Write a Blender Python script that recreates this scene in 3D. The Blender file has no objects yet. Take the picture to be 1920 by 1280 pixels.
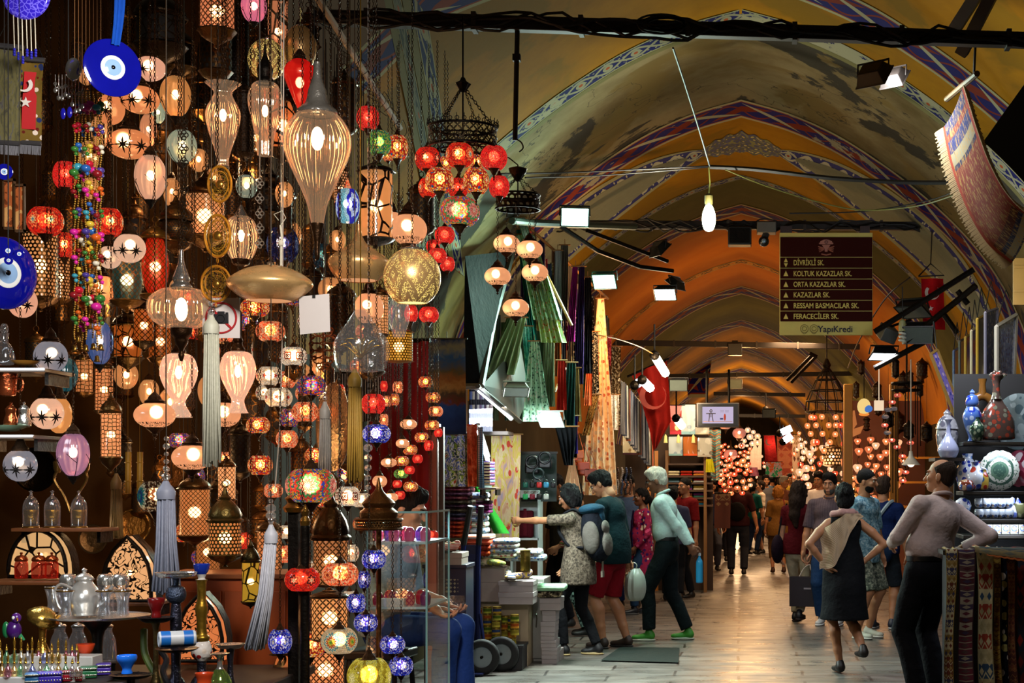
import bpy,math,random
import numpy as np
from mathutils import Vector,Matrix,Euler,noise
PI=math.pi
R=random.Random(7)
C=bpy.context.scene.collection
F,U0,V0,H=3000.0,1390.0,900.0,1.58
def W(u,v,Y):
 s=F/Y
 return Vector(((u-U0)/s,Y,H+(V0-v)/s))
def X_(u,Y):return(u-U0)*Y/F
def Z_(v,Y):return H+(V0-v)*Y/F
# -- meshes
class B:
 def __init__(s):s.v=[];s.f=[];s.uv=[]
 def add(s,vs,fs,uvs=None):
  b=len(s.v);s.v+=[tuple(p)for p in vs];s.f+=[tuple(b+i for i in f)for f in fs]
  s.uv+=uvs if uvs else[(p[0],p[2])for p in vs]
  return s
 def xf(s,m):
  s.v=[tuple(m@Vector(p))for p in s.v];return s
 def join(s,o,m=None):
  vs=o.v if m is None else[tuple(m@Vector(p))for p in o.v]
  return s.add(vs,o.f,list(o.uv))
 def lathe(s,prof,n=20,c=(0,0,0),ribs=0,amp=0.0,us=None,a0=0.0,a1=2*PI,sx=1.0,sy=1.0,twist=0.0):
  vs,fs,uv=[],[],[]
  L=0;ls=[0]
  for i in range(1,len(prof)):
   L+=math.dist(prof[i],prof[i-1]);ls.append(L)
  z0=prof[0][1]
  for i,(r,z)in enumerate(prof):
   for j in range(n+1):
    a=a0+(a1-a0)*j/n
    k=1+(amp*abs(math.sin(ribs*a/2+twist*(z-z0)))-amp*.5 if ribs else 0)
    vs.append((c[0]+r*k*math.sin(a)*sx,c[1]+r*k*math.cos(a)*sy,c[2]+z))
    uv.append((j/n*(us or 1),ls[i]))
  for i in range(len(prof)-1):
   for j in range(n):
    p=i*(n+1)+j
    fs.append((p,p+n+1,p+n+2,p+1))
  return s.add(vs,fs,uv)
 def tube(s,pts,r,n=6,cap=True):
  pts=[Vector(p)for p in pts];m=len(pts)
  rs=r if isinstance(r,(list,tuple))else[r]*m
  vs,fs=[],[];up=None
  for i,p in enumerate(pts):
   t=(pts[min(i+1,m-1)]-pts[max(i-1,0)])
   t=t.normalized()if t.length>1e-9 else Vector((0,0,1))
   if up is None:up=Vector((0,0,1))if abs(t.z)<.9 else Vector((1,0,0))
   x=t.cross(up).normalized();y=x.cross(t).normalized();up=y
   for j in range(n):
    a=2*PI*j/n
    vs.append(p+(x*math.cos(a)+y*math.sin(a))*rs[i])
  for i in range(m-1):
   for j in range(n):
    k=(j+1)%n
    fs.append((i*n+j,i*n+k,(i+1)*n+k,(i+1)*n+j))
  if cap:fs+=[tuple(range(n))[::-1],tuple(range((m-1)*n,m*n))]
  return s.add(vs,fs)
 def box(s,x0,x1,y0,y1,z0,z1):
  vs=[(x,y,z)for z in(z0,z1)for y in(y0,y1)for x in(x0,x1)]
  return s.add(vs,[(0,2,3,1),(4,5,7,6),(0,1,5,4),(2,6,7,3),(0,4,6,2),(1,3,7,5)])
 def cbox(s,c,d,rz=0,rx=0,ry=0):
  b=B().box(-d[0]/2,d[0]/2,-d[1]/2,d[1]/2,-d[2]/2,d[2]/2)
  return s.join(b,Matrix.Translation(Vector(c))@Euler((rx,ry,rz)).to_matrix().to_4x4())
 def grid(s,fn,nu,nv,thick=0):
  vs,fs,uv=[],[],[]
  for i in range(nu+1):
   for j in range(nv+1):
    vs.append(Vector(fn(i/nu,j/nv)));uv.append((i/nu,j/nv))
  q=nv+1
  for i in range(nu):
   for j in range(nv):
    fs.append((i*q+j,(i+1)*q+j,(i+1)*q+j+1,i*q+j+1))
  return s.add(vs,fs,uv)
 def ball(s,c,r,sc=(1,1,1),n=12,m=8):
  pr=[(max(1e-4,math.sin(PI*i/m)),-math.cos(PI*i/m))for i in range(m+1)]
  b=B().lathe(pr,n);
  return s.join(b,Matrix.Translation(Vector(c))@Matrix.Diagonal((r*sc[0],r*sc[1],r*sc[2],1)))
 def prism(s,pts,d,m=None):
  n=len(pts)
  vs=[(x,0,z)for x,z in pts]+[(x,d,z)for x,z in pts]
  fs=[tuple(range(n)),tuple(range(2*n-1,n-1,-1))]+[(i,i+n,(i+1)%n+n,(i+1)%n)for i in range(n)]
  b=B().add(vs,fs)
  return s.join(b,m)
 def ring(s,c,Rr,r,n=16,k=5,axis='z',sx=1,sz=1):
  pts=[]
  for i in range(n+1):
   a=2*PI*i/n;p,q=math.cos(a)*Rr*sx,math.sin(a)*Rr*sz
   pts.append({'z':(p,q,0),'y':(p,0,q),'x':(0,p,q)}[axis])
  return s.tube([Vector(p)+Vector(c)for p in pts],r,k,False)
def smooth_curve(pts,n=6):
 P=[Vector(p)for p in pts];out=[]
 for i in range(len(P)-1):
  a,b,c,d=P[max(i-1,0)],P[i],P[i+1],P[min(i+2,len(P)-1)]
  for k in range(n):
   t=k/n
   out.append(.5*((2*b)+(c-a)*t+(2*a-5*b+4*c-d)*t*t+(3*b-a-3*c+d)*t**3))
 return out+[P[-1]]
def sp(pts,n=5):return[tuple(p)[:2]for p in smooth_curve([(a,b,0)for a,b in pts],n)]
def sag(a,b,d,n=10):
 a,b=Vector(a),Vector(b)
 return[a.lerp(b,i/n)-Vector((0,0,d*4*(i/n)*(1-i/n)))for i in range(n+1)]
def mesh(name,b,m=None,smooth=35):
 me=bpy.data.meshes.new(name)
 me.from_pydata(b.v,[],b.f)
 uvl=me.uv_layers.new(name='UVMap')
 li=np.zeros(len(me.loops),dtype=np.int32);me.loops.foreach_get('vertex_index',li)
 uvl.data.foreach_set('uv',np.array(b.uv,dtype=np.float32)[li].ravel())
 if m is not None:me.materials.append(m)
 if smooth:
  me.polygons.foreach_set('use_smooth',[True]*len(me.polygons))
  if smooth<180:me.set_sharp_from_angle(angle=math.radians(smooth))
 return me
def link(name,data,parent=None,loc=None):
 o=bpy.data.objects.new(name,data);C.objects.link(o)
 if parent is not None:o.parent=parent
 if loc is not None:o.location=loc
 return o
def part(name,b,m,parent,smooth=35,bevel=0,label=None,loc=None):
 o=link(name,mesh(name,b,m,smooth)if isinstance(b,B)else b,parent,loc)
 if bevel:
  d=o.modifiers.new('bevel','BEVEL');d.width=bevel;d.segments=2;d.limit_method='ANGLE'
 if label:o['label']=label
 return o
def tag(o,label,cat,group=None,kind=None):
 o['label']=label;o['category']=cat
 if group:o['group']=group
 if kind:o['kind']=kind
 return o
def thing(name,label,cat,loc=(0,0,0),rz=0,group=None,sc=None):
 o=link(name,None);o.location=loc;o.rotation_euler=(0,0,rz)
 if sc:o.scale=sc
 return tag(o,label,cat,group)
def solo(name,label,cat,b,m,group=None,smooth=35,bevel=0,loc=None,rz=0):
 o=part(name,b,m,None,smooth,bevel,None,loc);o.rotation_euler=(0,0,rz)
 return tag(o,label,cat,group)
def struct(name,b,m,parent=None,smooth=35,bevel=0):
 o=part(name,b,m,parent,smooth,bevel)
 if parent is None:o['kind']='structure'
 return o
def mirror_child(o,parent):
 c=o.copy();C.objects.link(c);c.parent=parent
 for k in o.children:mirror_child(k,c)
 return c
def dup(root,loc,label,group=None,rz=None,sc=None):
 r=root.copy();C.objects.link(r);r.location=loc;r['label']=label
 if group:r['group']=group
 elif 'group' in r:del r['group']
 if rz is not None:r.rotation_euler=(0,0,rz)
 if sc is not None:r.scale=sc
 for k in root.children:mirror_child(k,r)
 return r
# -- materials
class G:
 def __init__(s,name):
  s.m=bpy.data.materials.new(name);s.m.use_nodes=True
  s.t=s.m.node_tree;s.t.nodes.clear();s._c={}
 def n(s,typ,ins=None,**props):
  nd=s.t.nodes.new(typ)
  for k,v in props.items():setattr(nd,k,v)
  for k,v in(ins or{}).items():s.set(nd.inputs[k],v)
  return nd
 def set(s,sock,v):
  if isinstance(v,bpy.types.NodeSocket):s.t.links.new(v,sock)
  elif isinstance(v,(tuple,list))and sock.type=='RGBA':sock.default_value=(*v[:3],1)
  elif isinstance(v,(int,float))and sock.type=='RGBA':sock.default_value=(v,v,v,1)
  else:sock.default_value=v
 def ma(s,op,a,b=0.0,c=0.0):return s.n('ShaderNodeMath',{0:a,1:b,2:c},operation=op).outputs[0]
 def mix(s,f,a,b,mode='MIX'):
  nd=s.n('ShaderNodeMix',data_type='RGBA',blend_type=mode)
  s.set(nd.inputs[0],f);s.set(nd.inputs[6],a);s.set(nd.inputs[7],b)
  return nd.outputs[2]
 def ramp(s,f,stops,interp='LINEAR'):
  nd=s.n('ShaderNodeValToRGB',{0:f});cr=nd.color_ramp;cr.interpolation=interp
  while len(cr.elements)>1:cr.elements.remove(cr.elements[-1])
  cr.elements[0].position=stops[0][0];cr.elements[0].color=(*col(stops[0][1]),1)
  for p,c in stops[1:]:
   e=cr.elements.new(p);e.color=(*col(c),1)
  return nd.outputs[0]
 def co(s,which='Object'):
  if which not in s._c:s._c[which]=s.n('ShaderNodeTexCoord').outputs[which]
  return s._c[which]
 def sep(s,v):
  o=s.n('ShaderNodeSeparateXYZ',{0:v}).outputs;return o[0],o[1],o[2]
 def comb(s,x=0.,y=0.,z=0.):return s.n('ShaderNodeCombineXYZ',{0:x,1:y,2:z}).outputs[0]
 def map(s,v,sc=(1,1,1),loc=(0,0,0),rot=(0,0,0)):
  return s.n('ShaderNodeMapping',{'Vector':v,'Scale':sc,'Location':loc,'Rotation':rot}).outputs[0]
 def noise(s,v,scale=5.,detail=3.,rough=.5,dist=0.,out=0):
  return s.n('ShaderNodeTexNoise',{'Vector':v,'Scale':scale,'Detail':detail,'Roughness':rough,'Distortion':dist}).outputs[out]
 def voro(s,v,scale=5.,feature='F1',out=0,rnd=1.):
  return s.n('ShaderNodeTexVoronoi',{'Vector':v,'Scale':scale,'Randomness':rnd},feature=feature).outputs[out]
 def bump(s,h,st=.3,d=.01):return s.n('ShaderNodeBump',{'Height':h,'Strength':st,'Distance':d}).outputs[0]
 def bsdf(s,color=(.5,.5,.5),rough=.5,metal=0.,bump=None,**kw):
  ins={'Base Color':color,'Roughness':rough,'Metallic':metal}
  if bump is not None:ins['Normal']=bump
  ins.update(kw)
  return s.n('ShaderNodeBsdfPrincipled',ins).outputs[0]
 def emit(s,color,st):return s.n('ShaderNodeEmission',{0:color,1:st}).outputs[0]
 def clear(s,color=(1,1,1)):return s.n('ShaderNodeBsdfTransparent',{0:color}).outputs[0]
 def mixs(s,f,a,b):return s.n('ShaderNodeMixShader',{0:f,1:a,2:b}).outputs[0]
 def adds(s,a,b):return s.n('ShaderNodeAddShader',{0:a,1:b}).outputs[0]
 def out(s,sh,sampling=None):
  s.n('ShaderNodeOutputMaterial',{0:sh})
  if sampling:s.m.cycles.emission_sampling=sampling
  return s.m
def col(c):
 if isinstance(c,str):
  c=[int(c[i:i+2],16)/255 for i in(0,2,4)]
  return tuple(x/12.92 if x<=.04045 else((x+.055)/1.055)**2.4 for x in c)
 return tuple(c[:3])if isinstance(c,(tuple,list))else(c,c,c)
_M={}
def flat(color,rough=.6,metal=0.,noise=.15,scale=14.,name=None,**kw):
 key=(str(color),rough,metal,noise,scale,str(kw))
 if key not in _M:
  g=G(name or 'plain');c=col(color)
  if noise:
   f=g.noise(g.co(),scale,4,.6)
   cc=g.mix(f,tuple(x*(1-noise)for x in c),tuple(min(1,x*(1+noise))for x in c))
   _M[key]=g.out(g.bsdf(cc,rough,metal,g.bump(f,.12,.004),**kw))
  else:_M[key]=g.out(g.bsdf(c,rough,metal,**kw))
 return _M[key]
def glow(color,st,sampling='AUTO'):
 key=('glow',str(color),st)
 if key not in _M:
  g=G('glow');_M[key]=g.out(g.emit(col(color),st),sampling)
 return _M[key]
# -- the vaulted aisle
PROF=[(0,5.2),(.45,5.07),(.9,4.87),(1.3,4.62),(1.6,4.40),(1.95,4.1),(2.25,3.78),(2.5,3.42),(2.68,3.05),(2.78,2.7),(2.82,2.4)]
_pc=smooth_curve([(x,z,0)for x,z in PROF],8)
_pc=[(p[0],p[1])for p in _pc]
_L=[0]
for i in range(1,len(_pc)):_L.append(_L[-1]+math.dist(_pc[i],_pc[i-1]))
def prof(t):
 q=min(1,abs(t))*_L[-1]
 i=1
 while i<len(_L)-1 and _L[i]<q:i+=1
 k=(q-_L[i-1])/(_L[i]-_L[i-1])
 x=_pc[i-1][0]+k*(_pc[i][0]-_pc[i-1][0]);z=_pc[i-1][1]+k*(_pc[i][1]-_pc[i-1][1])
 return(x if t>=0 else-x),z
def t_of_x(x):
 lo,hi=0,1
 for _ in range(40):
  m=(lo+hi)/2
  if prof(m)[0]<abs(x):lo=m
  else:hi=m
 return lo if x>=0 else-lo
def vpt(t,y,off=0.0):
 x,z=prof(t)
 if off:
  a,b=prof(min(1,abs(t)+.004)),prof(max(0,abs(t)-.004))
  d=Vector((a[0]-b[0],a[1]-b[1])).normalized()
  nx,nz=d.y,-d.x
  x+=off*nx*(1 if t>=0 else-1);z+=off*nz
 return(x,y,z)
def vault_strip(name,ya,yb,t0=-1,t1=1,off=0.0,m=None,nt=90,ny=1,parent=None):
 fa=ya if callable(ya)else(lambda t:ya);fb=yb if callable(yb)else(lambda t:yb)
 b=B();vs,fs,uv=[],[],[]
 for i in range(nt+1):
  t=t0+(t1-t0)*i/nt
  for j in range(ny+1):
   y=fa(t)+(fb(t)-fa(t))*j/ny
   vs.append(vpt(t,y,off));uv.append((t*_L[-1],j/ny if off else y))
 q=ny+1
 for i in range(nt):
  for j in range(ny):fs.append((i*q+j,i*q+j+1,(i+1)*q+j+1,(i+1)*q+j))
 return struct(name,b.add(vs,fs,uv),m,parent,180)
def mat_plaster(name,c1,c2,stain=None,crack=False,patch=None):
 g=G(name);P=g.co()
 f=g.noise(P,.9,5,.62)
 c=g.mix(g.ramp(f,[(.35,0),(.65,1)]),col(c1),col(c2))
 f2=g.noise(P,9,6,.7)
 c=g.mix(g.ma('MULTIPLY',f2,.35),c,tuple(x*.55 for x in col(c2)))
 if stain:c=g.mix(g.ramp(g.noise(P,.75,6,.55,.6),[(.52,0),(.57,1)]),c,col(stain))
 if patch:
  k=g.ramp(g.noise(g.map(P,loc=(3,1,5)),.62,7,.6,.35),[(.535,0),(.55,1)])
  c=g.mix(k,c,col(patch))
 if crack:
  e=g.voro(g.map(g.n('ShaderNodeVectorMath',{0:P,1:g.noise(P,3,3,out=1)},operation='ADD').outputs[0],(.55,.55,.55)),1.0,'DISTANCE_TO_EDGE')
  c=g.mix(g.ramp(e,[(.0,1),(.006,0)]),c,(.03,.025,.015))
 return g.out(g.bsdf(c,.9,0,g.bump(f2,.25,.01),**{'Specular IOR Level':.06}))
def mat_band_wide(wear=.0,blue='101060'):
 g=G('painted_leaf_band');u,v,_=g.sep(g.co('UV'))
 def leaf(off,up,w,per=.62):
  fu=g.ma('FRACT',g.ma('ADD',g.ma('DIVIDE',u,per),off))
  cen=g.ma('ADD',.5-.32*up,g.ma('MULTIPLY',fu,.64*up))
  d=g.ma('ABSOLUTE',g.ma('SUBTRACT',v,cen))
  return g.ma('LESS_THAN',d,g.ma('MULTIPLY',g.ma('SINE',g.ma('MULTIPLY',fu,PI)),w))
 c=g.mix(leaf(.5,-1,.15),col(blue),col('7a2412'))
 vine=g.ma('ABSOLUTE',g.ma('SUBTRACT',v,g.ma('ADD',.5,g.ma('MULTIPLY',.3,g.ma('SINE',g.ma('MULTIPLY',u,2*PI/.62))))))
 c=g.mix(g.ma('LESS_THAN',vine,.035),c,col('7a2412'))
 c=g.mix(leaf(0.,1,.075),c,col('a8a484'))
 e=g.ma('ABSOLUTE',g.ma('SUBTRACT',v,.5))
 c=g.mix(g.ma('GREATER_THAN',e,.37),c,col('8a3018'))
 c=g.mix(g.ma('GREATER_THAN',e,.41),c,col('a8a078'))
 n=g.noise(g.co(),1.6,6,.65)
 if wear:c=g.mix(g.ramp(n,[(.66-wear*.2,0),(.67-wear*.2,1)]),c,col('9a947a'))
 return g.out(g.bsdf(g.mix(g.ma('MULTIPLY',n,.35),c,(.05,.04,.03)),.9,**{'Specular IOR Level':.06}))
def mat_band_thin(per=.34,base='15184e',ink='86846a',wear=0.):
 g=G('painted_vine_band');u,v,_=g.sep(g.co('UV'))
 w=g.ma('SINE',g.ma('MULTIPLY',u,2*PI/per))
 d1=g.ma('ABSOLUTE',g.ma('SUBTRACT',v,g.ma('ADD',.5,g.ma('MULTIPLY',.3,w))))
 d2=g.ma('ABSOLUTE',g.ma('SUBTRACT',v,g.ma('SUBTRACT',.5,g.ma('MULTIPLY',.3,w))))
 d=g.ma('MINIMUM',d1,d2)
 blob=g.voro(g.map(g.co('UV'),(26,7,1)),1.0)
 c=g.mix(g.ma('MAXIMUM',g.ma('LESS_THAN',d,.075),g.ma('LESS_THAN',blob,.26)),col(base),col(ink))
 fu=g.ma('ABSOLUTE',g.ma('SUBTRACT',g.ma('FRACT',g.ma('DIVIDE',u,per/2)),.5))
 rose=g.ma('SQRT',g.ma('ADD',g.ma('POWER',g.ma('MULTIPLY',fu,1.2),2.),g.ma('POWER',g.ma('SUBTRACT',v,.5),2.)))
 c=g.mix(g.ma('LESS_THAN',rose,.22),c,col(ink));c=g.mix(g.ma('LESS_THAN',rose,.09),c,col('93421f'))
 c=g.mix(g.ma('GREATER_THAN',g.ma('ABSOLUTE',g.ma('SUBTRACT',v,.5)),.42),c,col('8f8a64'))
 if wear:c=g.mix(g.ramp(g.noise(g.co(),1.3,6,.65),[(.6-wear*.2,0),(.61-wear*.2,1)]),c,col('8f8a70'))
 return g.out(g.bsdf(c,.9,**{'Specular IOR Level':.06}))
YEL,OLV=mat_plaster('mustard_plaster','a87202','865802',stain='7c5806'),mat_plaster('olive_plaster','5a5420','4a4418')
RIB=mat_plaster('old_plaster','8a7a58','5a4a2a',stain='6a5832',crack=True,patch='35322a')
OCH=mat_plaster('ochre_plaster','a4661c','935510')
OCH2=mat_plaster('dull_ochre_plaster','8a5d1c','6f4a14')
WIDE,WIDEW,THIN=mat_band_wide(),mat_band_wide(.25),mat_band_thin()
ys=lambda t:8.05 if t>-.52 else 9.35
TR=t_of_x(1.86)
vault_strip('ceiling',ys,12.4,-1,TR,m=YEL,ny=3)
vault_strip('ceiling',12.4,15.25,m=RIB,ny=3)
vault_strip('ceiling',15.25,19.0,m=YEL,ny=3)
vault_strip('ceiling',19.0,21.0,m=OLV,ny=2)
vault_strip('ceiling',21.0,30.0,m=OCH,ny=3)
for a,b,m in((30,36,OLV),(36,43,OCH2),(43,52,YEL),(52,78,OCH2)):vault_strip('ceiling',a,b,m=m,ny=2)
EDGE=flat('6a6440',.9,**{'Specular IOR Level':.06})
vault_strip('trim',12.28,12.62,off=.006,m=mat_band_thin(.5,wear=.35))
vault_strip('trim',12.62,12.72,off=.008,m=EDGE)
vault_strip('trim',15.2,15.95,off=.006,m=WIDEW)
vault_strip('trim',18.95,19.2,off=.006,m=mat_band_thin(.5))
vault_strip('trim',20.95,21.75,off=.006,m=WIDE)
for a,b in((26.2,26.6),(45.2,45.8)):vault_strip('trim',a,b,off=.006,m=mat_band_thin(.6,'4a3018','a2762c'))
for a,b in((29.8,31.1),(36.0,37.6),(43,44.6),(51.5,53.6),(62,64.5)):vault_strip('trim',a,b,off=.006,m=WIDE)
def yd(t,o=0):
 x=prof(t)[0]
 return(11.35 if x>.3 else 11.35+(x-.3)*1.12 if x>-1.75 else 9.05)+o
vault_strip('trim',lambda t:yd(t,-.26),lambda t:yd(t,.3),t_of_x(-2.2),TR,.006,WIDE)
def yv(x):return 9.5+(-1.88-x)*7.5
ta,tb=t_of_x(-2.5),t_of_x(-1.8)
for o,w,m in((0,.5,THIN),(-.42,.3,EDGE),(-.75,.3,mat_band_thin(.3,'3a3f3c','6a6a58')),(-1.05,.26,EDGE)):
 vault_strip('trim',lambda t:yv(prof(t)[0])+o-w/2,lambda t:yv(prof(t)[0])+o+w/2,ta,tb,.008,m,40)
def almond(side,grow,off,m):
 a,b=t_of_x(.42),t_of_x(2.72)
 def half(t):
  k=(abs(t)-a)/(b-a)
  return max(0.,(1.15*math.sin(PI*min(1,max(0,k*.93+.02)))**.7)-grow)
 g_=grow*.12
 lo,hi=(a+g_,b-g_)if side>0 else(-b+g_,-a-g_)
 vault_strip('trim',lambda t:17.1-half(t),lambda t:17.1+half(t),lo,hi,off,m,60,2)
ALM=mat_band_thin(.42,'2b2f66','a9a78e');GREYP=flat('77765f',.9,**{'Specular IOR Level':.06})
for sd in(1,-1):
 almond(sd,0,.006,ALM);almond(sd,.34,.009,GREYP)
g=G('medallion');u_,v_,_=g.sep(g.co('UV'))
vo=g.voro(g.map(g.co('UV'),(16,9,1)),1.0)
MED=g.out(g.bsdf(g.ramp(vo,[(0,'b5a45c'),(.28,'3b3f22'),(.5,'2b2f5c'),(.7,'6b6a2a')],'CONSTANT'),.8))
tm=t_of_x(.44)
vault_strip('trim',lambda t:17.1-.5*math.sqrt(max(0,1-(t/tm)**2))*(1+.12*math.cos(t/tm*20)),lambda t:17.1+.5*math.sqrt(max(0,1-(t/tm)**2))*(1+.12*math.cos(t/tm*20)),-tm,tm,.006,MED,60)
# -- floor and walls
g=G('stone_floor');P=g.co()
P2=g.n('ShaderNodeVectorMath',{0:P,1:g.n('ShaderNodeVectorMath',{0:g.noise(P,1.3,2,out=1),'Scale':.05},operation='SCALE').outputs[0]},operation='ADD').outputs[0]
bk=g.n('ShaderNodeTexBrick',{'Vector':P2,'Color1':(.17,.15,.13),'Color2':(.085,.078,.07),'Mortar':(.008,.007,.006),'Scale':1.0,'Mortar Size':.012,'Brick Width':1.05,'Row Height':.36,'Bias':-.1})
n1=g.noise(P,2.3,5,.6);n2=g.noise(g.map(P,(1,2,1)),2.6,4,.55)
cc=g.mix(g.ma('MULTIPLY',n1,.6),bk.outputs[0],(.06,.05,.045))
rr=g.ramp(n2,[(.3,.22),(.7,.5)])
h=g.ma('ADD',g.ma('MULTIPLY',bk.outputs[1],-1.5),g.ma('MULTIPLY',n2,.5))
FLOOR=g.out(g.bsdf(cc,rr,0,g.bump(h,.3,.01)))
struct('floor',B().add([(-6,5,0),(6,5,0),(6,80,0),(-6,80,0)],[(0,1,2,3)]),FLOOR)
WALLM=mat_plaster('dim_wall','3a3020','2a2214')
STALL=mat_plaster('stall_wall','4a3218','33210f')
struct('wall_left',B().box(-3.0,-2.82,9.55,78,0,2.62),WALLM)
struct('wall_right',B().box(2.82,3.0,8.0,78,0,2.62),WALLM)
struct('wall_stall',B().box(-5.4,-2.82,9.4,9.55,0,4.6),STALL)
struct('wall_dark_backing',B().box(3.3,3.4,7.5,40,0,9),flat('0a0806',.9))  # near-black sheet added to stand in for the recess's shade
struct('wall_far',B().box(-3,3,78,78.2,0,5.4),WALLM)
# -- camera, world, render look
cd=bpy.data.cameras.new('camera');cam=bpy.data.objects.new('camera',cd);C.objects.link(cam)
cam.location=(0,0,H);cam.rotation_euler=(PI/2,0,0)
cd.sensor_width=36;cd.sensor_fit='HORIZONTAL';cd.lens=F/1920*36
cd.shift_x=-(U0-960)/1920;cd.shift_y=(V0-640)/1920
cd.clip_start=.1;cd.clip_end=200
sc=bpy.context.scene;sc.camera=cam
w=bpy.data.worlds.new('world');sc.world=w;w.use_nodes=True
w.node_tree.nodes['Background'].inputs[0].default_value=(1,.74,.45,1)
w.node_tree.nodes['Background'].inputs[1].default_value=.035
sc.view_settings.view_transform='Standard';sc.view_settings.look='None'
sc.view_settings.gamma=1;sc.view_settings.exposure=0;sc.view_settings.use_curve_mapping=False
sc.cycles.use_denoising=True;sc.cycles.max_bounces=6;sc.cycles.transparent_max_bounces=24
sc.cycles.diffuse_bounces=3;sc.cycles.glossy_bounces=3;sc.cycles.transmission_bounces=6
sc.cycles.sample_clamp_indirect=4;sc.cycles.caustics_reflective=False;sc.cycles.caustics_refractive=False
def light(name,typ,loc,energy,color=(1,1,1),size=.1,aim=None,**kw):
 d=bpy.data.lights.new(name,typ);d.energy=energy;d.color=color
 if typ=='AREA':d.size=size
 elif typ in('POINT','SPOT'):d.shadow_soft_size=size
 for k,v in kw.items():setattr(d,k,v)
 o=bpy.data.objects.new(name,d);C.objects.link(o);o.location=loc
 if aim is not None:o.rotation_euler=(Vector(aim)-Vector(loc)).to_track_quat('-Z','Y').to_euler()
 return o
# -- figures: smooth bodies grown from tapered limbs
class Sdf:
 def __init__(s):s.p=[]
 def cone(s,a,b,ra,rb,k=.02,op='u'):s.p.append(('c',np.array(a,float),np.array(b,float),ra,rb,k,op));return s
 def chain(s,pts,rs,k=.02):
  for i in range(len(pts)-1):s.cone(pts[i],pts[i+1],rs[i],rs[i+1],k)
  return s
 def ell(s,c,r,Rm=None,k=.02,op='u'):s.p.append(('e',np.array(c,float),np.array(r,float),np.array(Rm if Rm is not None else np.eye(3),float),0,k,op));return s
 def cut(s,p,n,c=None,rad=9.):s.p.append(('p',np.array(p,float),np.array(n,float),np.array(c if c is not None else p,float),rad,0,'cut'));return s
 def mesh(s,h):
  lo=np.full(3,9.);hi=-lo
  for q in s.p:
   if q[6]!='u':continue
   if q[0]=='c':
    m=max(q[3],q[4]);lo=np.minimum(lo,np.minimum(q[1],q[2])-m);hi=np.maximum(hi,np.maximum(q[1],q[2])+m)
   else:lo=np.minimum(lo,q[1]-q[2].max());hi=np.maximum(hi,q[1]+q[2].max())
  lo-=3*h;hi+=3*h
  n=np.ceil((hi-lo)/h).astype(int)+1
  D=np.full(n,.5,np.float32)
  ax=[lo[i]+h*np.arange(n[i])for i in range(3)]
  for q in s.p:
   if q[0]=='p':a,b=q[3]-q[4],q[3]+q[4]
   elif q[0]=='c':
    m=max(q[3],q[4])+q[5]+3*h;a,b=np.minimum(q[1],q[2])-m,np.maximum(q[1],q[2])+m
   else:m=q[2].max()+q[5]+3*h;a,b=q[1]-m,q[1]+m
   i0=np.clip(np.floor((a-lo)/h).astype(int),0,n);i1=np.clip(np.ceil((b-lo)/h).astype(int)+1,0,n)
   if(i1<=i0).any():continue
   sl=tuple(slice(i0[i],i1[i])for i in range(3))
   x,y,z=np.meshgrid(*[ax[i][sl[i]]for i in range(3)],indexing='ij')
   if q[0]=='c':
    A,Bv=q[1],q[2];ba=Bv-A;l2=max(ba@ba,1e-9)
    t=np.clip(((x-A[0])*ba[0]+(y-A[1])*ba[1]+(z-A[2])*ba[2])/l2,0,1)
    d=np.sqrt((x-A[0]-t*ba[0])**2+(y-A[1]-t*ba[1])**2+(z-A[2]-t*ba[2])**2)-(q[3]+(q[4]-q[3])*t)
   elif q[0]=='e':
    c,r,Rm=q[1],q[2],q[3];px,py,pz=x-c[0],y-c[1],z-c[2]
    u=[(Rm[0][i]*px+Rm[1][i]*py+Rm[2][i]*pz)/r[i]for i in range(3)]
    k0=np.sqrt(u[0]**2+u[1]**2+u[2]**2);k1=np.sqrt((u[0]/r[0])**2+(u[1]/r[1])**2+(u[2]/r[2])**2)
    d=k0*(k0-1)/np.maximum(k1,1e-6)
   else:d=(x-q[1][0])*q[2][0]+(y-q[1][1])*q[2][1]+(z-q[1][2])*q[2][2]
   o=D[sl]
   if q[6]=='u':
    k=max(q[5],1e-5);hh=np.clip(.5+.5*(o-d)/k,0,1)
    D[sl]=o+(d-o)*hh-k*hh*(1-hh)
   elif q[6]=='s':D[sl]=np.maximum(o,-d)
   else:D[sl]=np.maximum(o,d)
  return nets(D,lo,h)
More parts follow.
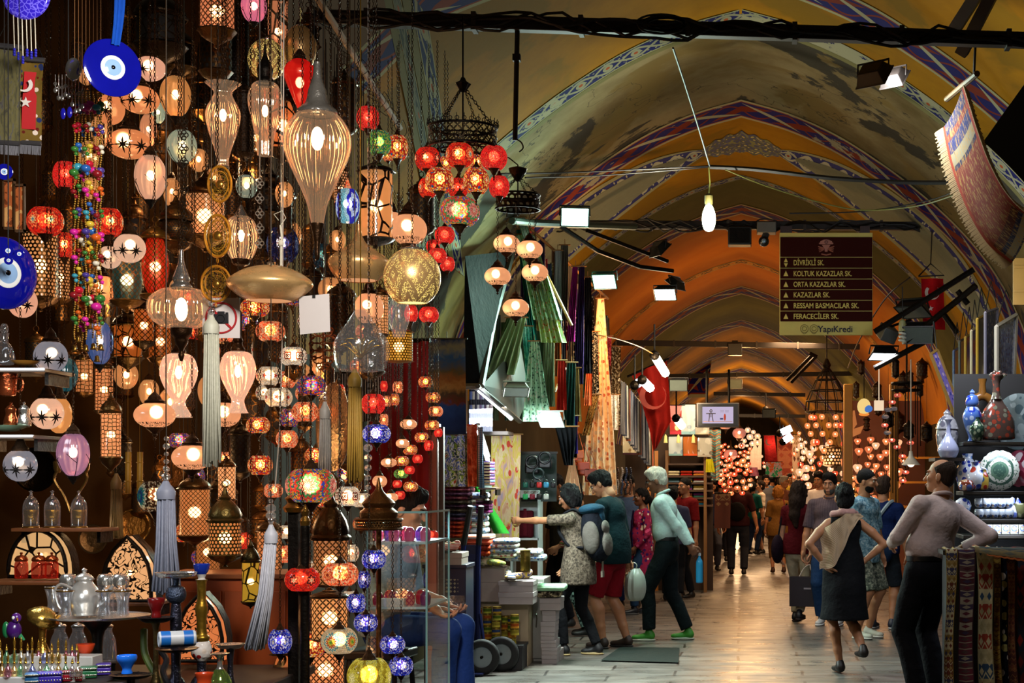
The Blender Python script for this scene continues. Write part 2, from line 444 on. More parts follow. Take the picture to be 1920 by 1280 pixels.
def nets(D,lo,h):
 I=D<0
 b=B()
 c=[I[:-1,:-1,:-1],I[1:,:-1,:-1],I[:-1,1:,:-1],I[1:,1:,:-1],I[:-1,:-1,1:],I[1:,:-1,1:],I[:-1,1:,1:],I[1:,1:,1:]]
 cnt=sum(k.astype(np.int8)for k in c);mixed=(cnt>0)&(cnt<8)
 idx=np.full(mixed.shape,-1,np.int64);cells=np.argwhere(mixed);idx[mixed]=np.arange(len(cells))
 if not len(cells):return b
 offs=np.array([(i&1,(i>>1)&1,i>>2)for i in range(8)])
 v=np.stack([D[cells[:,0]+o[0],cells[:,1]+o[1],cells[:,2]+o[2]]for o in offs],1)
 acc=np.zeros((len(cells),3));num=np.zeros(len(cells))
 for i in range(8):
  for bit in(1,2,4):
   j=i|bit
   if j==i:continue
   a,e=v[:,i],v[:,j];m=(a<0)!=(e<0)
   t=np.where(m,a/np.where(m,a-e,1),0)
   acc+=np.where(m[:,None],offs[i]+(offs[j]-offs[i])*t[:,None],0);num+=m
 P=lo+h*(cells+acc/num[:,None])
 F_=[]
 for axs,(p,q)in enumerate(((1,2),(2,0),(0,1))):
  sl0=[slice(None)]*3;sl1=[slice(None)]*3;sl0[axs]=slice(None,-1);sl1[axs]=slice(1,None)
  a,e=I[tuple(sl0)],I[tuple(sl1)]
  E=np.argwhere(a!=e)
  E=E[(E[:,p]>0)&(E[:,q]>0)&(E[:,p]<D.shape[p]-1)&(E[:,q]<D.shape[q]-1)]
  if not len(E):continue
  dp=np.zeros(3,int);dp[p]=1;dq=np.zeros(3,int);dq[q]=1
  g4=[idx[tuple((E-x).T)]for x in(dp+dq,dq,0*dp,dp)]
  f=np.stack(g4,1);flip=~a[tuple(E.T)]
  f[flip]=f[flip][:,::-1];F_.append(f)
 f=np.concatenate(F_);f=f[(f>=0).all(1)]
 b.v=[tuple(x)for x in P];b.f=[tuple(x)for x in f];b.uv=[(x[0],x[2])for x in P]
 return b
def ik(a,c,l1,l2,pole):
 a,c,pole=Vector(a),Vector(c),Vector(pole)
 d=c-a;L=min(d.length,(l1+l2)*.999)
 if d.length>L:c=a+d.normalized()*L
 n=d.normalized();x=(l1*l1-l2*l2+L*L)/(2*L);y=math.sqrt(max(0,l1*l1-x*x))
 q=pole-n*pole.dot(n)
 return a+n*x+q.normalized()*y,c
def hand(M,curl=.5,side=1,spread=1.0):
 s=Sdf();T=lambda p:M@Vector((p[0]*side,p[1],p[2]))
 Rm=[[M.to_3x3().col[j][i]for j in range(3)]for i in range(3)]
 s.ell(T((0,.05,0)),(.04,.052,.017),Rm,.008)
 s.cone(T((0,-.02,0)),T((0,.03,0)),.026,.028,.015)
 for i,(x,L)in enumerate(((-.03,.058),(-.0105,.074),(.0105,.08),(.03,.068))):
  p=Vector((x,.088-abs(x)*.25,0));a=0;pts=[p];di=(x*2.2*spread)
  for k,f in enumerate((.42,.33,.25)):
   a+=curl*(.85+.12*i)*(1 if k else .8)
   p=p+Vector((di*.3,math.cos(a),-math.sin(a)))*L*f*1.1;pts.append(p)
  s.chain([T(q)for q in pts],(.0095,.009,.0083,.0072),.004)
 s.chain([T((.03,.02,-.005)),T((.055,.052,-.018)),T((.058,.082,-.03)),T((.052,.103,-.038))],(.014,.011,.0095,.008),.006)
 return s
SKINS=dict(tan=('b07a55','a06a48'),fair=('c9977a','b98468'),olive=('a3714c','8f5f3d'),brown=('7a4e33','6a4028'))
def skin(k):
 key='skin'+k
 if key not in _M:
  g=G('skin');f=g.noise(g.co(),9,4,.6)
  _M[key]=g.out(g.bsdf(g.mix(f,col(SKINS[k][0]),col(SKINS[k][1])),.55,0,g.bump(g.noise(g.co(),60,2),.1,.002),**{'Subsurface Weight':.08,'Subsurface Radius':(.02,.008,.004)}))
 return _M[key]
def cloth(c,pat=None,c2='222222',c3='888888',scale=1.0,rough=.85):
 key=('cloth',c,pat,c2,c3,scale)
 if key in _M:return _M[key]
 g=G('cloth');P=g.co();x,y,z=g.sep(P);a,b,d=col(c),col(c2),col(c3)
 if pat is None:cc=g.mix(g.noise(P,30,3),tuple(k*.85 for k in a),tuple(min(1,k*1.12)for k in a))
 elif pat=='floral':
  vo=g.voro(P,26*scale,out=1);v0=g.voro(P,26*scale)
  s_=g.sep(vo)[0]
  cc=g.mix(g.ma('LESS_THAN',v0,.42),a,g.ramp(s_,[(0,c2),(.35,c3),(.62,c),(.8,'d8c8b8')],'CONSTANT'))
 elif pat=='blotch':
  f=g.noise(P,16*scale,3,.6,.5);cc=g.ramp(f,[(0,c2),(.44,c),(.56,c3)],'CONSTANT')
 elif pat=='stripe':cc=g.mix(g.ma('LESS_THAN',g.ma('FRACT',g.ma('MULTIPLY',x,45*scale)),.25),a,b)
 elif pat=='hstripe':cc=g.mix(g.ma('LESS_THAN',g.ma('FRACT',g.ma('MULTIPLY',z,22*scale)),.4),a,b)
 elif pat=='zigzag':
  zz=g.ma('ADD',g.ma('MULTIPLY',z,30*scale),g.ma('ABSOLUTE',g.ma('SUBTRACT',g.ma('FRACT',g.ma('MULTIPLY',x,18*scale)),.5)))
  cc=g.ramp(g.ma('FRACT',zz),[(0,c),(.35,c2),(.6,c3),(.8,c2)],'CONSTANT')
 elif pat=='check':
  cc=g.mix(g.n('ShaderNodeTexChecker',{'Vector':P,'Scale':50*scale}).outputs[1],a,b)
 _M[key]=g.out(g.bsdf(cc,rough,0,g.bump(g.noise(P,11,3,.6),.5,.03),**({'Specular IOR Level':.12}if rough>.7 else{})))
 return _M[key]
HAIRS=dict(salt='4e4a44',black='070505',brown='20130b',grey='a5a096',white='c8c4b4',blond='8a5a22',dark='2c1e14')
def hairm(k):
 key='hair'+k
 if key not in _M:
  g=G('hair');f=g.noise(g.map(g.co(),(60,60,9)),3,3);c=col(HAIRS[k])
  _M[key]=g.out(g.bsdf(g.mix(f,tuple(x*.6 for x in c),tuple(min(1,x*1.4)for x in c)),.7,0,g.bump(f,.9,.012),**{'Specular IOR Level':.2}))
 return _M[key]
def person(label,u,vfeet,ht,yaw,top=None,bottom=None,hair=('short','black'),skn='tan',shoe=('15130f',),lean=0,tilt=0,twist=0,hp=0,hy=0,wl=None,wr=None,el=(.6,.5,-.3),er=(-.6,.5,-.3),fl=None,fr=None,kl=(0.1,-1,0),kr=(-.1,-1,0),fem=False,bulk=1.0,hip=None,sleeve=.5,hem=.86,Y=None,h=.013,curl=(.5,.5),belt=None,glasses=False,beard=None,skirt=None,neckz=0.,group=None,feetyaw=(0,0),X=None,hM=None,collar=None,mouth=True):
 """yaw: the way the figure faces, 0 = towards the camera, positive turns it to its own left (the picture's right)."""
 if Y is None:Y=F*H/(vfeet-V0)
 s=ht/1.75
 root=thing('person',label,'person',(X if X is not None else X_(u,Y),Y,0),yaw,group)
 V=Vector;hz=hip or .93
 hipc=V((0,0,hz));Ru=Euler((lean,tilt,twist),'XYZ').to_matrix()
 up=lambda x,y,z:hipc+Ru@V((x,y,z-.93))
 sw=(.165 if fem else .19)*bulk**.5
 neck=up(0,.012,1.47);Rh=Ru@Euler((hp,0,hy),'XYZ').to_matrix();hc=neck+Ru@V((0,-.005,.03))+Rh@V((0,-.012,.115))
 RuL=[list(r)for r in Ru];RhL=[list(r)for r in Rh]
 HM=lambda x,y,z:hc+Rh@V((x,y,z))*1.05
 sh={1:up(sw,.015,1.385),-1:up(-sw,.015,1.385)}
 wr_={1:V(wl)if wl else V((sw+.09,-.04,.80)),-1:V(wr)if wr else V((-sw-.09,-.04,.80))}
 elb={};ank={1:V(fl)if fl else V((.11,.03,.09)),-1:V(fr)if fr else V((-.11,.03,.09))}
 hj={1:hipc+V((.092*bulk,0,-.03)),-1:hipc+V((-.092*bulk,0,-.03))};kn={}
 for d,po in((1,el),(-1,er)):elb[d],wr_[d]=ik(sh[d],wr_[d],.29,.255,po)
 for d,po in((1,kl),(-1,kr)):kn[d],ank[d]=ik(hj[d],ank[d],.425,.425,po)
# ---- body
 b=Sdf();lim=bulk**.6*(.92 if fem else 1)
 b.cone(up(0,.02,1.42),hc+Rh@V((0,.02,-.06)),.062*lim,.052*lim,.03)
 b.ell(up(0,.01,1.27),(.135*lim,.09,.17),RuL,.04).ell(up(0,.0,1.05),(.12*lim,.09,.16),RuL,.05)
 for d in(1,-1):
  b.cone(up(.03*d,.015,1.43),sh[d]+Ru@V((-.01*d,0,-.01)),.045,.045*lim,.03)
  b.chain([sh[d]+Ru@V((-.01*d,0,-.01)),sh[d].lerp(elb[d],.45),elb[d],elb[d].lerp(wr_[d],.3),wr_[d]],[.047*lim,.046*lim,.036*lim,.04*lim,.026*lim],.015)
 if bottom and bottom[0]in('shorts','skirt','dress','capri'):
  for d in(1,-1):
   sk,back=ank[d]-kn[d],V((0,.022,0))
   b.chain([hj[d],kn[d],kn[d]+sk*.3+back,kn[d]+sk*.7+back*.3,ank[d]],[.085*lim,.054*lim,.056*lim,.042*lim,.034*lim],.02)
 BM=b.mesh(h)
 hd=Sdf();hh=min(h*.62,.009)
 for args in(((0,.012,.035),(.075,.095,.088),.02),((0,-.02,-.03),(.06,.072,.078),.03),((0,-.058,-.083),(.026,.028,.022),.03),((0,-.075,.03),(.05,.02,.012),.012),((0,-.084,-.058),(.026,.014,.007),.006),((0,-.082,-.071),(.022,.013,.006),.006),((.04,-.06,-.02),(.024,.022,.022),.02),((-.04,-.06,-.02),(.024,.022,.022),.02)):
  hd.ell(HM(*args[0]),args[1],RhL,args[2])
 hd.cone(HM(0,-.086,.014),HM(0,-.108,-.026),.009,.0135,.012)
 for d in(1,-1):
  hd.ell(HM(.076*d,.012,-.012),(.010,.021,.032),RhL,.006)
  hd.ell(HM(.031*d,-.1,.008),(.017,.022,.011),RhL,op='s')
 hd.cone(HM(0,.018,-.05),hc+Rh@V((0,.03,-.13)),.052*lim,.054*lim,.03)
 BM.join(hd.mesh(hh))
 for d in(1,-1):
  fa=(wr_[d]-elb[d]).normalized()
  nn=V((d,0,0))-fa*fa.x*d
  nn=nn.normalized()if nn.length>.2 else V((0,1,0)).cross(fa).normalized()
  if hM and d in hM:fa2,nn=V(hM[d][0]).normalized(),V(hM[d][1]).normalized();fa=fa2;nn=(nn-fa*nn.dot(fa)).normalized()
  zz=nn;yy=fa;xx=yy.cross(zz)
  M=Matrix(((xx.x,yy.x,zz.x,wr_[d].x),(xx.y,yy.y,zz.y,wr_[d].y),(xx.z,yy.z,zz.z,wr_[d].z),(0,0,0,1)))
  BM.join(hand(M,curl[0 if d>0 else 1],-d if not hM else-d).mesh(max(.0052,h*.4)))
 k=Matrix.Scale(s,4)
 sm=lambda n,q,m,lab=None:part(n,q.xf(k),m,root,180,label=lab)
 sm('body',BM,skin(skn))
 for d in(1,-1):sm('eye',B().ball(HM(.031*d,-.079,.008),.0115,n=10),flat('a89f92',.25,noise=0))
 for d in(1,-1):sm('iris',B().ball(HM(.031*d,-.0848,.008),.0068,n=8),flat('1a0f08',.2,noise=0))
 for d in(1,-1):
  q=Sdf().cone(HM(.014*d,-.094,.026),HM(.046*d,-.082,.029),.005,.0035);
  sm('eyebrow',q.mesh(.004),hairm('dark' if hair[1]in('blond','grey','white','bald')else hair[1]))
 if mouth:sm('lips',Sdf().ell(HM(0,-.0935,-.064),(.021,.0075,.0085),RhL).mesh(.004),flat('8a4a3c',.5,noise=0))
# ---- hair
 hs,hcol=hair;q=Sdf();big=(.084,.105,.097)if hs!='buzz' else(.079,.1,.092)
 q.ell(HM(0,.018,.04),big,RhL,.01)
 if hs in('short','balding'):q.ell(HM(0,.05,-.02),(.066,.052,.058),RhL,.03)
 if hs=='short':q.ell(HM(.02,-.03,.098),(.05,.06,.035),RhL,.03).ell(HM(-.03,-.01,.1),(.045,.06,.036),RhL,.03)
 if hs in('bob','long','pony','bun'):
  q.ell(HM(0,.05,-.01),(.085,.075,.1),RhL,.03)
 nrm=Rh@V((0,-.74,-.67))
 if hs=='balding':q.cut(HM(0,.0,.07),Rh@V((0,-.5,.86)));q.cut(HM(0,.02,-.03),Rh@V((0,-.85,-.5)))
 elif hs in('bob','long','pony','bun'):q.cut(HM(0,-.062,.06),Rh@V((0,-.93,-.37)))
 else:q.cut(HM(0,-.078,.066),Rh@V((0,-.83,-.55)))
 if hs=='bob':
  for d in(1,-1):q.chain([HM(.07*d,-.02,.04),HM(.082*d,.01,-.04),HM(.066*d,.03,-.1)],[.03,.033,.026],.02)
  q.ell(HM(0,.06,-.06),(.08,.05,.07),RhL,.03)
 if hs=='long':
  for d in(1,-1):q.chain([HM(.066*d,-.02,.05),HM(.08*d,.02,-.05),HM(.07*d,.07,-.17)],[.03,.034,.03],.02)
  q.chain([HM(0,.07,0),HM(0,.1,-.12),HM(.01,.12,-.28),HM(-.01,.13,-.40)],[.07,.075,.065,.03],.04)
 if hs=='pony':q.chain([HM(0,.1,.02),HM(0,.14,-.04),HM(.01,.13,-.18)],[.03,.035,.02],.02)
 if hs=='bun':q.ell(HM(0,.1,.05),(.045,.045,.045),RhL,.015)
 if hs!='bald':
  hb=q.mesh(hh);c0=Vector(HM(0,.02,.02));rgh=.0 if hs in('buzz','balding')else .012 if hs in('bob','long','bun','pony')else .009
  hb.v=[tuple(Vector(p)+(Vector(p)-c0).normalized()*rgh*(noise.noise(Vector((p[0]*38,p[1]*38,p[2]*14))+Vector((u,0,0)))+.6*noise.noise(Vector((p[0]*90,p[1]*90,p[2]*30)))))for p in hb.v]
  sm('hair',hb,hairm(hcol))
 if beard:
  q=Sdf().ell(HM(0,-.028,-.06),(.0625,.064,.056),RhL).ell(HM(0,-.097,-.046),(.024,.009,.006),RhL,.006)
  q.cut(HM(0,-.05,-.042),Rh@V((0,-.25,.97)));q.ell(HM(0,-.1,-.064),(.022,.03,.012),RhL,op='s')
  sm('beard',q.mesh(hh*.8),hairm(beard))
 if glasses:
  q=B()
  for d in(1,-1):
   q.ring(HM(.032*d,-.102,.008),.022,.0022,14,4,'y')
   q.tube([HM(.054*d,-.1,.012),HM(.08*d,-.02,.01),HM(.08*d,.02,.004)],.002,4)
  q.tube([HM(-.012,-.104,.012),HM(.012,-.104,.012)],.002,4)
  sm('glasses',q,flat('0a0a0a',.3,noise=0))
# ---- clothes
 if top:
  o=top[1]if len(top)>1 and isinstance(top[1],float)else .016
  q=Sdf();tk=bulk
  q.ell(up(0,.012,1.30),(sw*.93,.112*tk+o,.165),RuL,.05).ell(up(0,.0,1.1),((.125 if fem else .15)*tk+o,(.088 if fem else .1)*tk+o,.16),RuL,.07)
  tuck=hem>.9
  if not tuck:
   q.ell(hipc+V((0,.004,0)),((.184 if fem else .178)*tk+o,(.12 if fem else .126)*tk+o,.34),None,.05)
  if fem:
   for d in(1,-1):q.ell(up(.07*d,-.075,1.27),(.062,.058,.062),RuL,.03)
  if bulk>1.05:q.ell(up(0,-.06*bulk,1.08),(.12*bulk,.1*bulk,.13),RuL,.06)
  if hem<.78:q.ell(V((0,.004,hem+.02)),(.205*tk+o,.15*tk+o,.34),None,.08)
  for d in(1,-1):
   q.cone(up(.045*d,.018,1.425),sh[d]+Ru@V((-.012*d,0,-.002)),.052,.06*lim,.05)
   if sleeve>0:
    L1=.29;tot=sleeve*.545
    pts=[sh[d]+Ru@V((-.004*d,0,-.004))];rs=[.063*lim]
    if tot<L1:e=sh[d].lerp(elb[d],tot/L1);dr=(elb[d]-sh[d]).normalized();pts.append(e+dr*.03);rs.append(.058*lim)
    else:
     e=elb[d].lerp(wr_[d],(tot-L1)/.255);dr=(wr_[d]-elb[d]).normalized();pts+=[elb[d],e+dr*.03];rs+=[.05*lim,.041*lim]
    q.chain(pts,rs,.02);q.cut(e,dr,e,.075)
   else:q.cut(sh[d]+Ru@V((-.02*d,0,0)),Ru@V((d*.95,0,.2)),sh[d],.12)
  q.cut(up(0,-.02,1.455-neckz),Ru@V((0,-.3,.95)),up(0,0,1.5),.085)
  if not skirt:q.cut(hipc+V((0,0,hem-.93)),(0,0,-1))
  else:
   zt,zb,rb=skirt;lo_=V((0,.02,zb+hz-.93));m_=V((0,.01,(zt+zb)/2))
   q.cone(V((0,0,zt)),m_,.13,(.16+rb)/2,.06);q.cone(m_,lo_,(.16+rb)/2,rb,.04);q.cut(lo_,(0,0,-1))
  sm('dress' if skirt else 'top' if fem else 'shirt',q.mesh(h),top[0])
 if collar:
  q=B()
  pts=[neck+Ru@V((.068*math.sin(a),-.066*math.cos(a)+.012,.012-.022*math.cos(a)))for a in[i*2*PI/16 for i in range(17)]]
  q.tube(pts,.014,6);sm('collar',q,collar)
 if bottom and bottom[0]!='dress':
  kind,m_=bottom[:2];q=Sdf();o=.014;lg=bulk**.5
  q.ell(hipc+V((0,.005,-.01)),((.168 if fem else .158)*bulk+.006,(.116 if fem else .12)*bulk+.004,.17),None,.04)
  if kind=='skirt':
   zb=bottom[2];q.cone(hipc,V((0,0,zb)),.15,.19,.05);q.cut((0,0,zb),(0,0,-1))
  else:
   for d in(1,-1):
    f={'long':1.94,'shorts':bottom[2]if len(bottom)>2 else .98,'capri':1.5}[kind];fit=bottom[2]if kind=='long' and len(bottom)>2 else 1.0
    q.cone(hj[d]+V((0,.01,.02)),hj[d].lerp(kn[d],.45),.09*lg,(.08+.006*fit)*lg,.03)
    if f<=1:
     e=hj[d].lerp(kn[d],f);dr=(kn[d]-hj[d]).normalized();q.cone(hj[d].lerp(kn[d],.45),e+dr*.04,.092*lg,.09*lg,.02)
    else:
     e=kn[d].lerp(ank[d],f-1);dr=(ank[d]-kn[d]).normalized()
     q.chain([hj[d].lerp(kn[d],.45),kn[d],kn[d].lerp(ank[d],.35)+V((0,.012,0)),e+dr*.03],[(.079+.008*fit)*lg,(.054+.014*fit)*lg,(.052+.012*fit)*lg,(.038+.018*fit)*lg],.008)
    q.cut(e,dr,e,.13)
  q.cut(hipc+V((0,0,.105)),(0,0,1))
  sm({'shorts':'shorts','skirt':'skirt'}.get(kind,'trousers'),q.mesh(h),m_)
 if belt:
  q=B();n=28
  ring=lambda z,e:[hipc+V((math.sin(a)*((.15 if fem else .142)*bulk+e),-math.cos(a)*(.104*bulk+e)+.004,z))for a in[i*2*PI/n for i in range(n+1)]]
  a,c=ring(.075,.012),ring(.11,.012)
  q.add(a+c,[(i,i+1,i+n+2,i+n+1)for i in range(n)]);sm('belt',q,belt)
 if shoe:
  for d in(1,-1):
   a=ank[d];fy=feetyaw[0 if d>0 else 1];sk=(ank[d]-kn[d]).normalized();pit=bottom[3]if bottom and len(bottom)>3 and d==bottom[4]else 0
   Rf=Euler((pit,0,fy)).to_matrix();T=lambda x,y,z:a+Rf@V((x,y,z))
   RL=[list(r)for r in Rf];barefoot=shoe[0]=='bare'
   q=Sdf();q.cone(T(0,.015,-.03),T(0,-.06,-.052),.04,.036,.02);q.ell(T(0,-.115,-.055),(.042,.065,.028),RL,.03);q.cone(T(0,.0,.01),T(0,.02,-.04),.036,.04,.02)
   q.cut(T(0,0,-.078),Rf@V((0,0,-1)))
   sm('foot' if barefoot else 'shoe',q.mesh(min(h,.011)),skin(skn)if barefoot else flat(shoe[0],.5,noise=.1))
   if len(shoe)>1:
    q=Sdf();q.ell(T(0,-.11,-.078),(.046,.075,.014),RL,.01);q.ell(T(0,.01,-.078),(.042,.06,.014),RL,.03);q.ell(T(0,-.05,-.078),(.04,.08,.013),RL,.02)
    sm('sole',q.mesh(.009),flat(shoe[1],.6,noise=.05))
 root['_']=0;del root['_']
 return root,dict(up=up,HM=HM,wr=wr_,el=elb,sh=sh,hip=hipc,kn=kn,an=ank,s=s,Ru=Ru,Rh=Rh,sm=sm,k=k,RuL=RuL)
# -- lamp kit: glass, metal and the shapes they take
def metal(c='4a3218',rough=.38,pierce=None,bs=26):
 key=('metal',c,rough,pierce,bs)
 if key in _M:return _M[key]
 g=G('worked_metal');P=g.co();f=g.noise(P,bs,3,.6);a=col(c)
 cc=g.mix(g.noise(P,7,3),tuple(x*.55 for x in a),tuple(min(1,x*1.35)for x in a))
 sh=g.bsdf(cc,rough,.88,g.bump(f,.6,.01))
 if pierce:
  u,v,_=g.sep(g.co('UV'))
  if pierce=='hex':m=g.ma('GREATER_THAN',g.voro(g.map(g.co('UV'),(1,1,1)),1.0,'DISTANCE_TO_EDGE',rnd=.35),.1)
  elif pierce=='star':m=g.ma('GREATER_THAN',g.voro(g.co('UV'),.62,'DISTANCE_TO_EDGE',rnd=1),.05)
  elif pierce=='dots':
   fu=g.ma('SUBTRACT',g.ma('FRACT',u),.5)
   sh_=g.ma('MULTIPLY',.5,g.ma('MODULO',g.ma('FLOOR',g.ma('MULTIPLY',v,1.155)),2.))
   fu=g.ma('SUBTRACT',g.ma('FRACT',g.ma('ADD',u,sh_)),.5)
   fv=g.ma('MULTIPLY',g.ma('SUBTRACT',g.ma('FRACT',g.ma('MULTIPLY',v,1.155)),.5),.87)
   m=g.ma('LESS_THAN',g.ma('SQRT',g.ma('ADD',g.ma('MULTIPLY',fu,fu),g.ma('MULTIPLY',fv,fv))),.33)
  elif pierce=='diamond':
   a1=g.ma('ABSOLUTE',g.ma('SUBTRACT',g.ma('FRACT',g.ma('ADD',u,v)),.5));a2=g.ma('ABSOLUTE',g.ma('SUBTRACT',g.ma('FRACT',g.ma('SUBTRACT',u,v)),.5))
   m=g.ma('GREATER_THAN',g.ma('MINIMUM',a1,a2),.1)
  elif pierce=='rings':
   ds=[]
   for ox,oy in((0,0),(.5,.5)):
    fu=g.ma('SUBTRACT',g.ma('FRACT',g.ma('ADD',u,ox)),.5);fv=g.ma('SUBTRACT',g.ma('FRACT',g.ma('ADD',v,oy)),.5)
    r=g.ma('SQRT',g.ma('ADD',g.ma('MULTIPLY',fu,fu),g.ma('MULTIPLY',fv,fv)))
    ds.append(g.ma('ABSOLUTE',g.ma('SUBTRACT',r,.42)))
   m=g.ma('GREATER_THAN',g.ma('MINIMUM',*ds),.055)
  elif pierce=='filigree':
   n=g.noise(g.co('UV'),1.6,1,.5,1.2);m=g.ma('GREATER_THAN',g.ma('ABSOLUTE',g.ma('SUBTRACT',n,.5)),.045)
  sh=g.mixs(m,sh,g.clear())
 _M[key]=g.out(sh);return _M[key]
BRZ,BLK,BRS,GLD,SLV=metal('4a321a'),metal('1c1712',.5),metal('8a6428',.3),metal('c08a38',.25),metal('b8b4ac',.2)
CAPM,COP=metal('3a2615',.42),metal('a0532c',.3)
def mosaic(bg,rings,k=6,st=1.5,sc=9.,petals=8,see=.22,key=None):
 kk=('mosaic',tuple(bg),tuple(rings),k,st,sc)
 if kk in _M:return _M[kk]
 g=G('mosaic_glass');P=g.co();x,y,z=g.sep(P)
 a=g.ma('MULTIPLY',g.ma('ARCTAN2',x,y),k/(2*PI))
 lx=g.ma('MULTIPLY',g.ma('SUBTRACT',g.ma('FRACT',g.ma('ADD',a,.35)),.5),2*PI/k);lz=g.ma('MULTIPLY',z,.8)
 d=g.ma('SQRT',g.ma('ADD',g.ma('MULTIPLY',lx,lx),g.ma('MULTIPLY',lz,lz)))
 d=g.ma('ADD',d,g.ma('MULTIPLY',.05,g.ma('COSINE',g.ma('MULTIPLY',g.ma('ARCTAN2',lz,lx),petals))))
 rnd=g.sep(g.voro(P,sc,out=1))[0];edge=g.voro(P,sc,'DISTANCE_TO_EDGE')
 n=len(bg);bgc=g.ramp(rnd,[(i/n,c)for i,c in enumerate(bg)],'CONSTANT')
 lim=PI/k*.98
 rc=g.ramp(g.ma('DIVIDE',d,lim),[(i*.9/len(rings),c)for i,c in enumerate(rings)],'CONSTANT')if rings else None
 c=g.mix(g.ma('LESS_THAN',d,lim*.9),bgc,rc)if rings else bgc
 c=g.mix(g.ma('MULTIPLY',rnd,.4),c,(.02,.01,.01))
 c=g.mix(g.ma('LESS_THAN',edge,.045),c,(.04,.02,.015))
 sh=g.mixs(.5,g.emit(c,st*1.35),g.n('ShaderNodeBsdfRefraction',{0:c,1:.6,2:1.08}).outputs[0])
 sh=g.adds(sh,g.n('ShaderNodeBsdfGlossy',{0:(.04,.04,.04),1:.12}).outputs[0])
 _M[kk]=g.out(sh);return _M[kk]
def frost(c=(1,.46,.22),st=.85,see=.3,crackle=False,ribs=0):
 kk=('frost',c,st,see,crackle,ribs)
 if kk in _M:return _M[kk]
 g=G('frosted_glass');P=g.co();cc=g.mix(g.noise(P,3,3),c,tuple(x*.82 for x in c))
 if crackle:cc=g.mix(g.ramp(g.voro(P,16,'DISTANCE_TO_EDGE'),[(0,.55),(.08,0)]),cc,tuple(x*.35 for x in c))
 sh=g.mixs(.5,g.emit(cc,st*1.3),g.n('ShaderNodeBsdfRefraction',{0:g.mix(.35,c,(1,.9,.75)),1:.68,2:1.08}).outputs[0])
 sh=g.adds(sh,g.n('ShaderNodeBsdfGlossy',{0:(.06,.06,.06),1:.15}).outputs[0])
 _M[kk]=g.out(sh);return _M[kk]
def rib_glass(c=(1,.8,.6),st=.22,see=.66):
 kk=('ribg',c,st,see)
 if kk in _M:return _M[kk]
 g=G('ribbed_glass');P=g.co()
 gl=g.n('ShaderNodeBsdfGlossy',{0:tuple(.9*x for x in c),1:.09}).outputs[0]
 sh=g.adds(g.mixs(see,gl,g.clear(tuple(.55+.45*x for x in c))),g.emit(c,st))  # weak emission stands in for light scattered inside the glass
 _M[kk]=g.out(sh);return _M[kk]
def gold_glass(pierced=False):
 kk=('goldg',pierced)
 if kk in _M:return _M[kk]
 g=G('gold_glass');P=g.co();n=g.noise(P,2.2,5,.65)
 cc=g.mix(n,(.72,.40,.13),(.95,.62,.28));sh=g.bsdf(cc,g.ma('ADD',.1,g.ma('MULTIPLY',n,.4)),.6,g.bump(g.noise(P,40,2),.08,.01))
 if pierced:
  v=g.voro(P,22);x,y,z=g.sep(P)
  k=6;a=g.ma('MULTIPLY',g.ma('ARCTAN2',x,y),k/(2*PI));lx=g.ma('MULTIPLY',g.ma('SUBTRACT',g.ma('FRACT',a),.5),2*PI/k)
  d=g.ma('ADD',g.ma('ABSOLUTE',lx),g.ma('ABSOLUTE',g.ma('MULTIPLY',z,.7)))
  band=g.ma('LESS_THAN',g.ma('ABSOLUTE',g.ma('SUBTRACT',g.ma('FRACT',g.ma('MULTIPLY',d,2.6)),.5)),.17)
  hole=g.ma('MULTIPLY',g.ma('LESS_THAN',v,.42),g.ma('SUBTRACT',1.,band))
  sh=g.mixs(g.ma('MULTIPLY',hole,.75),sh,g.emit((1,.72,.18),1.5))
 _M[kk]=g.out(sh);return _M[kk]
FIL=metal('2e2012',.45,'filigree')
RED=lambda:mosaic(('c81408','e8260c','b00c06','f04a1c'),('3a8a90','ffc070','d8180a','ff7a40','a81006'),6,1.45)
REDSTAR=lambda:mosaic(('d01a0c','e82c14','b80e08'),('ffd8a0','ff5a3a','40100a','e83018','c01208'),6,1.45,petals=6)
CRIM=lambda:mosaic(('e0181a','f02a22','c80e14','ff5038'),(),6,1.3,14)
ORG=lambda:mosaic(('ff7040','ff9a60','e84a20','ffb080'),('8a2410','ff9a5a','e05028','ffb884'),6,1.25)
MULTI=lambda:mosaic(('e02a14','ffb030','d83a18','f06a20','1a5a90','ffd890','c81a20','ff8a40'),('ffe0a0','e03018','ffc060','a81c10'),6,1.2)
MULTI2=lambda:mosaic(('d8581c','2038b0','f0a040','b81c14','20806a','6a2a90'),(),6,.95,11)
ROSE=lambda:mosaic(('d83a28','f08a30','3a50c0','30905a','e8c060'),('f8c8a8','e86a58','f0a890','40a058','e04a38'),5,1.05,13,12)
BLUE=lambda:mosaic(('1020a0','2440d0','0a1470','4868e8','d8d0e8'),('fff0d0','3050e0','e8e0ff','1018a0'),6,.95)
TEALM=lambda:mosaic(('6ab8c8','88ccd8','58a8c0','a0dce0'),('2030c0','d8e8ff','1c2cc0','a8dce8'),3,1.2,16)
GREENM=lambda:mosaic(('58a83a','88c050','2a7a4a','d8b850','308a80'),(),6,.9,10)
CREAM=lambda:mosaic(('ffe0b8','ffd0a0','fff0d8'),('c03020','ffe8c8','ffd0a0'),7,1.0,12,5)
CREAMF=lambda:mosaic(('ffe8c8','ffd8b0','fff0dc'),('40180c','ffe8c8','8a3018','ffe0c0'),7,1.0,7,4)
ROSET=lambda:mosaic(('d8b890','c8a878','e8d0a8'),('40a030','f0c040','c02018','e8d8a8','409098','d8c090'),5,1.1,16,14)
YELM=lambda:mosaic(('e8d858','d8c840','f0e880'),('fff0a0','e8d850','b8a028','e8d850','a89028'),3,1.0,18,10)
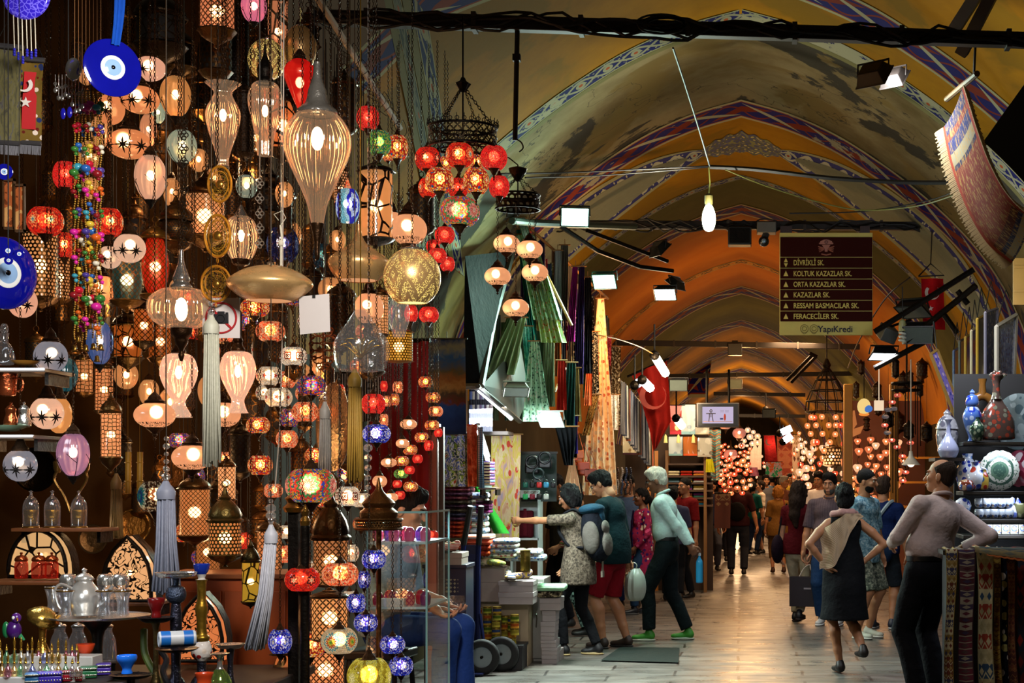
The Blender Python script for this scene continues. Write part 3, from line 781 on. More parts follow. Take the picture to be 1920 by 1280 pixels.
def size(u,v,w,h,Y):
 s=F/Y;th=math.atan(abs(u-U0)/F);return w/2/s*math.cos(th),h/2/s
TOP=3.86
BULB=20
_P={}
_PLACED=[]
def free(u,v,w,h,Y,up_=1.5,dn=1.5,top=None):
 for k in(0,1,-1,2,-2,3,-3,4,-4,5,-5,6,7,8,9):
  y=Y+k*.055;r,hz=size(u,v,w,h,y);p=W(u,v,y);z0,z1=p.z-hz*dn,p.z+hz*up_;r*=1.04
  ok=True
  for(qx,qy,qr,q0,q1,qt)in _PLACED:
   d=math.hypot(p.x-qx,p.y-qy)
   if(d<r+qr and z0<q1 and q0<z1)or(d<qr+.006 and z1<q1 and(top or TOP)>q0)or(d<r+.006 and q1<z1 and qt>z0):ok=False;break
  if ok:break
 _PLACED.append((p.x,p.y,r,z0,z1,top or TOP))
 return y
def proto(key,fn):
 if key not in _P:_P[key]=mesh(key if isinstance(key,str)else key[0],*fn())
 return _P[key]
def lobed(pr,n=24,**k):return B().lathe(pr,n,**k)
def arcp(z0,z1,n=12):return[(max(1e-3,math.sqrt(max(0,1-z*z))),z)for z in[z0+(z1-z0)*i/n for i in range(n+1)]]
CAP=[(.44,.60),(.47,.66),(.40,.70),(.42,.76),(.30,.84),(.26,.95),(.15,1.08),(.12,1.2),(.05,1.26),(.05,1.34)]
CUP=[(.03,-1.62),(.07,-1.52),(.03,-1.45),(.09,-1.36),(.05,-1.28),(.16,-1.15),(.22,-1.02),(.36,-.84),(.46,-.70),(.42,-.66)]
WIREM=flat('0b0908',.6,.3,noise=0)
def chain_mesh(L,link_=.016,r=.0016):
 b=B();n=max(1,int(L/(link_*.8)))
 for i in range(n):b.ring((0,0,L*(i+.5)/n),link_*.3,r,6,3,'y' if i%2 else 'x',1,1.75)
 return b
def hang(root,z0,ztop,chain=True,m=None,x=0):
 L=ztop-z0
 if L<.02:return
 b=chain_mesh(L)if chain else B().tube([(0,0,0),(0,0,L)],.0022,5)
 part('chain' if chain else 'cord',b,m or(CAPM if chain else WIREM),root,60,loc=(x,0,z0))
def put(root,name,data,m_scale,rz=0,loc=None):
 o=link(name,data,root,loc);o.scale=m_scale;o.rotation_euler=(0,0,rz);return o
def mosaic_lamp(u,v,w,h,Y,m,label,group=None,top=None,chain=True,cup=True,cat='lamp',rz=None,bulb=True,capm=None):
 Y=free(u,v,w,h,Y,1.7,2.0 if cup else 1.1,top);rx,rz_=size(u,v,w,h,Y);rz_/=.8;p=W(u,v,Y)
 root=thing('mosaic_pendant_lamp',label,cat,p,0,group);q=R.uniform(0,6)if rz is None else rz
 sc_=(rx,rx,rz_)
 put(root,'glass_globe',proto(('globe',m.name),lambda:(lobed(arcp(-.8,.8,14),26),m,180)),sc_,q)
 put(root,'cap',proto(('cap',capm),lambda:(lobed(sp(CAP,2),18,ribs=9,amp=.08),capm or CAPM,50)),sc_)
 if cup:put(root,'base_cup',proto('cup',lambda:(lobed(CUP,16,ribs=8,amp=.1),CAPM,50)),sc_)
 if bulb:put(root,'bulb',proto('bulb',lambda:(B().ball((0,0,0),.36,n=10,m=7),glow((1,.66,.36),BULB),180)),(rx,rx,rx),loc=(0,0,rz_*.1))
 hang(root,rz_*1.3,(top or TOP)-p.z,chain)
 return root
def frosted_lamp(u,v,w,h,Y,label,m=None,group=None,top=None,chain=True,skirt=True,spider=0,finial=True,cat='lamp',bulb=9):
 Y=free(u,v,w,h,Y,1.75,1.9 if finial else 1.1,top);rx,rz_=size(u,v,w,h,Y);p=W(u,v,Y)
 root=thing('frosted_pendant_lamp',label,cat,p,0,group);sc_=(rx,rx,rz_);m=m or frost()
 put(root,'glass_globe',proto(('fglobe',m.name),lambda:(lobed(arcp(-.97,.97,18),26),m,180)),sc_)
 put(root,'cap',proto('fcap',lambda:(lobed(sp([(.5,.84),(.55,.9),(.46,.98),(.5,1.05),(.34,1.2),(.28,1.42),(.14,1.6),(.05,1.75)],2),18,ribs=9,amp=.07),CAPM,50)),sc_)
 if skirt:put(root,'filigree_skirt',proto('fskirt',lambda:(B().lathe([(r*1.02,z)for r,z in arcp(-.93,-.55,6)],26,us=22,ribs=7,amp=.02),FIL,50)),sc_)
 if finial:put(root,'base_finial',proto('ffin',lambda:(lobed([(.03,-1.9),(.1,-1.78),(.04,-1.66),(.14,-1.5),(.1,-1.4),(.26,-1.22),(.4,-1.05),(.44,-.92)],14,ribs=7,amp=.08),CAPM,50)),sc_)
 for i in range(spider):put(root,'leaf_ornament',proto('spider',lambda:(spider_star(),BLK,40)),sc_,PI+(-.75,.1,.95,2.4)[i]+.2*math.sin(u))
 if bulb:put(root,'bulb',proto(('bulb',bulb),lambda:(B().ball((0,0,0),.36,n=10,m=7),glow((1,.7,.4),bulb*BULB/9),180)),(rx*.8,)*3,loc=(R.uniform(-.2,.2)*rx,-.2*rx,rz_*.2))
 hang(root,rz_*1.7,(top or TOP)-p.z,chain)
 return root
def spider_star():
 b=B()
 for k in range(8):
  a=k*2*PI/8;L=(.52,.34)[k%2];pts=[]
  for t,wd in((0,.02),(.3,.05),(.6,.04),(1,.003)):
   pts.append((t*L,wd))
  vs=[]
  for t,wd in pts:
   for sgn in(1,-1):
    px=math.sin(a)*t+math.cos(a)*wd*sgn;pz=math.cos(a)*t-math.sin(a)*wd*sgn-.28
    lat=pz;r=math.sqrt(max(.02,1-min(.99,lat*lat)))*1.03
    an=px/r
    vs.append((math.sin(an)*r,math.cos(an)*r,lat*1.02))
  n=len(vs);b.add(vs,[(i,i+1,i+3,i+2)for i in range(0,n-2,2)])
 b.ball((0,.985,-.28),.06,n=6,m=4)
 return b
EGG=[(.34,1.0),(.62,.86),(.9,.52),(1.0,.1),(.94,-.3),(.7,-.72),(.4,-.94),(.2,-1.0)]
def egg_lamp(u,v,w,h,Y,label,c=(1,.55,.34),st=.7,see=.45,ribs=14,group=None,top=None,cage=True,bulb=10,chain=True,pr=None):
 Y=free(u,v,w,h,Y,1.4,1.4,top);rx,rz_=size(u,v,w,h,Y);p=W(u,v,Y);m=frost(c,st,see)
 root=thing('egg_pendant_lamp',label,'lamp',p,0,group);sc_=(rx,rx,rz_)
 put(root,'glass_egg',proto(('egg',m.name,bool(pr)),lambda:(lobed(sp(pr or EGG,4),56,ribs=ribs,amp=.07),m,180)),sc_)
 put(root,'cap',proto('ecap',lambda:(lobed(sp([(.40,.92),(.46,1.0),(.36,1.1),(.38,1.16),(.2,1.32),(.08,1.42)],2),16,ribs=8,amp=.1),CAPM,50)),sc_)
 if cage:
  def f():
   b=B()
   for i in range(5):
    a=i*2*PI/5;c_,s_=math.sin(a),math.cos(a)
    b.tube([(c_*r,s_*r,z)for r,z in((.2,-1.18),(.46,-1.0),(.8,-.72),(1.0,-.4),(1.08,-.3),(1.1,-.2),(1.03,-.16))],.022,5)
    a2=a+.62;b.tube([(math.sin(a+.62*t)*r,math.cos(a+.62*t)*r,z)for t,r,z in((0,1.03,-.4),(.5,1.04,-.2),(1,1.03,.02))],.018,5)
   return b.lathe([(.05,-1.4),(.12,-1.3),(.3,-1.12),(.42,-1.0)],12),BLK,50
  put(root,'wire_cage',proto('cage',f),sc_)
 if bulb:put(root,'bulb',proto(('bulb',bulb),lambda:(B().ball((0,0,0),.36,n=10,m=7),glow((1,.7,.4),bulb*BULB/9),180)),(rx*.75,rx*.75,rx*.95),loc=(0,0,rz_*.1))
 hang(root,rz_*1.4,(top or TOP)-p.z,chain)
 return root
def ribbed_lamp(u,v,w,h,Y,prof_,label,capp=None,base=None,ribs=18,top=None,c=(1,.70,.44),st=.09,see=.64,bulbz=.25,amp=.13,twist=0,capm=None,name='hanging_glass_lamp',bulb=1):
 """prof_ in units of half-width and half-height, from the top down"""
 Y=free(u,v,w,h,Y,1.3,1.3,top);rx,rz_=size(u,v,w,h,Y);p=W(u,v,Y);m=rib_glass(c,st,see)
 root=thing(name,label,'lamp',p);sc_=(rx,rx,rz_)
 part('ribbed_glass',lobed(sp(prof_,5),5*ribs if ribs else 40,ribs=ribs,amp=amp,twist=twist).xf(Matrix.Diagonal((*sc_,1))),m,root,180)
 if capp:part('cap',lobed(sp(capp,3),28,ribs=14,amp=.05).xf(Matrix.Diagonal((*sc_,1))),capm or SLV,root,50)
 if base:part('base',lobed(sp(base,3),20,ribs=10,amp=.06).xf(Matrix.Diagonal((*sc_,1))),capm or CAPM,root,50)
 if bulb:part('bulb',B().ball((0,0,rz_*bulbz),rx*.2,(1,1,1.9)),glow((1,.72,.42),14),root,180)
 if top!=0:hang(root,rz_*(capp[-1][1]if capp else 1)-.01,(top or TOP)-p.z)
 return root
def lantern(u,v,w,h,Y,label,pat='hex',cell=.012,dome=.9,basev=.7,m='5a3e1c',c=(1,.6,.3),st=1.2,sides=28,top=None,group=None,lit=True,inner=None,shape=None,ring=True,name='hanging_metal_lantern',chain=True):
 """a pierced metal cylinder w x h pixels with a dome above and a foot below (in half-widths)"""
 Y=free(u,v,w,h,Y,1+dome*w/h,1+basev*w/h,top or 3.86);rx,rz_=size(u,v,w,h,Y);p=W(u,v,Y);root=thing(name,label,'lantern',p,0,group)
 body=shape or[(1,-1),(1,1)]
 pr=[(r*rx,z*rz_)for r,z in body];us=2*PI*rx/cell
 b=B().lathe(pr if not shape else sp(pr,4),sides,us=us);b.uv=[(a,q/cell)for a,q in b.uv]
 part('lattice',b,metal(m,.4,pat),root,50)
 if lit or inner:part('inner_glass',B().lathe([(r*.93,z)for r,z in(pr if not shape else sp(pr,4))],20),inner or frost((c[0],c[1]*.75,c[2]*.5),st*.8),root,180)
 if lit:part('bulb',B().ball((0,0,0),min(rx,rz_)*.36,n=10,m=7),glow((1,.7,.4),BULB*1.2),root,180)
 mm=metal(m,.36);k=rx
 dm=[(1.06,-.04),(1.14,.05),(1.0,.12),(1.02,.22),(.86,.5),(.5,.78),(.34,.86),(.4,.95),(.22,1.05),(.1,1.3),(.04,1.36)]
 part('dome',lobed([(r*k,z*k*dome)for r,z in sp(dm,2)],24,c=(0,0,rz_),ribs=12,amp=.05),mm,root,50)
 bs_=[(.04,-1.2),(.16,-1.1),(.08,-1.0),(.3,-.8),(.85,-.45),(1.0,-.2),(1.12,-.08),(1.06,.02)]
 if basev:part('foot',lobed([(r*k,z*k*basev)for r,z in bs_],24,c=(0,0,-rz_),ribs=12,amp=.05),mm,root,50)
 if ring:part('hanging_ring',B().ring((0,0,rz_+k*dome*1.36+.014),.014,.0025,12,4,'y'),mm,root,60)
 if top!=0:hang(root,rz_+k*dome*1.36+.026,(top or TOP)-p.z,chain)
 return root
def tassel(u,v0,v1,w,Y,c,label,top=None,spread=1.15,lean=0,crystal=True,head='3a2a18'):
 p=W(u,v0,Y);L=(v1-v0)*Y/F;r=w/2*Y/F
 root=thing('hanging_tassel',label,'tassel',p)
 b=B();k=46
 for i in range(k):
  a=i*2.39996;q=math.sqrt((i+.5)/k);x,y=math.sin(a)*q*r,math.cos(a)*q*r
  dx=R.uniform(-.15,.15)*r
  b.tube([(x*.8,y*.8,0),(x+lean*L*.35,y,-L*.5),(x*spread+dx+lean*L,y*spread,-L*R.uniform(.94,1.0))],r*.16,4)
 part('fringe',b,flat(c,.55,0,.25,60),root,180)
 part('head',lobed([(r*.98,-.03),(r*1.04,0),(r*.9,.012),(r*.5,.03),(r*.3,.045)],16),flat(c,.5),root,60)
 if crystal:part('beadwork',B().ball((0,0,.062),r*.5,n=8,m=6).ball((0,0,.062+r*.9),r*.35,n=8,m=6),rib_glass((1,.95,.9),.02,.5),root,40)
 part('cord',B().tube([(0,0,.05),(0,0,(top or TOP)-p.z)],.0022,5),flat(head,.5),root,180)
 return root
# -- the lamp stall on the left
ML=mosaic_lamp
for a in((85,415,72,50,7.0,RED(),'glowing red mosaic globe on a brass cup, nearest the small icon frames'),(122,328,48,48,7.6,CRIM(),'round speckled red mosaic globe under the flag banner, partly behind the bead strings'),(203,417,58,50,7.2,RED(),'red mosaic globe with a blue star just beyond the bead strings'),(121,460,44,46,7.9,RED(),'red mosaic globe tucked behind the bead strings above the pierced lantern'),(690,222,44,42,8.3,CRIM(),'plain dark red mosaic globe high up beside the white slanting pole'),(711,268,46,44,8.0,GREENM(),'green and yellow mosaic globe below the dark red one near the slanting pole'),(745,277,42,44,8.4,MULTI(),'small amber and red mosaic globe at the lower end of the slanting pole'),(728,292,22,20,8.7,MULTI(),'tiny many-coloured mosaic globe between the green and the amber one'),(478,577,56,32,7.7,MULTI(),'flat red mosaic lamp just to the side of the no-photo sign'),(507,621,56,36,7.4,ORG(),'orange mosaic lamp with a belt of dark tiles under the gold disc lamp'),(550,668,53,33,7.3,CREAMF(),'pinkish mosaic lamp with dark red flowers beneath the blank white card'),(584,723,56,36,7.3,MULTI2(),'dim blue, yellow and red mosaic lamp beside the copper filigree ornament'),(572,772,50,36,7.9,ORG(),'orange mosaic lamp half hidden under the dim blue and yellow one'),(505,705,50,34,7.8,CREAM(),'cream mosaic lamp with faint speckles behind the thin white cable'),(522,745,54,34,7.5,CREAM(),'cream mosaic lamp with brown scrolls below the speckled cream one'),(484,797,46,30,7.4,MULTI(),'small confetti-coloured mosaic lamp left of the thin white cable'),(538,823,42,32,7.5,ORG(),'orange mosaic lamp with a star hanging just past the thin white cable'),(488,872,48,36,7.4,MULTI(),'confetti-coloured mosaic lamp beneath the smaller confetti one'),(583,910,98,62,6.9,ROSE(),'largest mosaic lamp, pink, orange and green rosettes, on a tall ribbed black cap'),(652,930,48,36,7.1,CREAMF(),'white mosaic lamp with red leaf shapes at the foot of the gold tassel'),(700,757,46,36,7.6,CRIM(),'bright red mosaic lamp next to the gold tassel'),(706,813,54,34,7.3,BLUE(),'dark blue mosaic lamp with a white star, next to the gold tassel'),(567,1086,68,42,6.8,REDSTAR(),'vivid red mosaic lamp with a flower of many tiles beside a black post'),(638,1076,70,42,6.9,ORG(),'orange-red mosaic lamp with crossed bands in front of the tall brass lantern'),(525,1202,46,44,6.8,BLUE(),'round blue mosaic lamp at the end of the trailing white tassel'),(582,1206,64,48,7.2,MULTI(),'red and amber mosaic lamp behind the black post near the bottom'),(636,1201,70,46,6.7,ROSET(),'sand-coloured mosaic lamp with a green, yellow and red target flower'),(692,1268,84,66,6.6,YELM(),'big yellow-green mosaic lamp cut by the lower edge of the view'),(291,930,68,56,7.6,mosaic(('d8b890','3a2412','e8c8a0','54361a'),('2a8a80','1a3a80','2a8a80','e8d8b0','3a2010'),4,.55,12,16),'beige and brown mosaic lamp with a big turquoise eye above the grey tassel'),(530,459,62,62,8.5,mosaic(('1c2a6a','3a4a98','101840','585a90'),('8a9ac8','1a2a6a'),5,.32,14),'unlit dark blue mosaic ball behind the knotted string'),(606,480,40,44,8.8,mosaic(('1a4a58','20687a','102a40'),(),5,.35,12),'dim blue-green mosaic ball behind the neck of the big tear-shaped lamp'),):
 ML(a[0],a[1],a[2],a[3],a[4],a[5],a[6])
def crown(name,label,u,v,wpx,hpx,Y,vtop,m,spikes,pat,spokes=6,hook=True):
 r=wpx/2*Y/F;hh=hpx*Y/F;p=W(u,v,Y);root=thing(name,label,'chandelier',p)
 b=B().lathe([(r,-hh/2),(r,hh/2)],40,us=2*PI*r/.035);b.uv=[(a,c/.035)for a,c in b.uv]
 part('openwork_band',b,metal('2e2416',.45,pat),root,180)
 q=B().ring((0,0,hh/2),r,.006,36,6).ring((0,0,-hh/2),r,.006,36,6).ring((0,0,0),r,.003,36,5)
 for i in range(spokes):
  a=2*PI*i/spokes;q.tube([(0,0,-hh*.3),(math.sin(a)*r,math.cos(a)*r,-hh*.4)],.004,5)
 part('hoop',q,BLK,root,60)
 if spikes:
  q=B()
  for i in range(30):
   a=2*PI*i/30;x,y=math.sin(a)*r,math.cos(a)*r
   q.ring((x,y,hh/2+.014),.009,.0022,7,3,'y');q.tube([(x,y,hh/2),(x*1.05,y*1.05,hh/2+.035)],.002,3)
  part('scroll_edge',q,BLK,root,60)
 zt=(v-vtop)*Y/F;
 for i in range(4):
  a=.4+i*PI/2;e=Vector((math.sin(a)*r,math.cos(a)*r,hh/2));t=Vector((0,0,zt))
  c=chain_mesh((t-e).length,.02,.002);rot=(t-e).to_track_quat('Z','Y').to_matrix().to_4x4()
  part('chain',c.xf(Matrix.Translation(e)@rot),BLK,root,60)
 part('rod',B().tube([(0,0,-hh),(0,0,zt+.02)],.004,6),BLK,root)
 part('rosette',lobed([(.008,.035),(.014,.02),(.034,.007),(.02,-.014),(.008,-.03)],14,c=(0,0,zt),ribs=7,amp=.2),BLK,root)
 return root,p,r
c1,p1,r1=crown('chandelier','black scrollwork chandelier crown carrying the red mosaic globes',868,258,126,36,7.2,160,BLK,True,'rings')
part('hanger',B().tube([(0,0,(258-160)*7.2/F),(0,0,(258-30)*7.2/F)],.004,6),BLK,c1)
for u,v,w,h,dy,m,lab in((802,298,49,40,.0,REDSTAR(),'red mosaic globe with a glowing star at the stall end of the red cluster'),(862,291,53,42,-.12,RED(),'red and teal mosaic globe at the top middle of the red cluster'),(926,296,51,42,.0,CRIM(),'plain bright red mosaic globe at the aisle end of the red cluster\'s top row'),(824,338,54,44,-.1,MULTI(),'red and gold mosaic globe in the middle row of the red cluster, stall side'),(893,339,49,46,-.1,MULTI(),'many-coloured mosaic globe in the middle row of the red cluster, aisle side'),(936,350,39,38,.06,CRIM(),'smaller crimson mosaic globe lowest on the aisle side of the red cluster'),(802,352,36,34,.14,RED(),'red mosaic globe peeping out behind the red and gold one'),(859,353,38,36,.12,REDSTAR(),'red mosaic globe peeping out at the centre of the red cluster'),(836,307,26,26,.16,MULTI(),'tiny mosaic globe glimpsed behind the front row of the red cluster'),(893,305,30,30,.16,MULTI(),'small mosaic globe glimpsed behind the crimson one of the red cluster'),(862,397,76,52,-.05,ROSE(),'big pink rosette mosaic lamp hanging at the bottom of the red cluster')):
 ML(u,v,w,h,7.2+dy,m,lab,top=p1.z-.01)
c2,p2,r2=crown('chandelier','small pierced brass chandelier ring carrying five frosted white lamps',971,379,82,26,8.6,330,BRZ,False,'dots')
part('hanger',B().tube([(0,0,.10),(0,0,.20),(-.05,0,.24),(-.09,0,.23)],.004,6).join(B().lathe([(.01,.12),(.045,.16),(.05,.18),(.02,.19)],14)),CAPM,c2)
for u,v,dy,lab in((950,457,.06,'frosted white lamp highest on the aisle chandelier, stall side'),(993,468,-.08,'frosted white lamp high on the aisle chandelier beside the mint scarves'),(933,518,-.04,'frosted white lamp hanging furthest to the stall side of the aisle chandelier'),(1003,511,.08,'frosted white lamp in the middle tier of the aisle chandelier against the scarves'),(967,577,0,'frosted white lamp hanging lowest on the aisle chandelier')):
 frosted_lamp(u,v,50,36,8.6+dy,lab,top=p2.z-.03)
for u,v,w,h,Y,lab in((834,441,38,30,8.5,'small red mosaic globe at the top of the string behind the pierced gold ball'),(820,480,36,28,8.3,'small red mosaic globe second from the top beside the pierced gold ball'),(839,495,28,26,8.7,'small red mosaic globe on the aisle side of its twin by the gold ball'),(804,590,38,28,8.3,'small orange-red globe just under the pierced gold ball'),(771,588,26,30,8.8,'small red globe half hidden below the pierced gold ball'),(812,462,26,24,9.0,'dim red globe hidden behind the rim of the gold ball')):
 ML(u,v,w,h,Y,CRIM(),lab)
small=[(798,716,28,20,MULTI),(812,745,28,19,MULTI),(817,771,28,19,ORG),(810,797,28,18,MULTI),(822,811,16,16,CRIM),(791,820,28,18,MULTI),(804,835,18,20,CRIM),(769,843,28,18,MULTI),(783,860,20,16,CRIM),(753,864,28,18,MULTI),(768,881,20,15,CRIM),(752,888,28,16,GREENM),(745,907,18,14,CRIM),(770,912,28,18,MULTI),(750,928,20,16,CRIM),(720,724,14,20,CRIM),(746,726,20,22,ORG),(725,752,20,20,ORG),(740,749,18,22,MULTI),(720,788,18,24,ORG),(808,1003,28,18,CRIM)]
for i,(u,v,w,h,m)in enumerate(small):
 lab='little red or mottled mosaic lamp strung in a column before the red cloth' if i<15 else('little glowing orange mosaic lamp in the knot atop the red cloth' if i<20 else 'little red mosaic lamp beside the seated man\'s face')
 ML(u,v,w,h,9.0+.06*(i%3)if i<20 else 8.95,m(),lab,group=('lamp column on the red cloth' if i<15 else 'lamps atop the red cloth')if i<20 else None,top=3.2)
for u,v,w,h in((766,795,32,20),(755,831,26,18),(729,867,30,18),(712,902,28,24),(733,932,28,18)):
 frosted_lamp(u,v,w,h,8.9,'little frosted white lamp among the red lamps before the red cloth',group='white lamps on the red cloth',top=3.2)
FR2=frost((1,.52,.34),.8,.3)
CRK=frost((.62,.60,.68),.42,.3,True)
CRW=frost((1,.64,.44),.8,.3,True)
PCH=frost((1,.36,.13),.75,.3)
GRN=frost((.72,.85,.55),.45,.35)
for u,v,w,h,Y,m,sp_,lab in((281,129,62,46,7.3,FR2,2,'pale pink glass lamp with chains across it beside the evil eye disc'),(263,187,74,52,7.1,PCH,3,'peach glass lamp with dark leaf sprays at the lower rim of the evil eye disc'),(207,205,56,58,7.5,PCH,2,'peach glass globe partly behind the evil eye disc'),(242,270,86,56,7.2,PCH,3,'large flattened peach glass lamp with leaf sprays under the evil eye disc'),(243,465,62,56,6.9,CRW,3,'white crackled globe with leaf sprays above the blue lattice lantern'),(206,482,46,44,7.3,CRW,2,'white crackled globe partly behind its bigger neighbour above the blue lantern'),(190,543,50,58,7.4,PCH,2,'peach globe with a leaf spray next to the bead strings at mid height'),(42,566,58,60,6.9,FR2,3,'pink-white globe with leaf sprays hanging under the blue glass bowl'),(95,668,66,62,6.8,CRK,3,'unlit silvery crackled globe with leaf sprays above the LED shelf'),(88,774,66,62,6.8,CRW,3,'lit white globe with a leaf spray in front of an amber one'),(38,872,66,62,6.7,CRK,3,'grey crackled globe lowest of the leaf-sprayed globes by the shelves'),(111,778,50,70,7.2,frost((1,.42,.12),.7,.3),0,'amber glass globe behind the lit white one')):
 frosted_lamp(u,v,w,h,Y,lab,m,skirt=False,spider=sp_,finial=False)
for u,v,w,h,Y,lab in((290,778,80,50,6.9,'flat frosted white lamp hanging alone left of the long silver tassel'),(360,857,78,50,6.8,'flat frosted white lamp at the lower end of the silver tassel'),(416,777,72,50,7.1,'flat frosted white lamp crossed by the silver tassel'),(692,578,56,62,7.5,'tall frosted white lamp with a gold lace skirt under the copper onion lamp'),(766,430,70,60,8.2,'round frosted pink lamp in black wire above the pierced gold ball'),(735,420,40,50,8.6,'frosted pink lamp half hidden by the octagonal lantern')):
 frosted_lamp(u,v,w,h,Y,lab)
for u,v,w,h,Y,c,st,see,bb,lab in((329,181,58,76,7.2,(1,.42,.12),.55,.3,10,'orange ribbed glass egg with a wire cage near the top of the stall'),(296,212,28,40,7.8,(.75,.85,.6),.4,.4,8,'pale green glass egg peeping out behind the orange one'),(341,275,56,62,7.3,(.72,.8,.58),.38,.4,8,'pale green ribbed glass egg under a silver dish cap'),(278,245,32,62,7.6,(1,.42,.2),.6,.35,10,'narrow orange glass egg behind the big flattened peach lamp'),(282,333,60,84,7.1,(1,.54,.34),.7,.3,10,'pinkish white ribbed glass egg in a wire cage, level with the gold medallions'),(187,643,50,80,7.0,(.16,.3,.75),.3,.4,6,'blue ribbed glass egg at the bottom of the bead strings'),(121,702,50,64,7.3,(.03,.3,.36),.22,.35,0,'unlit teal glass egg behind the silvery crackled globe'),(137,852,62,80,6.8,(.75,.35,.55),.5,.35,9,'purple-pink ribbed glass egg in a wire cage at the foot of the hex lantern'),(476,14,48,56,7.2,(1,.25,.4),.7,.3,9,'pink glass egg cut by the top edge of the view'),(462,350,40,44,8.3,(.7,.78,.6),.3,.4,6,'pale glass egg in curled wire behind the ornate silver chain')):
 egg_lamp(u,v,w,h,Y,lab,c,st,see,bulb=bb)
egg_lamp(562,160,62,96,7.0,'deep red glass teardrop lamp with a scalloped black cap',(.75,.008,.006),.8,.2,0,cage=False,bulb=6,pr=[(.42,1.0),(.8,.8),(1.0,.5),(.92,.25),(.6,-.25),(.3,-.7),(.04,-1.0)])
ribbed_lamp(595,318,122,212,6.7,[(.3,1.0),(.62,.97),(.93,.72),(1.0,.48),(.93,.24),(.72,-.05),(.48,-.35),(.3,-.62),(.2,-.9),(.18,-1.0)],'largest clear ribbed glass lamp, a tear shape on a long metal stem',capp=[(.5,.95),(.62,.99),(.6,1.05),(.46,1.12),(.34,1.2),(.28,1.4),(.16,1.6),(.1,1.9)],base=[(.02,-1.6),(.07,-1.55),(.09,-1.3),(.2,-1.0),(.21,-.95)],ribs=20,bulbz=.55)
ribbed_lamp(418,236,66,160,6.9,[(1.0,1.0),(.72,.9),(.5,.78),(.62,.62),(.9,.4),(.95,.18),(.78,-.15),(.5,-.5),(.32,-.8),(.36,-1.0)],'clear ribbed glass vase lamp with a flared lip hanging on a bright chain',base=[(.05,-1.25),(.16,-1.15),(.3,-1.05),(.36,-.95)],bulbz=.25,capp=[(.5,.76),(.42,.84),(.2,.95),(.06,1.05)])
ribbed_lamp(497,222,62,140,7.1,[(.4,1.0),(.8,.86),(1.0,.55),(.92,.2),(.68,-.25),(.5,-.6),(.44,-1.0)],'clear ribbed glass lamp under a black onion cap beside the big tear',capp=[(.5,.92),(.55,1.0),(.42,1.12),(.5,1.3),(.3,1.5),(.12,1.7),(.05,2.0)],capm=BLK,bulbz=.2)
ribbed_lamp(340,578,124,76,6.7,[(.3,1.0),(.62,.9),(.93,.5),(1.0,0),(.9,-.5),(.6,-.88),(.28,-1.0)],'wide clear ribbed glass lamp like a pumpkin under a tall silver spire',capp=[(.3,.96),(.33,1.1),(.24,1.3),(.27,1.45),(.17,1.9),(.09,2.3),(.06,2.9)],base=[(.04,-2.6),(.1,-2.3),(.06,-2.1),(.2,-1.7),(.22,-1.5),(.32,-1.3),(.34,-.95)],bulbz=-.05)
ribbed_lamp(452,446,62,82,7.6,[(.4,1.0),(.75,.8),(1.0,.3),(1.0,-.2),(.8,-.7),(.55,-1.0)],'round clear ribbed glass lamp beside the gold medallions',capp=[(.45,.95),(.4,1.05),(.2,1.3),(.08,1.5)],base=[(.2,-1.3),(.5,-1.2),(.6,-.98)],bulbz=.1)
ribbed_lamp(335,722,70,120,7.0,[(.3,1.0),(.75,.9),(1.0,.55),(.95,.2),(.65,-.2),(.4,-.45),(.36,-.6),(.6,-.85),(.75,-1.0)],'swirled pink-white glass lamp with a flared foot left of the silver tassel',c=(1,.62,.42),st=.45,see=.4,capp=[(.35,.98),(.4,1.06),(.25,1.2),(.08,1.4)],capm=CAPM,bulbz=.4,twist=40,amp=.06)
ribbed_lamp(446,716,66,116,7.0,[(.3,1.0),(.75,.9),(1.0,.5),(.92,.1),(.6,-.3),(.36,-.6),(.5,-.9),(.6,-1.0)],'swirled pink-white glass lamp with a flared foot right of the silver tassel',c=(1,.62,.42),st=.45,see=.4,capp=[(.35,.98),(.42,1.06),(.25,1.25),(.3,1.35),(.08,1.6)],capm=CAPM,bulbz=.35,twist=40,amp=.06)
ribbed_lamp(748,590,40,84,8.2,[(.45,1.0),(.6,.8),(1.0,.3),(1.0,-.2),(.7,-.7),(.55,-1.0)],'unlit clear glass vase lamp under the pierced gold ball',c=(.95,.9,.85),st=.05,see=.75,ribs=0,capp=[(.4,.95),(.3,1.1),(.08,1.25)],bulb=0)
def gold_lamp(u,v,w,h,Y,pr,label,pierced=False,name='hanging_gold_lamp',cord=True,glow_=None):
 Y=free(u,v,w,h,Y,1.25,1.05);rx,rz_=size(u,v,w,h,Y);p=W(u,v,Y);root=thing(name,label,'lamp',p);D=Matrix.Diagonal((rx,rx,rz_,1))
 ball=lobed(sp(pr,5),44)
 o=part('gold_glass',ball,gold_glass(pierced),root,180);o.scale=(rx,rx,rz_)
 lo=pr[-1];part('inner_lining',lobed([(lo[0]*.97,lo[1]+.02),(lo[0]*.9,lo[1]+.12),(.001,lo[1]+.4)],30).xf(D),glow_ or glow((1,.45,.2),.7),root,180)
 part('collar',lobed([(pr[0][0]*1.08,pr[0][1]-.06),(pr[0][0]*1.12,pr[0][1]+.03),(.08,pr[0][1]+.12),(.03,pr[0][1]+.2)],16).xf(D),SLV,root)
 hang(root,rz_*(pr[0][1]+.18),TOP-p.z)
 return root
gold_lamp(672,472,114,110,6.8,[(.07,1.0),(.08,.85),(.13,.55),(.3,.25),(.62,.03),(.93,-.2),(1.0,-.42),(.9,-.68),(.66,-.98)],'shiny copper-gold glass lamp shaped like an onion with a long neck')
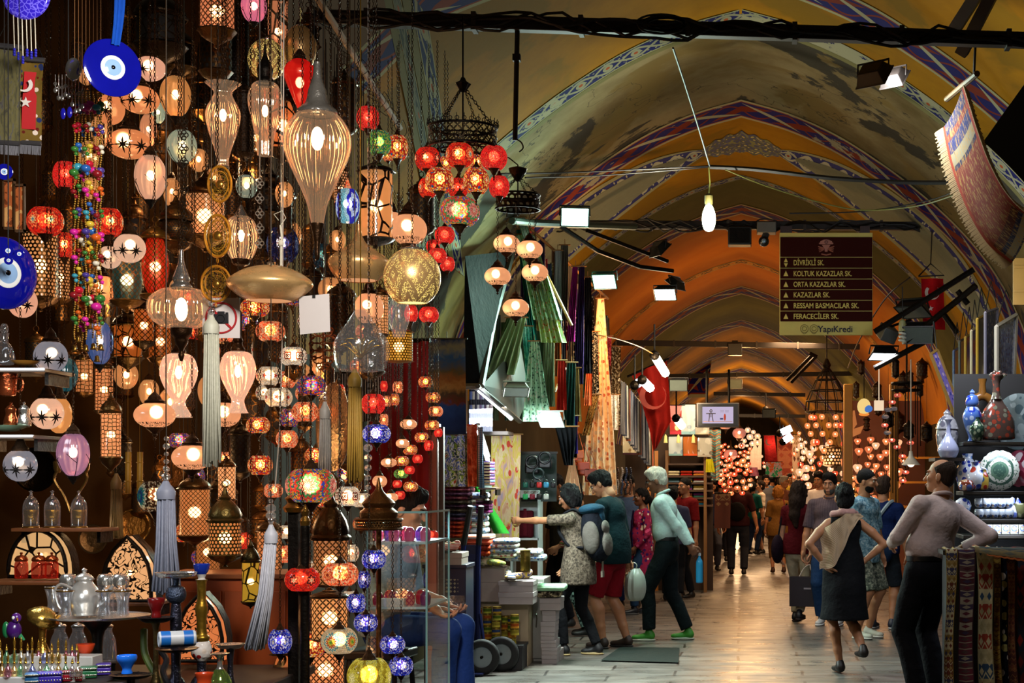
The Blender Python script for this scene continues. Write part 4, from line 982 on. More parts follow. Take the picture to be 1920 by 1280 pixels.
gold_lamp(773,520,108,112,7.0,arcp(-.86,.93,16)[::-1],'pierced gold glass ball with a dark diamond pattern and an open bottom',True,glow_=glow((1,.85,.35),1.2))
gold_lamp(500,112,72,78,7.4,arcp(-.9,.93,16)[::-1],'pierced gold and silver glass ball high up beside the red teardrop',True,glow_=glow((1,.7,.5),.8))
gold_lamp(506,531,164,68,6.75,[(.05,1.0),(.3,.93),(.62,.7),(.9,.3),(1.0,0),(.94,-.3),(.7,-.75),(.52,-.98)],'wide golden glass disc lamp like a flying saucer above the white cards')
gold_lamp(563,92,62,84,7.6,[(.3,1.0),(.62,.85),(.95,.4),(1.0,0),(.85,-.5),(.55,-.9),(.4,-1.0)],'pale yellow speckled glass lamp above the red teardrop',name='hanging_yellow_lamp')
_o=bpy.data.objects['hanging_yellow_lamp'].children[0];_o.data.materials[0]=frost((.95,.78,.3),.5,.3)
LN=lantern
LN(407,22,68,70,7.5,'wide pierced cylinder lantern glowing pink at the top edge of the view','rings',.03,basev=.9,c=(1,.45,.28),st=.95)
LN(521,60,40,150,7.9,'tall white pierced cylinder with cut-out stars near the top of the view','star',.06,dome=.5,basev=.4,m='a08a70',c=(1,.5,.34),st=.6)
LN(457,232,40,110,7.7,'slim dark lattice cylinder between two ribbed glass lamps','dots',.014,m='2a2018',lit=False,inner=flat('1a120a',.6))
LN(445,110,44,150,8.1,'slim dark honeycomb column above the slim lattice cylinder','dots',.016,m='241a12',lit=False,inner=flat('150f0a',.6))
LN(530,236,62,90,8.2,'orange-glowing faceted lantern with a web of dark lines behind the big tear','star',.075,shape=[(.6,-1),(1,-.3),(1,.2),(.5,1)],c=(1,.34,.12),st=.8,m='2c1c0e')
LN(75,498,70,120,7.5,'fish-scale pierced lantern glowing warm behind the red globes','dots',.02,c=(1,.6,.3),st=.95)
LN(112,520,40,80,8.0,'narrow fish-scale pierced lantern beside the wider one','dots',.018,c=(1,.6,.3),st=.9)
LN(238,525,60,76,7.1,'teal glass lantern in gold diamond lattice','diamond',.028,c=(.0,.22,.3),st=.3,m='8a6428',shape=[(.85,-1),(1,-.2),(1,.3),(.8,1)])
LN(291,500,54,104,7.4,'red glass lantern in gold diamond lattice','diamond',.028,c=(.85,.03,.01),st=.75,m='8a6428',shape=[(.5,-1),(.9,-.5),(1,.2),(.6,1)])
LN(385,405,78,76,7.9,'broad lantern of glowing diamond lattice behind the ornate chain','diamond',.026,c=(1,.55,.3),st=1.1)
LN(330,433,60,40,7.4,'unlit domed brass lantern with pierced holes above the silver spire','dots',.012,dome=1.2,basev=.9,lit=False,inner=flat('20180c',.6),shape=[(.8,-1),(1.1,-.3),(1.1,.3),(.8,1)])
LN(705,385,66,124,7.6,'large eight-sided lantern with lit panels of hexagonal fretwork','star',.055,sides=8,c=(1,.55,.26),st=.95,m='20160c',dome=.5,basev=.5)
LN(208,815,40,82,6.9,'slim honeycomb lantern with brass dome and foot, lit inside','hex',.017,c=(1,.55,.32),st=1.2,dome=1.5,basev=1.5)
LN(195,730,36,78,7.5,'honeycomb lantern behind the slim brass-domed one','hex',.017,c=(1,.5,.26),st=.9)
LN(158,705,34,60,8.0,'small pierced lantern under the bead strings','hex',.02,c=(1,.5,.24),st=.7)
LN(639,352,26,60,8.3,'narrow dotted lantern behind the big tear-shaped lamp','dots',.016,c=(1,.6,.4),st=.8)
_t=ML(652,386,46,62,7.2,TEALM(),'pale blue mosaic lamp with a dark blue flower and an orange mosaic top',cup=False,rz=2.2,capm=ORG())
LN(640,600,52,90,8.0,'dark brass drum lantern with coloured glass at its top','dots',.02,lit=False,inner=flat('1c2a28',.3),m='3a2a14')
LN(712,590,34,72,8.1,'slim honeycomb lantern behind the tall frosted lamp','hex',.016,c=(1,.6,.34),st=.9)
LN(425,905,34,60,7.4,'small lattice lantern lit brightly beside the silver tassel','diamond',.022,c=(1,.6,.36),st=1.3)
LN(365,960,60,86,7.6,'lit cylinder lantern in diamond lattice beside the grey tassel','diamond',.022,c=(1,.5,.22),st=.75)
LN(422,1008,62,62,7.0,'broad honeycomb lantern with a stepped brass roof, lit inside','dots',.018,c=(1,.5,.2),st=.85,dome=1.6,m='5a4a24')
LN(470,1090,34,74,7.0,'slim green-tinted mosaic lantern with a pointed brass roof','star',.03,c=(.75,.6,.08),st=.75,dome=1.9,m='3a2e14')
LN(505,1060,48,130,7.9,'tall pierced lantern behind the trailing white tassel','rings',.03,c=(1,.5,.24),st=.8)
LN(620,1052,68,84,7.3,'tall brass lantern with a swollen ribbed dome beside the display case','rings',.03,c=(1,.55,.28),st=.55,dome=2.1,basev=.3,m='4a3214')
LN(618,1158,72,76,7.2,'pierced brass lantern drum with overlapping rings, second from the top of its column','rings',.03,c=(1,.6,.3),st=1.05,dome=.4,basev=.3,m='4a3214',top=0,ring=False)
LN(610,1256,74,70,7.1,'pierced brass lantern drum with overlapping rings, lowest of its column','rings',.03,c=(1,.5,.26),st=1.15,dome=.4,basev=.3,m='4a3214',top=0,ring=False)
LN(530,1262,46,70,7.1,'orange-lit bell lantern behind the black post at the bottom','rings',.2,c=(1,.4,.16),st=.7,dome=.5,top=0,shape=[(1,-1),(.95,0),(.6,.7),(.3,1)])
LN(748,650,52,54,8.4,'gold mesh drum shade glowing yellow below the glass vase','dots',.016,m='7a5a18',c=(1,.68,.12),st=1.0,dome=.25,basev=.15)
LN(390,1035,46,70,8.0,'low dark lattice lantern behind the grey tassel','diamond',.022,c=(1,.5,.2),st=.5)
for i,(u,v,w,h,Y,lab)in enumerate(((300,60,96,50,8.0,'wrought-iron basket lantern near the top of the stall'),(335,105,60,40,8.4,'smaller dark iron lantern below the basket lantern'),(405,95,60,76,7.9,'brass bodied lantern hanging under the pink-lit cylinder'),(270,610,40,60,8.1,'brass lantern over the orange panes right of the bead strings'),(240,640,56,60,8.3,'orange-paned lantern with a dark lead web'),(300,640,44,60,8.3,'dark-domed lantern beside the orange-paned one'),(505,385,90,30,8.4,'broad black pierced drum behind the neck of the tear lamp'),(585,550,40,60,8.7,'dark bronze lantern behind the blank white card'),(490,655,34,60,8.4,'dark bronze lantern behind the thin white cable'),(450,850,40,70,8.3,'bronze lantern behind the confetti lamps'),(410,940,46,40,8.2,'low bronze dome lantern behind the small lit lattice one'),(560,985,40,60,8.3,'bronze lantern under the largest mosaic lamp'),(700,660,40,70,8.6,'black lantern frame in front of the striped cloth'),(790,395,50,60,8.9,'rusty brown fringed lamp behind the red cluster'),(645,200,46,80,8.5,'dark metal lantern behind the big tear at its shoulder'),(230,860,34,60,8.2,'dark bronze lantern past the slim honeycomb one'))):
 orange='orange' in lab
 LN(u,v,w,h,Y,lab,('star','rings','dots','diamond')[i%4],.03,m=('2a1f12','3c2c14','4a3418')[i%3],lit=orange,inner=None if orange else flat('120c07',.7),c=(1,.32,.06),st=.45,dome=1.0,basev=.9)
def back_rows(n,kind,seed,us=(60,690),vs=(40,1010)):
 rr=random.Random(seed);pts=[]
 while len(pts)<n:
  u,v=rr.uniform(*us),rr.uniform(*vs)
  if v>760 and u<210 or u>600 and v<330:continue
  if all(math.hypot(u-a,v-b)>38 for a,b in pts):pts.append((u,v))
 for i,(u,v)in enumerate(pts):
  Y=rr.uniform(8.35,9.1)
  if kind==0:LN(u,v,rr.uniform(26,46),rr.uniform(24,60),Y,'unlit bronze lantern in the shadowy back rows of the lamp stall',('dots','rings','diamond','star')[i%4],.022,m=('5a3a1a','7a5222','6a4a24')[i%3],lit=False,inner=flat('150e08',.7),group='bronze lanterns of the back rows',dome=rr.uniform(.7,1.4),basev=rr.uniform(.5,1.1),chain=False,sides=18)
  elif kind==1:ML(u,v,rr.uniform(30,44),rr.uniform(24,34),Y,(MULTI,ORG,CREAM,RED,MULTI2)[i%5](),'mosaic lamp glowing behind others in the back rows of the lamp stall',group='mosaic lamps of the back rows',chain=False)
  else:egg_lamp(u,v,rr.uniform(30,46),rr.uniform(36,60),Y,'amber glass lamp glowing behind others in the back rows of the lamp stall',(1,.42,.14),.6,.3,12,group='amber lamps of the back rows',cage=False,chain=False)
back_rows(84,0,41);back_rows(54,1,43,(330,690),(540,1200));back_rows(32,2,47,(150,640),(60,760))
md=thing('hanging_medallion_string','string of three round gold filigree medallions with dangling rings','ornament',W(408,345,6.55))
for i,(u,v,w,h)in enumerate(((412,345,46,70),(408,442,50,82),(405,532,58,70))):
 p=W(u,v,6.55)-W(408,345,6.55);r=h/2*6.55/F;b=B().ring((0,0,0),r*.95,r*.07,28,6,'y',w/h).ring((0,0,0),r*.7,r*.03,24,5,'y',w/h)
 part('medallion_rim',b.ring((0,0,-r*1.12),r*.12,.002,10,4,'x'),flat('d89028',.3,.5),md,60,loc=p)
 q=B().lathe([(.001,0),(r*.93,0)],28,us=10);q.uv=[(a,c*90)for a,c in q.uv]
 part('filigree',q.xf(Matrix.Rotation(PI/2,4,'X')@Matrix.Diagonal((w/h,1,1,1))),metal('ffb040',.3,'filigree'),md,60,loc=p)
 part('boss',B().ball((0,0,0),r*.22,(1,.4,1)),GLD,md,loc=p)
hang(md,.08,TOP-W(408,345,6.55).z)
for u,v0,v1,Y,lab,cc in((345,215,470,6.75,'ornate dark chain of looped links holding the silver spire','4a4238'),(487,330,470,6.8,'ornate silver chain of pierced oval links','c8c4bc'),(656,300,640,7.1,'thin bead chain beside the octagonal lantern','8a7a5a')):
 p=W(u,v1,Y);L=W(u,v0,Y).z-p.z;b=B();n=max(2,int(L/.055))
 for i in range(n):
  z=L*(i+.5)/n
  if 'bead' in lab:b.ring((0,0,z),.006,.0018,8,4,'y',1,3.5)
  else:
   for dx,dz in((-.009,0),(.009,0),(0,.012),(0,-.012)):b.ring((dx,0,z+dz),.009,.0024,9,4,'y')
   b.ring((0,0,z+.026),.004,.0018,7,4,'x')
 b.tube([(0,0,L),(0,0,TOP-p.z)],.0025,4)
 solo('hanging_chain',lab,'chain',b,metal(cc,.3),loc=p)
p=W(527,498,6.7);solo('knotted_string','knotted white string hanging from a wire hook over the gold disc lamp','string',B().tube([(0,0,0),(0,0,.06),(.003,0,.12),(-.002,0,.17)],.0045,6).ball((0,-.002,.095),.012,(1,.8,1.2)).tube([(0,0,.17),(.02,0,.2),(.005,0,.23),(-.03,0,.215),(-.01,0,.19)],.0016,5).tube([(0,0,.17),(0,0,TOP-p.z)],.0015,4),flat('d8cfb8',.8),loc=p)
p=W(524,900,6.9);solo('hanging_cable','thin white cable running down through the mosaic lamps','cable',B().tube([(-.02,0,-.05),(0,0,.2),(.012,0,.6),(.02,0,TOP-p.z)],.0028,6),flat('c8b8a8',.6),loc=p)
tassel(396,612,876,29,6.5,'c8c8b4','long silver-white tassel in front of the frosted lamps')
tassel(665,712,906,25,6.7,'b8903a','golden tassel hanging under the wrapped gold wire ornament',crystal=True)
tassel(311,922,1116,34,6.5,'8e94a8','wide grey-blue tassel in front of the pointed-arch lamp',spread=1.5)
tassel(508,1004,1220,25,6.45,'c4c6d0','white tassel whose loose threads trail to one side',spread=1.5,lean=-.14)
tassel(609,772,890,20,7.0,'9a948c','short grey tassel in front of the engraved silver plate')
tassel(218,905,1010,20,7.6,'8a6a3a','brown fringed tassel behind the grey-blue one',crystal=False)
for u,v0,v1,Y,lab in((312,815,915,6.55,'string of faceted crystal beads above the grey-blue tassel'),(508,905,1000,6.5,'cut crystal drop above the trailing white tassel'),(690,830,960,7.2,'string of clear crystal beads beside the gold tassel')):
 p=W(u,v1,Y);L=(v1-v0)*Y/F;b=B();n=7
 for i in range(n):b.ball((0,0,L*(i+.5)/n),L/n*.5*(1.5 if 'cut' in lab and i in(2,3)else R.uniform(.6,1)),(1,1,.85),8,5)
 b.tube([(0,0,0),(0,0,TOP-p.z)],.0015,4)
 solo('hanging_crystal_beads',lab,'beads',b,rib_glass((.95,.88,.8),.06,.45),smooth=20,loc=p)
bp=W(165,170,6.3);BEADS=[flat(c,.25,0,.1)for c in('c01830','d8289a','d8601c','2a62b0','3a9ab0','3a7a30','d8b83a','8a1a20','e8e0c8','4a3a90')]
SEEDS=flat('c89a3a',.3,.7,.1)
for i in range(8):
 u=140+i*7;p=W(u,172,6.3+.02*(i%3));L=(R.choice((455,470,490,430)))*6.3/F
 root=thing('hanging_bead_string','thread of coloured beads and pompoms ending in a little bell','beads',p,0,'bead strings below the silver pendant')
 b=B();z=0;groups={}
 n=int(L/.009)
 for k in range(n):b.ball((0.002*math.sin(k*.7+i),0,-k*.009),.0042,n=6,m=4)
 part('seed_beads',b,SEEDS,root,180)
 for k in range(11):
  z=-.05-k*(L-.07)/11-R.uniform(0,.02);kind=R.randrange(len(BEADS))
  q=groups.setdefault(kind,B());q.ball((R.uniform(-.003,.003),-.004,z),R.uniform(.012,.018)*(1.25 if k%3==0 else .85),(1,1,.75),8,6)
  q.ball((.004,.003,z-.018),.009,n=6,m=5)
 for kind,q in groups.items():part('beadwork',q,BEADS[kind],root,180)
 part('bell',lobed([(.002,-.008),(.008,-.012),(.009,-.026),(.014,-.034)],10,c=(0,0,-L)),BRS,root)
 part('cord',B().tube([(0,0,0),(.0,0,TOP-p.z)],.0015,4),flat('8a5a2a',.7),root)
def eye_disc(u,v,w,h,Y,label,tilt=0,ribbon=False,bowl=False):
 r=h/2*Y/F;p=W(u,v,Y);root=thing('hanging_evil_eye',label,'evil eye',p);rz=math.acos(min(1,w/h*.99));root.rotation_euler=(0,tilt,rz)
 dep=.16 if bowl else .05
 def dome(rr,y0,d):return lobed([(.001,-d),(rr*.5,-d*.85),(rr*.85,-d*.45),(rr*.98,-d*.12),(rr,0),(rr*.97,d*.4),(.001,d*.5)],40).xf(Matrix.Translation((0,y0,0))@Matrix.Rotation(-PI/2,4,'X'))
 part('blue_glass',dome(r,0,r*dep),flat('0a0f8a',.06,0,.25,9,**{'Coat Weight':1.0}),root,180)
 y=-r*dep
 part('white_ring',dome(r*.42,y*.9,r*.03),flat('e8ecec',.12,noise=0),root,180)
 part('light_blue_iris',dome(r*.33,y*.92,r*.045),flat('8fb4e0',.12,noise=0),root,180)
 part('pupil',dome(r*.11,y*.95,r*.06),flat('04040a',.1,noise=0),root,180)
 if ribbon:
  b=B().grid(lambda a,c:(.028*(1-.45*(1-c))*(a*2-1)+.004*math.sin(c*7),-.012-.006*math.sin(a*9),r*.78+c*.48),8,12)
  part('ribbon',b,cloth('1348a8'),root,180)
  part('ribbon_pin',B().ball((-.018,-.03,r*.78+.235),.006).ball((.02,-.03,r*.78+.23),.006),flat('a8d0e8',.2),root)
 elif not bowl:part('cord',B().tube([(0,0,r*.95),(0,0,r*1.8),(0,.0,TOP-p.z)],.0015,5),WIREM,root)
 return root
eye_disc(211,127,84,108,6.0,'big dark blue evil eye disc hanging on a bright blue ribbon',.08,True)
eye_disc(8,512,74,136,6.1,'large cobalt blue evil eye bowl cut by the side of the view',0,False,True)
for u,v,r_,lab in((15,470,22,'small evil eye glass bead highest in the bunch above the cobalt bowl'),(36,476,18,'small evil eye glass bead nearest the lamps above the cobalt bowl'),(8,322,30,'small evil eye glass bead under the horse banner'),(16,488,16,'pale evil eye glass bead lowest in the bunch above the cobalt bowl')):
 eye_disc(u,v,r_*.95,r_,5.95,lab)
p=W(50,-8,6.0);r=45*6/F
root=thing('hanging_glass_disc','violet-blue cracked glass disc with hanging threads at the top corner','ornament',p)
g=G('cracked_glass');e_=g.voro(g.co(),60,'DISTANCE_TO_EDGE')
part('glass_disc',lobed([(.001,-.012),(r*.9,-.01),(r,0),(r*.9,.01),(.001,.012)],36).xf(Matrix.Rotation(-PI/2,4,'X')),g.out(g.bsdf(g.ramp(e_,[(0,'8a80ff'),(.12,'2416b0')]),.15,0,None,**{'Emission Color':(.1,.05,.9,1),'Emission Strength':.25})),root,180)
q=B();q2=B()
for i in range(6):
 x=-.05+i*.016;L=R.uniform(.12,.16);q.tube([(x,0,-r*.8),(x+.004,0,-r*.8-L)],.0022,4)
 for k in range(3):q2.ball((x+.004,0,-r*.8-L-.01*k),.006,n=6,m=5)
part('threads',q,flat('d8d0b8',.7),root);part('beadwork',q2,flat('2a2ab0',.2),root,180)
part('cord',B().tube([(0,0,r),(0,0,TOP-p.z)],.002,4),WIREM,root)
p=W(128,130,6.15);root=thing('hanging_amulet','silver crescent amulet with dangling coins and two blue drops','pendant',p)
part('crescent',B().ball((.02,0,0),.045,(.7,.4,1),14,9),flat('c8ccd4',.12,.9),root,180)
q=B();q2=B()
for i in range(9):
 x=-.05+i*.013;L=.05+.02*math.sin(i*1.3)+.01*i;q.tube([(x,0,-.02),(x,0,-.03-L)],.0016,4);q.ball((x,0,-.03-L),.008,(1,.4,1.3),8,5);q.ring((x,0,-.03-L*.5),.006,.0015,8,4,'y')
part('coin_fringe',q,SLV,root)
for dx,L in((-.02,.17),(.005,.165)):part('blue_drop',q2.__class__().ball((dx,0,-L),.011,(1,.5,2.0),8,6),flat('1c1a9a',.15),root,180)
part('cord',B().tube([(0,0,.03),(0,0,TOP-p.z)],.002,4),WIREM,root)
def banner(u0,u1,v0,v1,Y,m,label,field=None,name='wall_banner',fringe=True,star=False):
 a,c=W(u0,v0,Y),W(u1,v1,Y);w_,h_=c.x-a.x,a.z-c.z;root=thing(name,label,'banner',(a.x+w_/2,Y,a.z));root.rotation_euler=(0,.03,.25)
 part('cloth',B().grid(lambda s,t:(w_*(s-.5),.012*math.sin(t*5+s*3),-h_*t),10,14),m,root,180)
 part('top_rail',B().tube([(-w_*.55,0,.01),(w_*.55,0,.01)],.011,8),flat('2c2a2c',.6),root)
 part('bottom_rail',B().tube([(-w_*.52,.0,-h_),(w_*.52,.0,-h_)],.01,8),flat('2c2a2c',.6),root)
 if field:part('field',B().grid(lambda s,t:(w_*(.0+(s-.5)*.58),-.006+.012*math.sin((.12+.72*t)*5+1.5),-h_*(.12+.72*t)),6,10),field,root,180)
 if star:
  pts=[(math.sin(i*PI/5)*(.022 if i%2==0 else .009),math.cos(i*PI/5)*(.022 if i%2==0 else .009))for i in range(10)]
  part('star',B().prism(pts,.003).xf(Matrix.Translation((-.012,-.024,-h_*.52))),flat('d8d0c8',.7),root)
  cr=[(math.sin(a)*.03,math.cos(a)*.03)for a in[PI*.25+i*PI*1.5/12 for i in range(13)]]+[(math.sin(a)*.022-.006,math.cos(a)*.022)for a in[PI*1.72-i*PI*1.44/12 for i in range(13)]]
  part('crescent',B().prism(cr,.003).xf(Matrix.Translation((-.018,-.024,-h_*.3))),flat('d8d0c8',.7),root)
 if fringe:
  q=B()
  for i in range(26):
   x=w_*(-.5+i/25);q.tube([(x,0,-h_),(x+R.uniform(-.004,.004),0,-h_-.045)],.0022,4)
  part('fringe',q,flat('6a6a70',.7),root)
 part('cord',B().tube([(-w_*.5,0,.01),(0,0,.12),(w_*.5,0,.01)],.002,4).tube([(0,0,.12),(0,0,TOP-a.z)],.002,4),WIREM,root)
 return root
g=G('figured_weave');f=g.noise(g.co('UV'),5,5,.6,1.5)
HORSE=g.out(g.bsdf(g.ramp(f,[(.3,'24241f'),(.44,'4e4a2a'),(.55,'5e5830'),(.62,'4a4a48'),(.72,'3a241a')]),.9))
FLW=cloth('6a5420','floral','5a1c14','24305a',1.6)
banner(38,80,116,268,6.25,FLW,'red banner with white star and crescent inside a flowered border',flat('b01018',.8),star=True)
banner(-8,40,92,268,6.1,HORSE,'olive and grey figured banner with a dark rail beside the red flag banner')
for u0,u1,v0,v1,lab in((6,28,335,430,'slim dark picture frame under the banners'),(27,47,345,435,'slim framed orange icon picture next to the darker frame')):
 a,c=W(u0,v0,6.3),W(u1,v1,6.3);root=thing('hanging_picture_frame',lab,'picture',((a.x+c.x)/2,6.3,(a.z+c.z)/2));w_,h_=(c.x-a.x)/2,(a.z-c.z)/2
 q=B()
 for s_ in(-1,1):q.cbox((s_*w_*.9,0,0),(w_*.2,.015,h_*2));q.cbox((0,0,s_*h_*.95),(w_*2,.015,h_*.1))
 part('frame',q,flat('4a3018',.5),root);part('picture',B().cbox((0,.004,0),(w_*1.8,.006,h_*1.9)),cloth('a8582c','blotch','6a3418','c8945a'),root)
p=W(415,596,6.6);root=thing('hanging_sign','white no-photography card with a camera struck out in red','sign',p);w_,h_=70*6.6/F,75*6.6/F
part('card',B().cbox((0,0,0),(w_,.004,h_)),flat('dcd4d0',.5,noise=.04),root)
part('prohibition_ring',B().ring((0,-.004,0),.062,.0045,40,5,'y').cbox((0,-.004,0),(.118,.004,.009),0,0,PI/4),flat('b0141c',.5,noise=0),root)
q=B().cbox((0,-.004,-.004),(.062,.006,.04)).cbox((0,-.004,.02),(.03,.006,.014)).cbox((.024,-.004,.019),(.012,.006,.008))
part('camera_picture',q.join(B().lathe([(.001,0),(.016,0),(.016,.006)],20).xf(Matrix.Translation((0,-.006,-.004))@Matrix.Rotation(PI/2,4,'X'))),flat('15151a',.5,noise=0),root,bevel=.002)
part('cord',B().tube([(-w_*.4,0,h_/2),(-w_*.2,0,.5),(0,0,TOP-p.z)],.0016,4),WIREM,root)
b=B().grid(lambda s,t:(.124*(s-.5)+.004*t,-.003*math.sin(s*3),-.155*t+.012*s),6,6)
p=W(589,556,6.55);root=thing('hanging_card','blank white paper card hanging by the stem of the tear lamp','card',p);part('paper',b,flat('ccc4c0',.6,noise=.05),root,180);part('clip',B().cbox((0,-.004,0),(.012,.006,.012)).tube([(0,0,0),(0,0,TOP-p.z)],.0014,4),WIREM,root)
p=W(606,650,6.9);root=thing('hanging_filigree_ornament','copper openwork ornament like a leafy tree','ornament',p);q=B()
for k in range(7):
 z=-.09+k*.03;w_=.05*math.sin((k+.7)/7.2*PI)+.008
 for s_ in(-1,1):q.ring((s_*w_*.5,0,z),w_*.5,.0032,12,5,'y',1,.6);q.ring((s_*w_*.9,0,z+.012),.009,.0026,9,4,'y')
part('openwork',q.tube([(0,0,-.11),(0,0,.11)],.004,6),COP,root,60);part('cord',B().tube([(0,0,.11),(0,0,TOP-p.z)],.002,4),WIREM,root)
p=W(676,655,6.42);root=thing('hanging_wire_ornament','gold wire flower ornament still in clear plastic wrap','ornament',p);q=B()
for k in range(6):
 a=-1.3+k*.52;q.tube(smooth_curve([(0,0,-.04),(math.sin(a)*.05,-.01,math.cos(a)*.03),(math.sin(a)*.085,0,math.cos(a)*.055),(math.sin(a+.3)*.05,.01,math.cos(a+.3)*.045),(0,.005,-.03)],6),.003,5)
part('gold_wire',q,metal('a8802c',.25),root,180)
g=G('plastic_wrap');n_=g.noise(g.co(),14,4,.6);PLA=g.out(g.adds(g.mixs(.78,g.n('ShaderNodeBsdfGlossy',{0:(.8,.82,.85),1:.12,'Normal':g.bump(n_,.8,.02)}).outputs[0],g.clear((.93,.93,.93))),g.n('ShaderNodeBsdfDiffuse',{0:(.03,.03,.03)}).outputs[0]))
part('plastic_wrap',B().lathe(sp([(.02,.16),(.05,.11),(.1,.03),(.1,-.04),(.085,-.08),(.05,-.09)],4),22,ribs=7,amp=.25),PLA,root,180)
part('cord',B().tube([(0,0,.05),(0,0,TOP-p.z)],.0025,4),metal('a8802c'),root)
p=W(622,800,7.8);root=thing('hanging_plate','tall engraved silver-gold plate seen at an angle behind the short tassel','plate',p,-.95)
r=82*7.8/F;part('plate',lobed([(.001,.012),(r*.7,.012),(r*.78,.004),(r,-.012),(r*1.02,-.006),(r,0),(r*.78,.014),(.001,.02)],44).xf(Matrix.Rotation(PI/2,4,'X')),metal('b89a70',.22,None,60),root,40)
part('cord',B().tube([(0,0,r),(0,0,TOP-p.z)],.0016,4),WIREM,root)
solo('hanging_pole','white pole slanting down through a tangle of wires above the stall','pole',B().tube([W(585,-20,7.0),W(750,240,8.8)],.016,8),flat('b09a78',.6))
q=B()
for i in range(26):
 t=i/25;p=W(585,-20,7.0).lerp(W(750,240,8.8),t);a=R.uniform(0,6)
 q.tube(smooth_curve([p,p+Vector((.03*math.sin(a),-.02,.04)),p+Vector((.05*math.cos(a),0,-.02)),p+Vector((.01,.0,-.06))],4),.0018,4)
solo('hanging_wire_tangle','loops of thin dark wire wound round the white slanting pole','wires',q,WIREM)
for u,v,Y,e in((330,300,8.6,7),(150,560,8.6,6),(470,330,8.8,6),(560,700,8.6,6),(300,880,8.3,7),(440,1100,8.3,7),(640,900,8.6,4),(120,1000,8.0,4)):
 light('stall_fill','POINT',W(u,v,Y),e*1.5,(1,.58,.26),.06)  # warm points added among the lamps so the metalwork shows
# -- tables, shelves and wares in the lower part of the lamp stall
def ware(name,label,cat,u,vb,Y,parts,group=None,rz=0,extra=None):
 """things turned on a lathe: parts = (part name, [(radius px, height px) ...], material); heights above the base line vb"""
 k=Y/F;root=thing(name,label,cat,W(u,vb,Y),rz,group)
 for pn,pr,m,*o in parts:
  kw=o[0]if o else{};rnd=kw.pop('round',3)
  b=lobed(sp([(r*k,h*k)for r,h in pr],rnd)if rnd else[(r*k,h*k)for r,h in pr],kw.pop('n',22),**kw)
  part(pn,b,m,root,50)
 if extra:extra(root,k)
 return root
SILV,CLR=metal('e8e4dc',.22),rib_glass((.92,.93,.95),.015,.72)
DARKW,WOOD=flat('1c120a',.5),flat('6a3a18',.5)
TEAS=flat('d8d4cc',.22,.65,.1)
REDG=rib_glass((.8,.06,.03),.05,.5)
COPR=metal('a8502a',.25)
T0=W(200,1290,6.4).z
root=thing('display_table','dark display table under the silver teapot and the perfume bottles','table',(W(190,0,6.5).x,6.45,0))
part('table_top',B().cbox((0,0,T0-.02),(1.35,1.56,.04)),DARKW,root,bevel=.006)
for sx in(-1,1):
 for sy in(-1,1):part('leg',B().cbox((sx*.55,sy*.55,(T0-.04)/2),(.06,.06,T0-.04)),DARKW,root)
part('cloth_skirt',B().cbox((0,-.7,T0*.5),(1.2,.02,T0-.06)),flat('120c0a',.9),root)
def shelf(u0,u1,v,Y,dep,label,led=None,m=None):
 a,b_=W(u0,v,Y),W(u1,v,Y);root=thing('wall_shelf',label,'shelf',((a.x+b_.x)/2,Y,a.z));w_=b_.x-a.x
 part('board',B().cbox((0,dep/2,-.008),(w_,dep,.016)),m or flat('3a2a1c',.4),root,bevel=.003)
 for s_ in(-1,1):part('bracket',B().cbox((s_*w_*.42,dep*.6,-.04),(.015,dep*.7,.05)),BLK,root)
 if led:part('light_strip',B().cbox((0,-.006,-.004),(w_,.008,.007)),glow(led,5),root)
 return root
shelf(-60,84,690,6.6,.3,'upper glass shelf with a bright white light strip along its edge',(.8,.9,1))
shelf(-60,62,815,6.6,.3,'second glass shelf with a white light strip, below the first',(.8,.9,1))
shelf(20,190,990,6.9,.2,'wooden shelf carrying three glass domes',m=WOOD)
shelf(-40,112,1090,6.8,.25,'wooden shelf carrying the red glass jars',m=WOOD)
shelf(150,290,1130,7.0,.25,'low wooden shelf carrying the pointed-arch lamp',m=WOOD)
for u,lab in((58,'glass dome over a brass cup, first from the stall side wall'),(98,'glass dome over a brass cup, middle of three'),(148,'glass dome over a brass cup, the last before the fringed tassel')):
 ware('glass_dome',lab,'jar',u,990,6.96,[('base',[(15,0),(16,2),(12,5)],BRS),('cup',[(4,5),(10,8),(12,24),(13,34),(11,34)],metal('b88a2c',.25,None,90)),('dome',[(14,4),(14.5,40),(10,54),(4,60),(2,66),(4,69),(.1,71)],CLR)])
ware('copper_mug','copper mug lying at the edge of the upper lit shelf','mug',14,742,6.7,[('body',[(.1,0),(14,1),(16,20),(18,42),(16,42),(13,6)],COPR)],extra=lambda r,k:part('handle',B().tube(smooth_curve([(15*k,0,34*k),(28*k,0,30*k),(27*k,0,12*k),(14*k,0,8*k)],5),2*k,6),COPR,r))
ware('glass_decanter','clear glass decanter on the upper lit shelf','decanter',8,684,6.66,[('body',[(.1,0),(16,1),(19,14),(14,34),(7,44),(9,60)],CLR),('stopper',[(5,60),(8,66),(5,76),(.1,78)],CLR)])
ware('serving_plate','ochre plate on the upper lit shelf','plate',48,684,6.68,[('plate',[(.1,0),(14,0),(24,6),(25,7),(14,2),(.1,2)],flat('a8702a',.3))])
ware('serving_plate','pale green plate on the second lit shelf','plate',16,808,6.7,[('plate',[(.1,0),(14,0),(34,9),(35,10),(14,2),(.1,2)],flat('88a888',.3))])
for u,c,lab in((20,'a0502a','little copper coffee pot at the end of the second lit shelf'),(45,'c0bcb0','little silver coffee pot on the second lit shelf')):
 ware('coffee_pot',lab,'pot',u,800,6.72,[('body',[(.1,0),(11,0),(13,10),(9,24),(10,34),(8,34)],metal(c,.2)),('lid',[(9,34),(6,39),(2,42),(3,45),(.1,47)],metal(c,.2))])
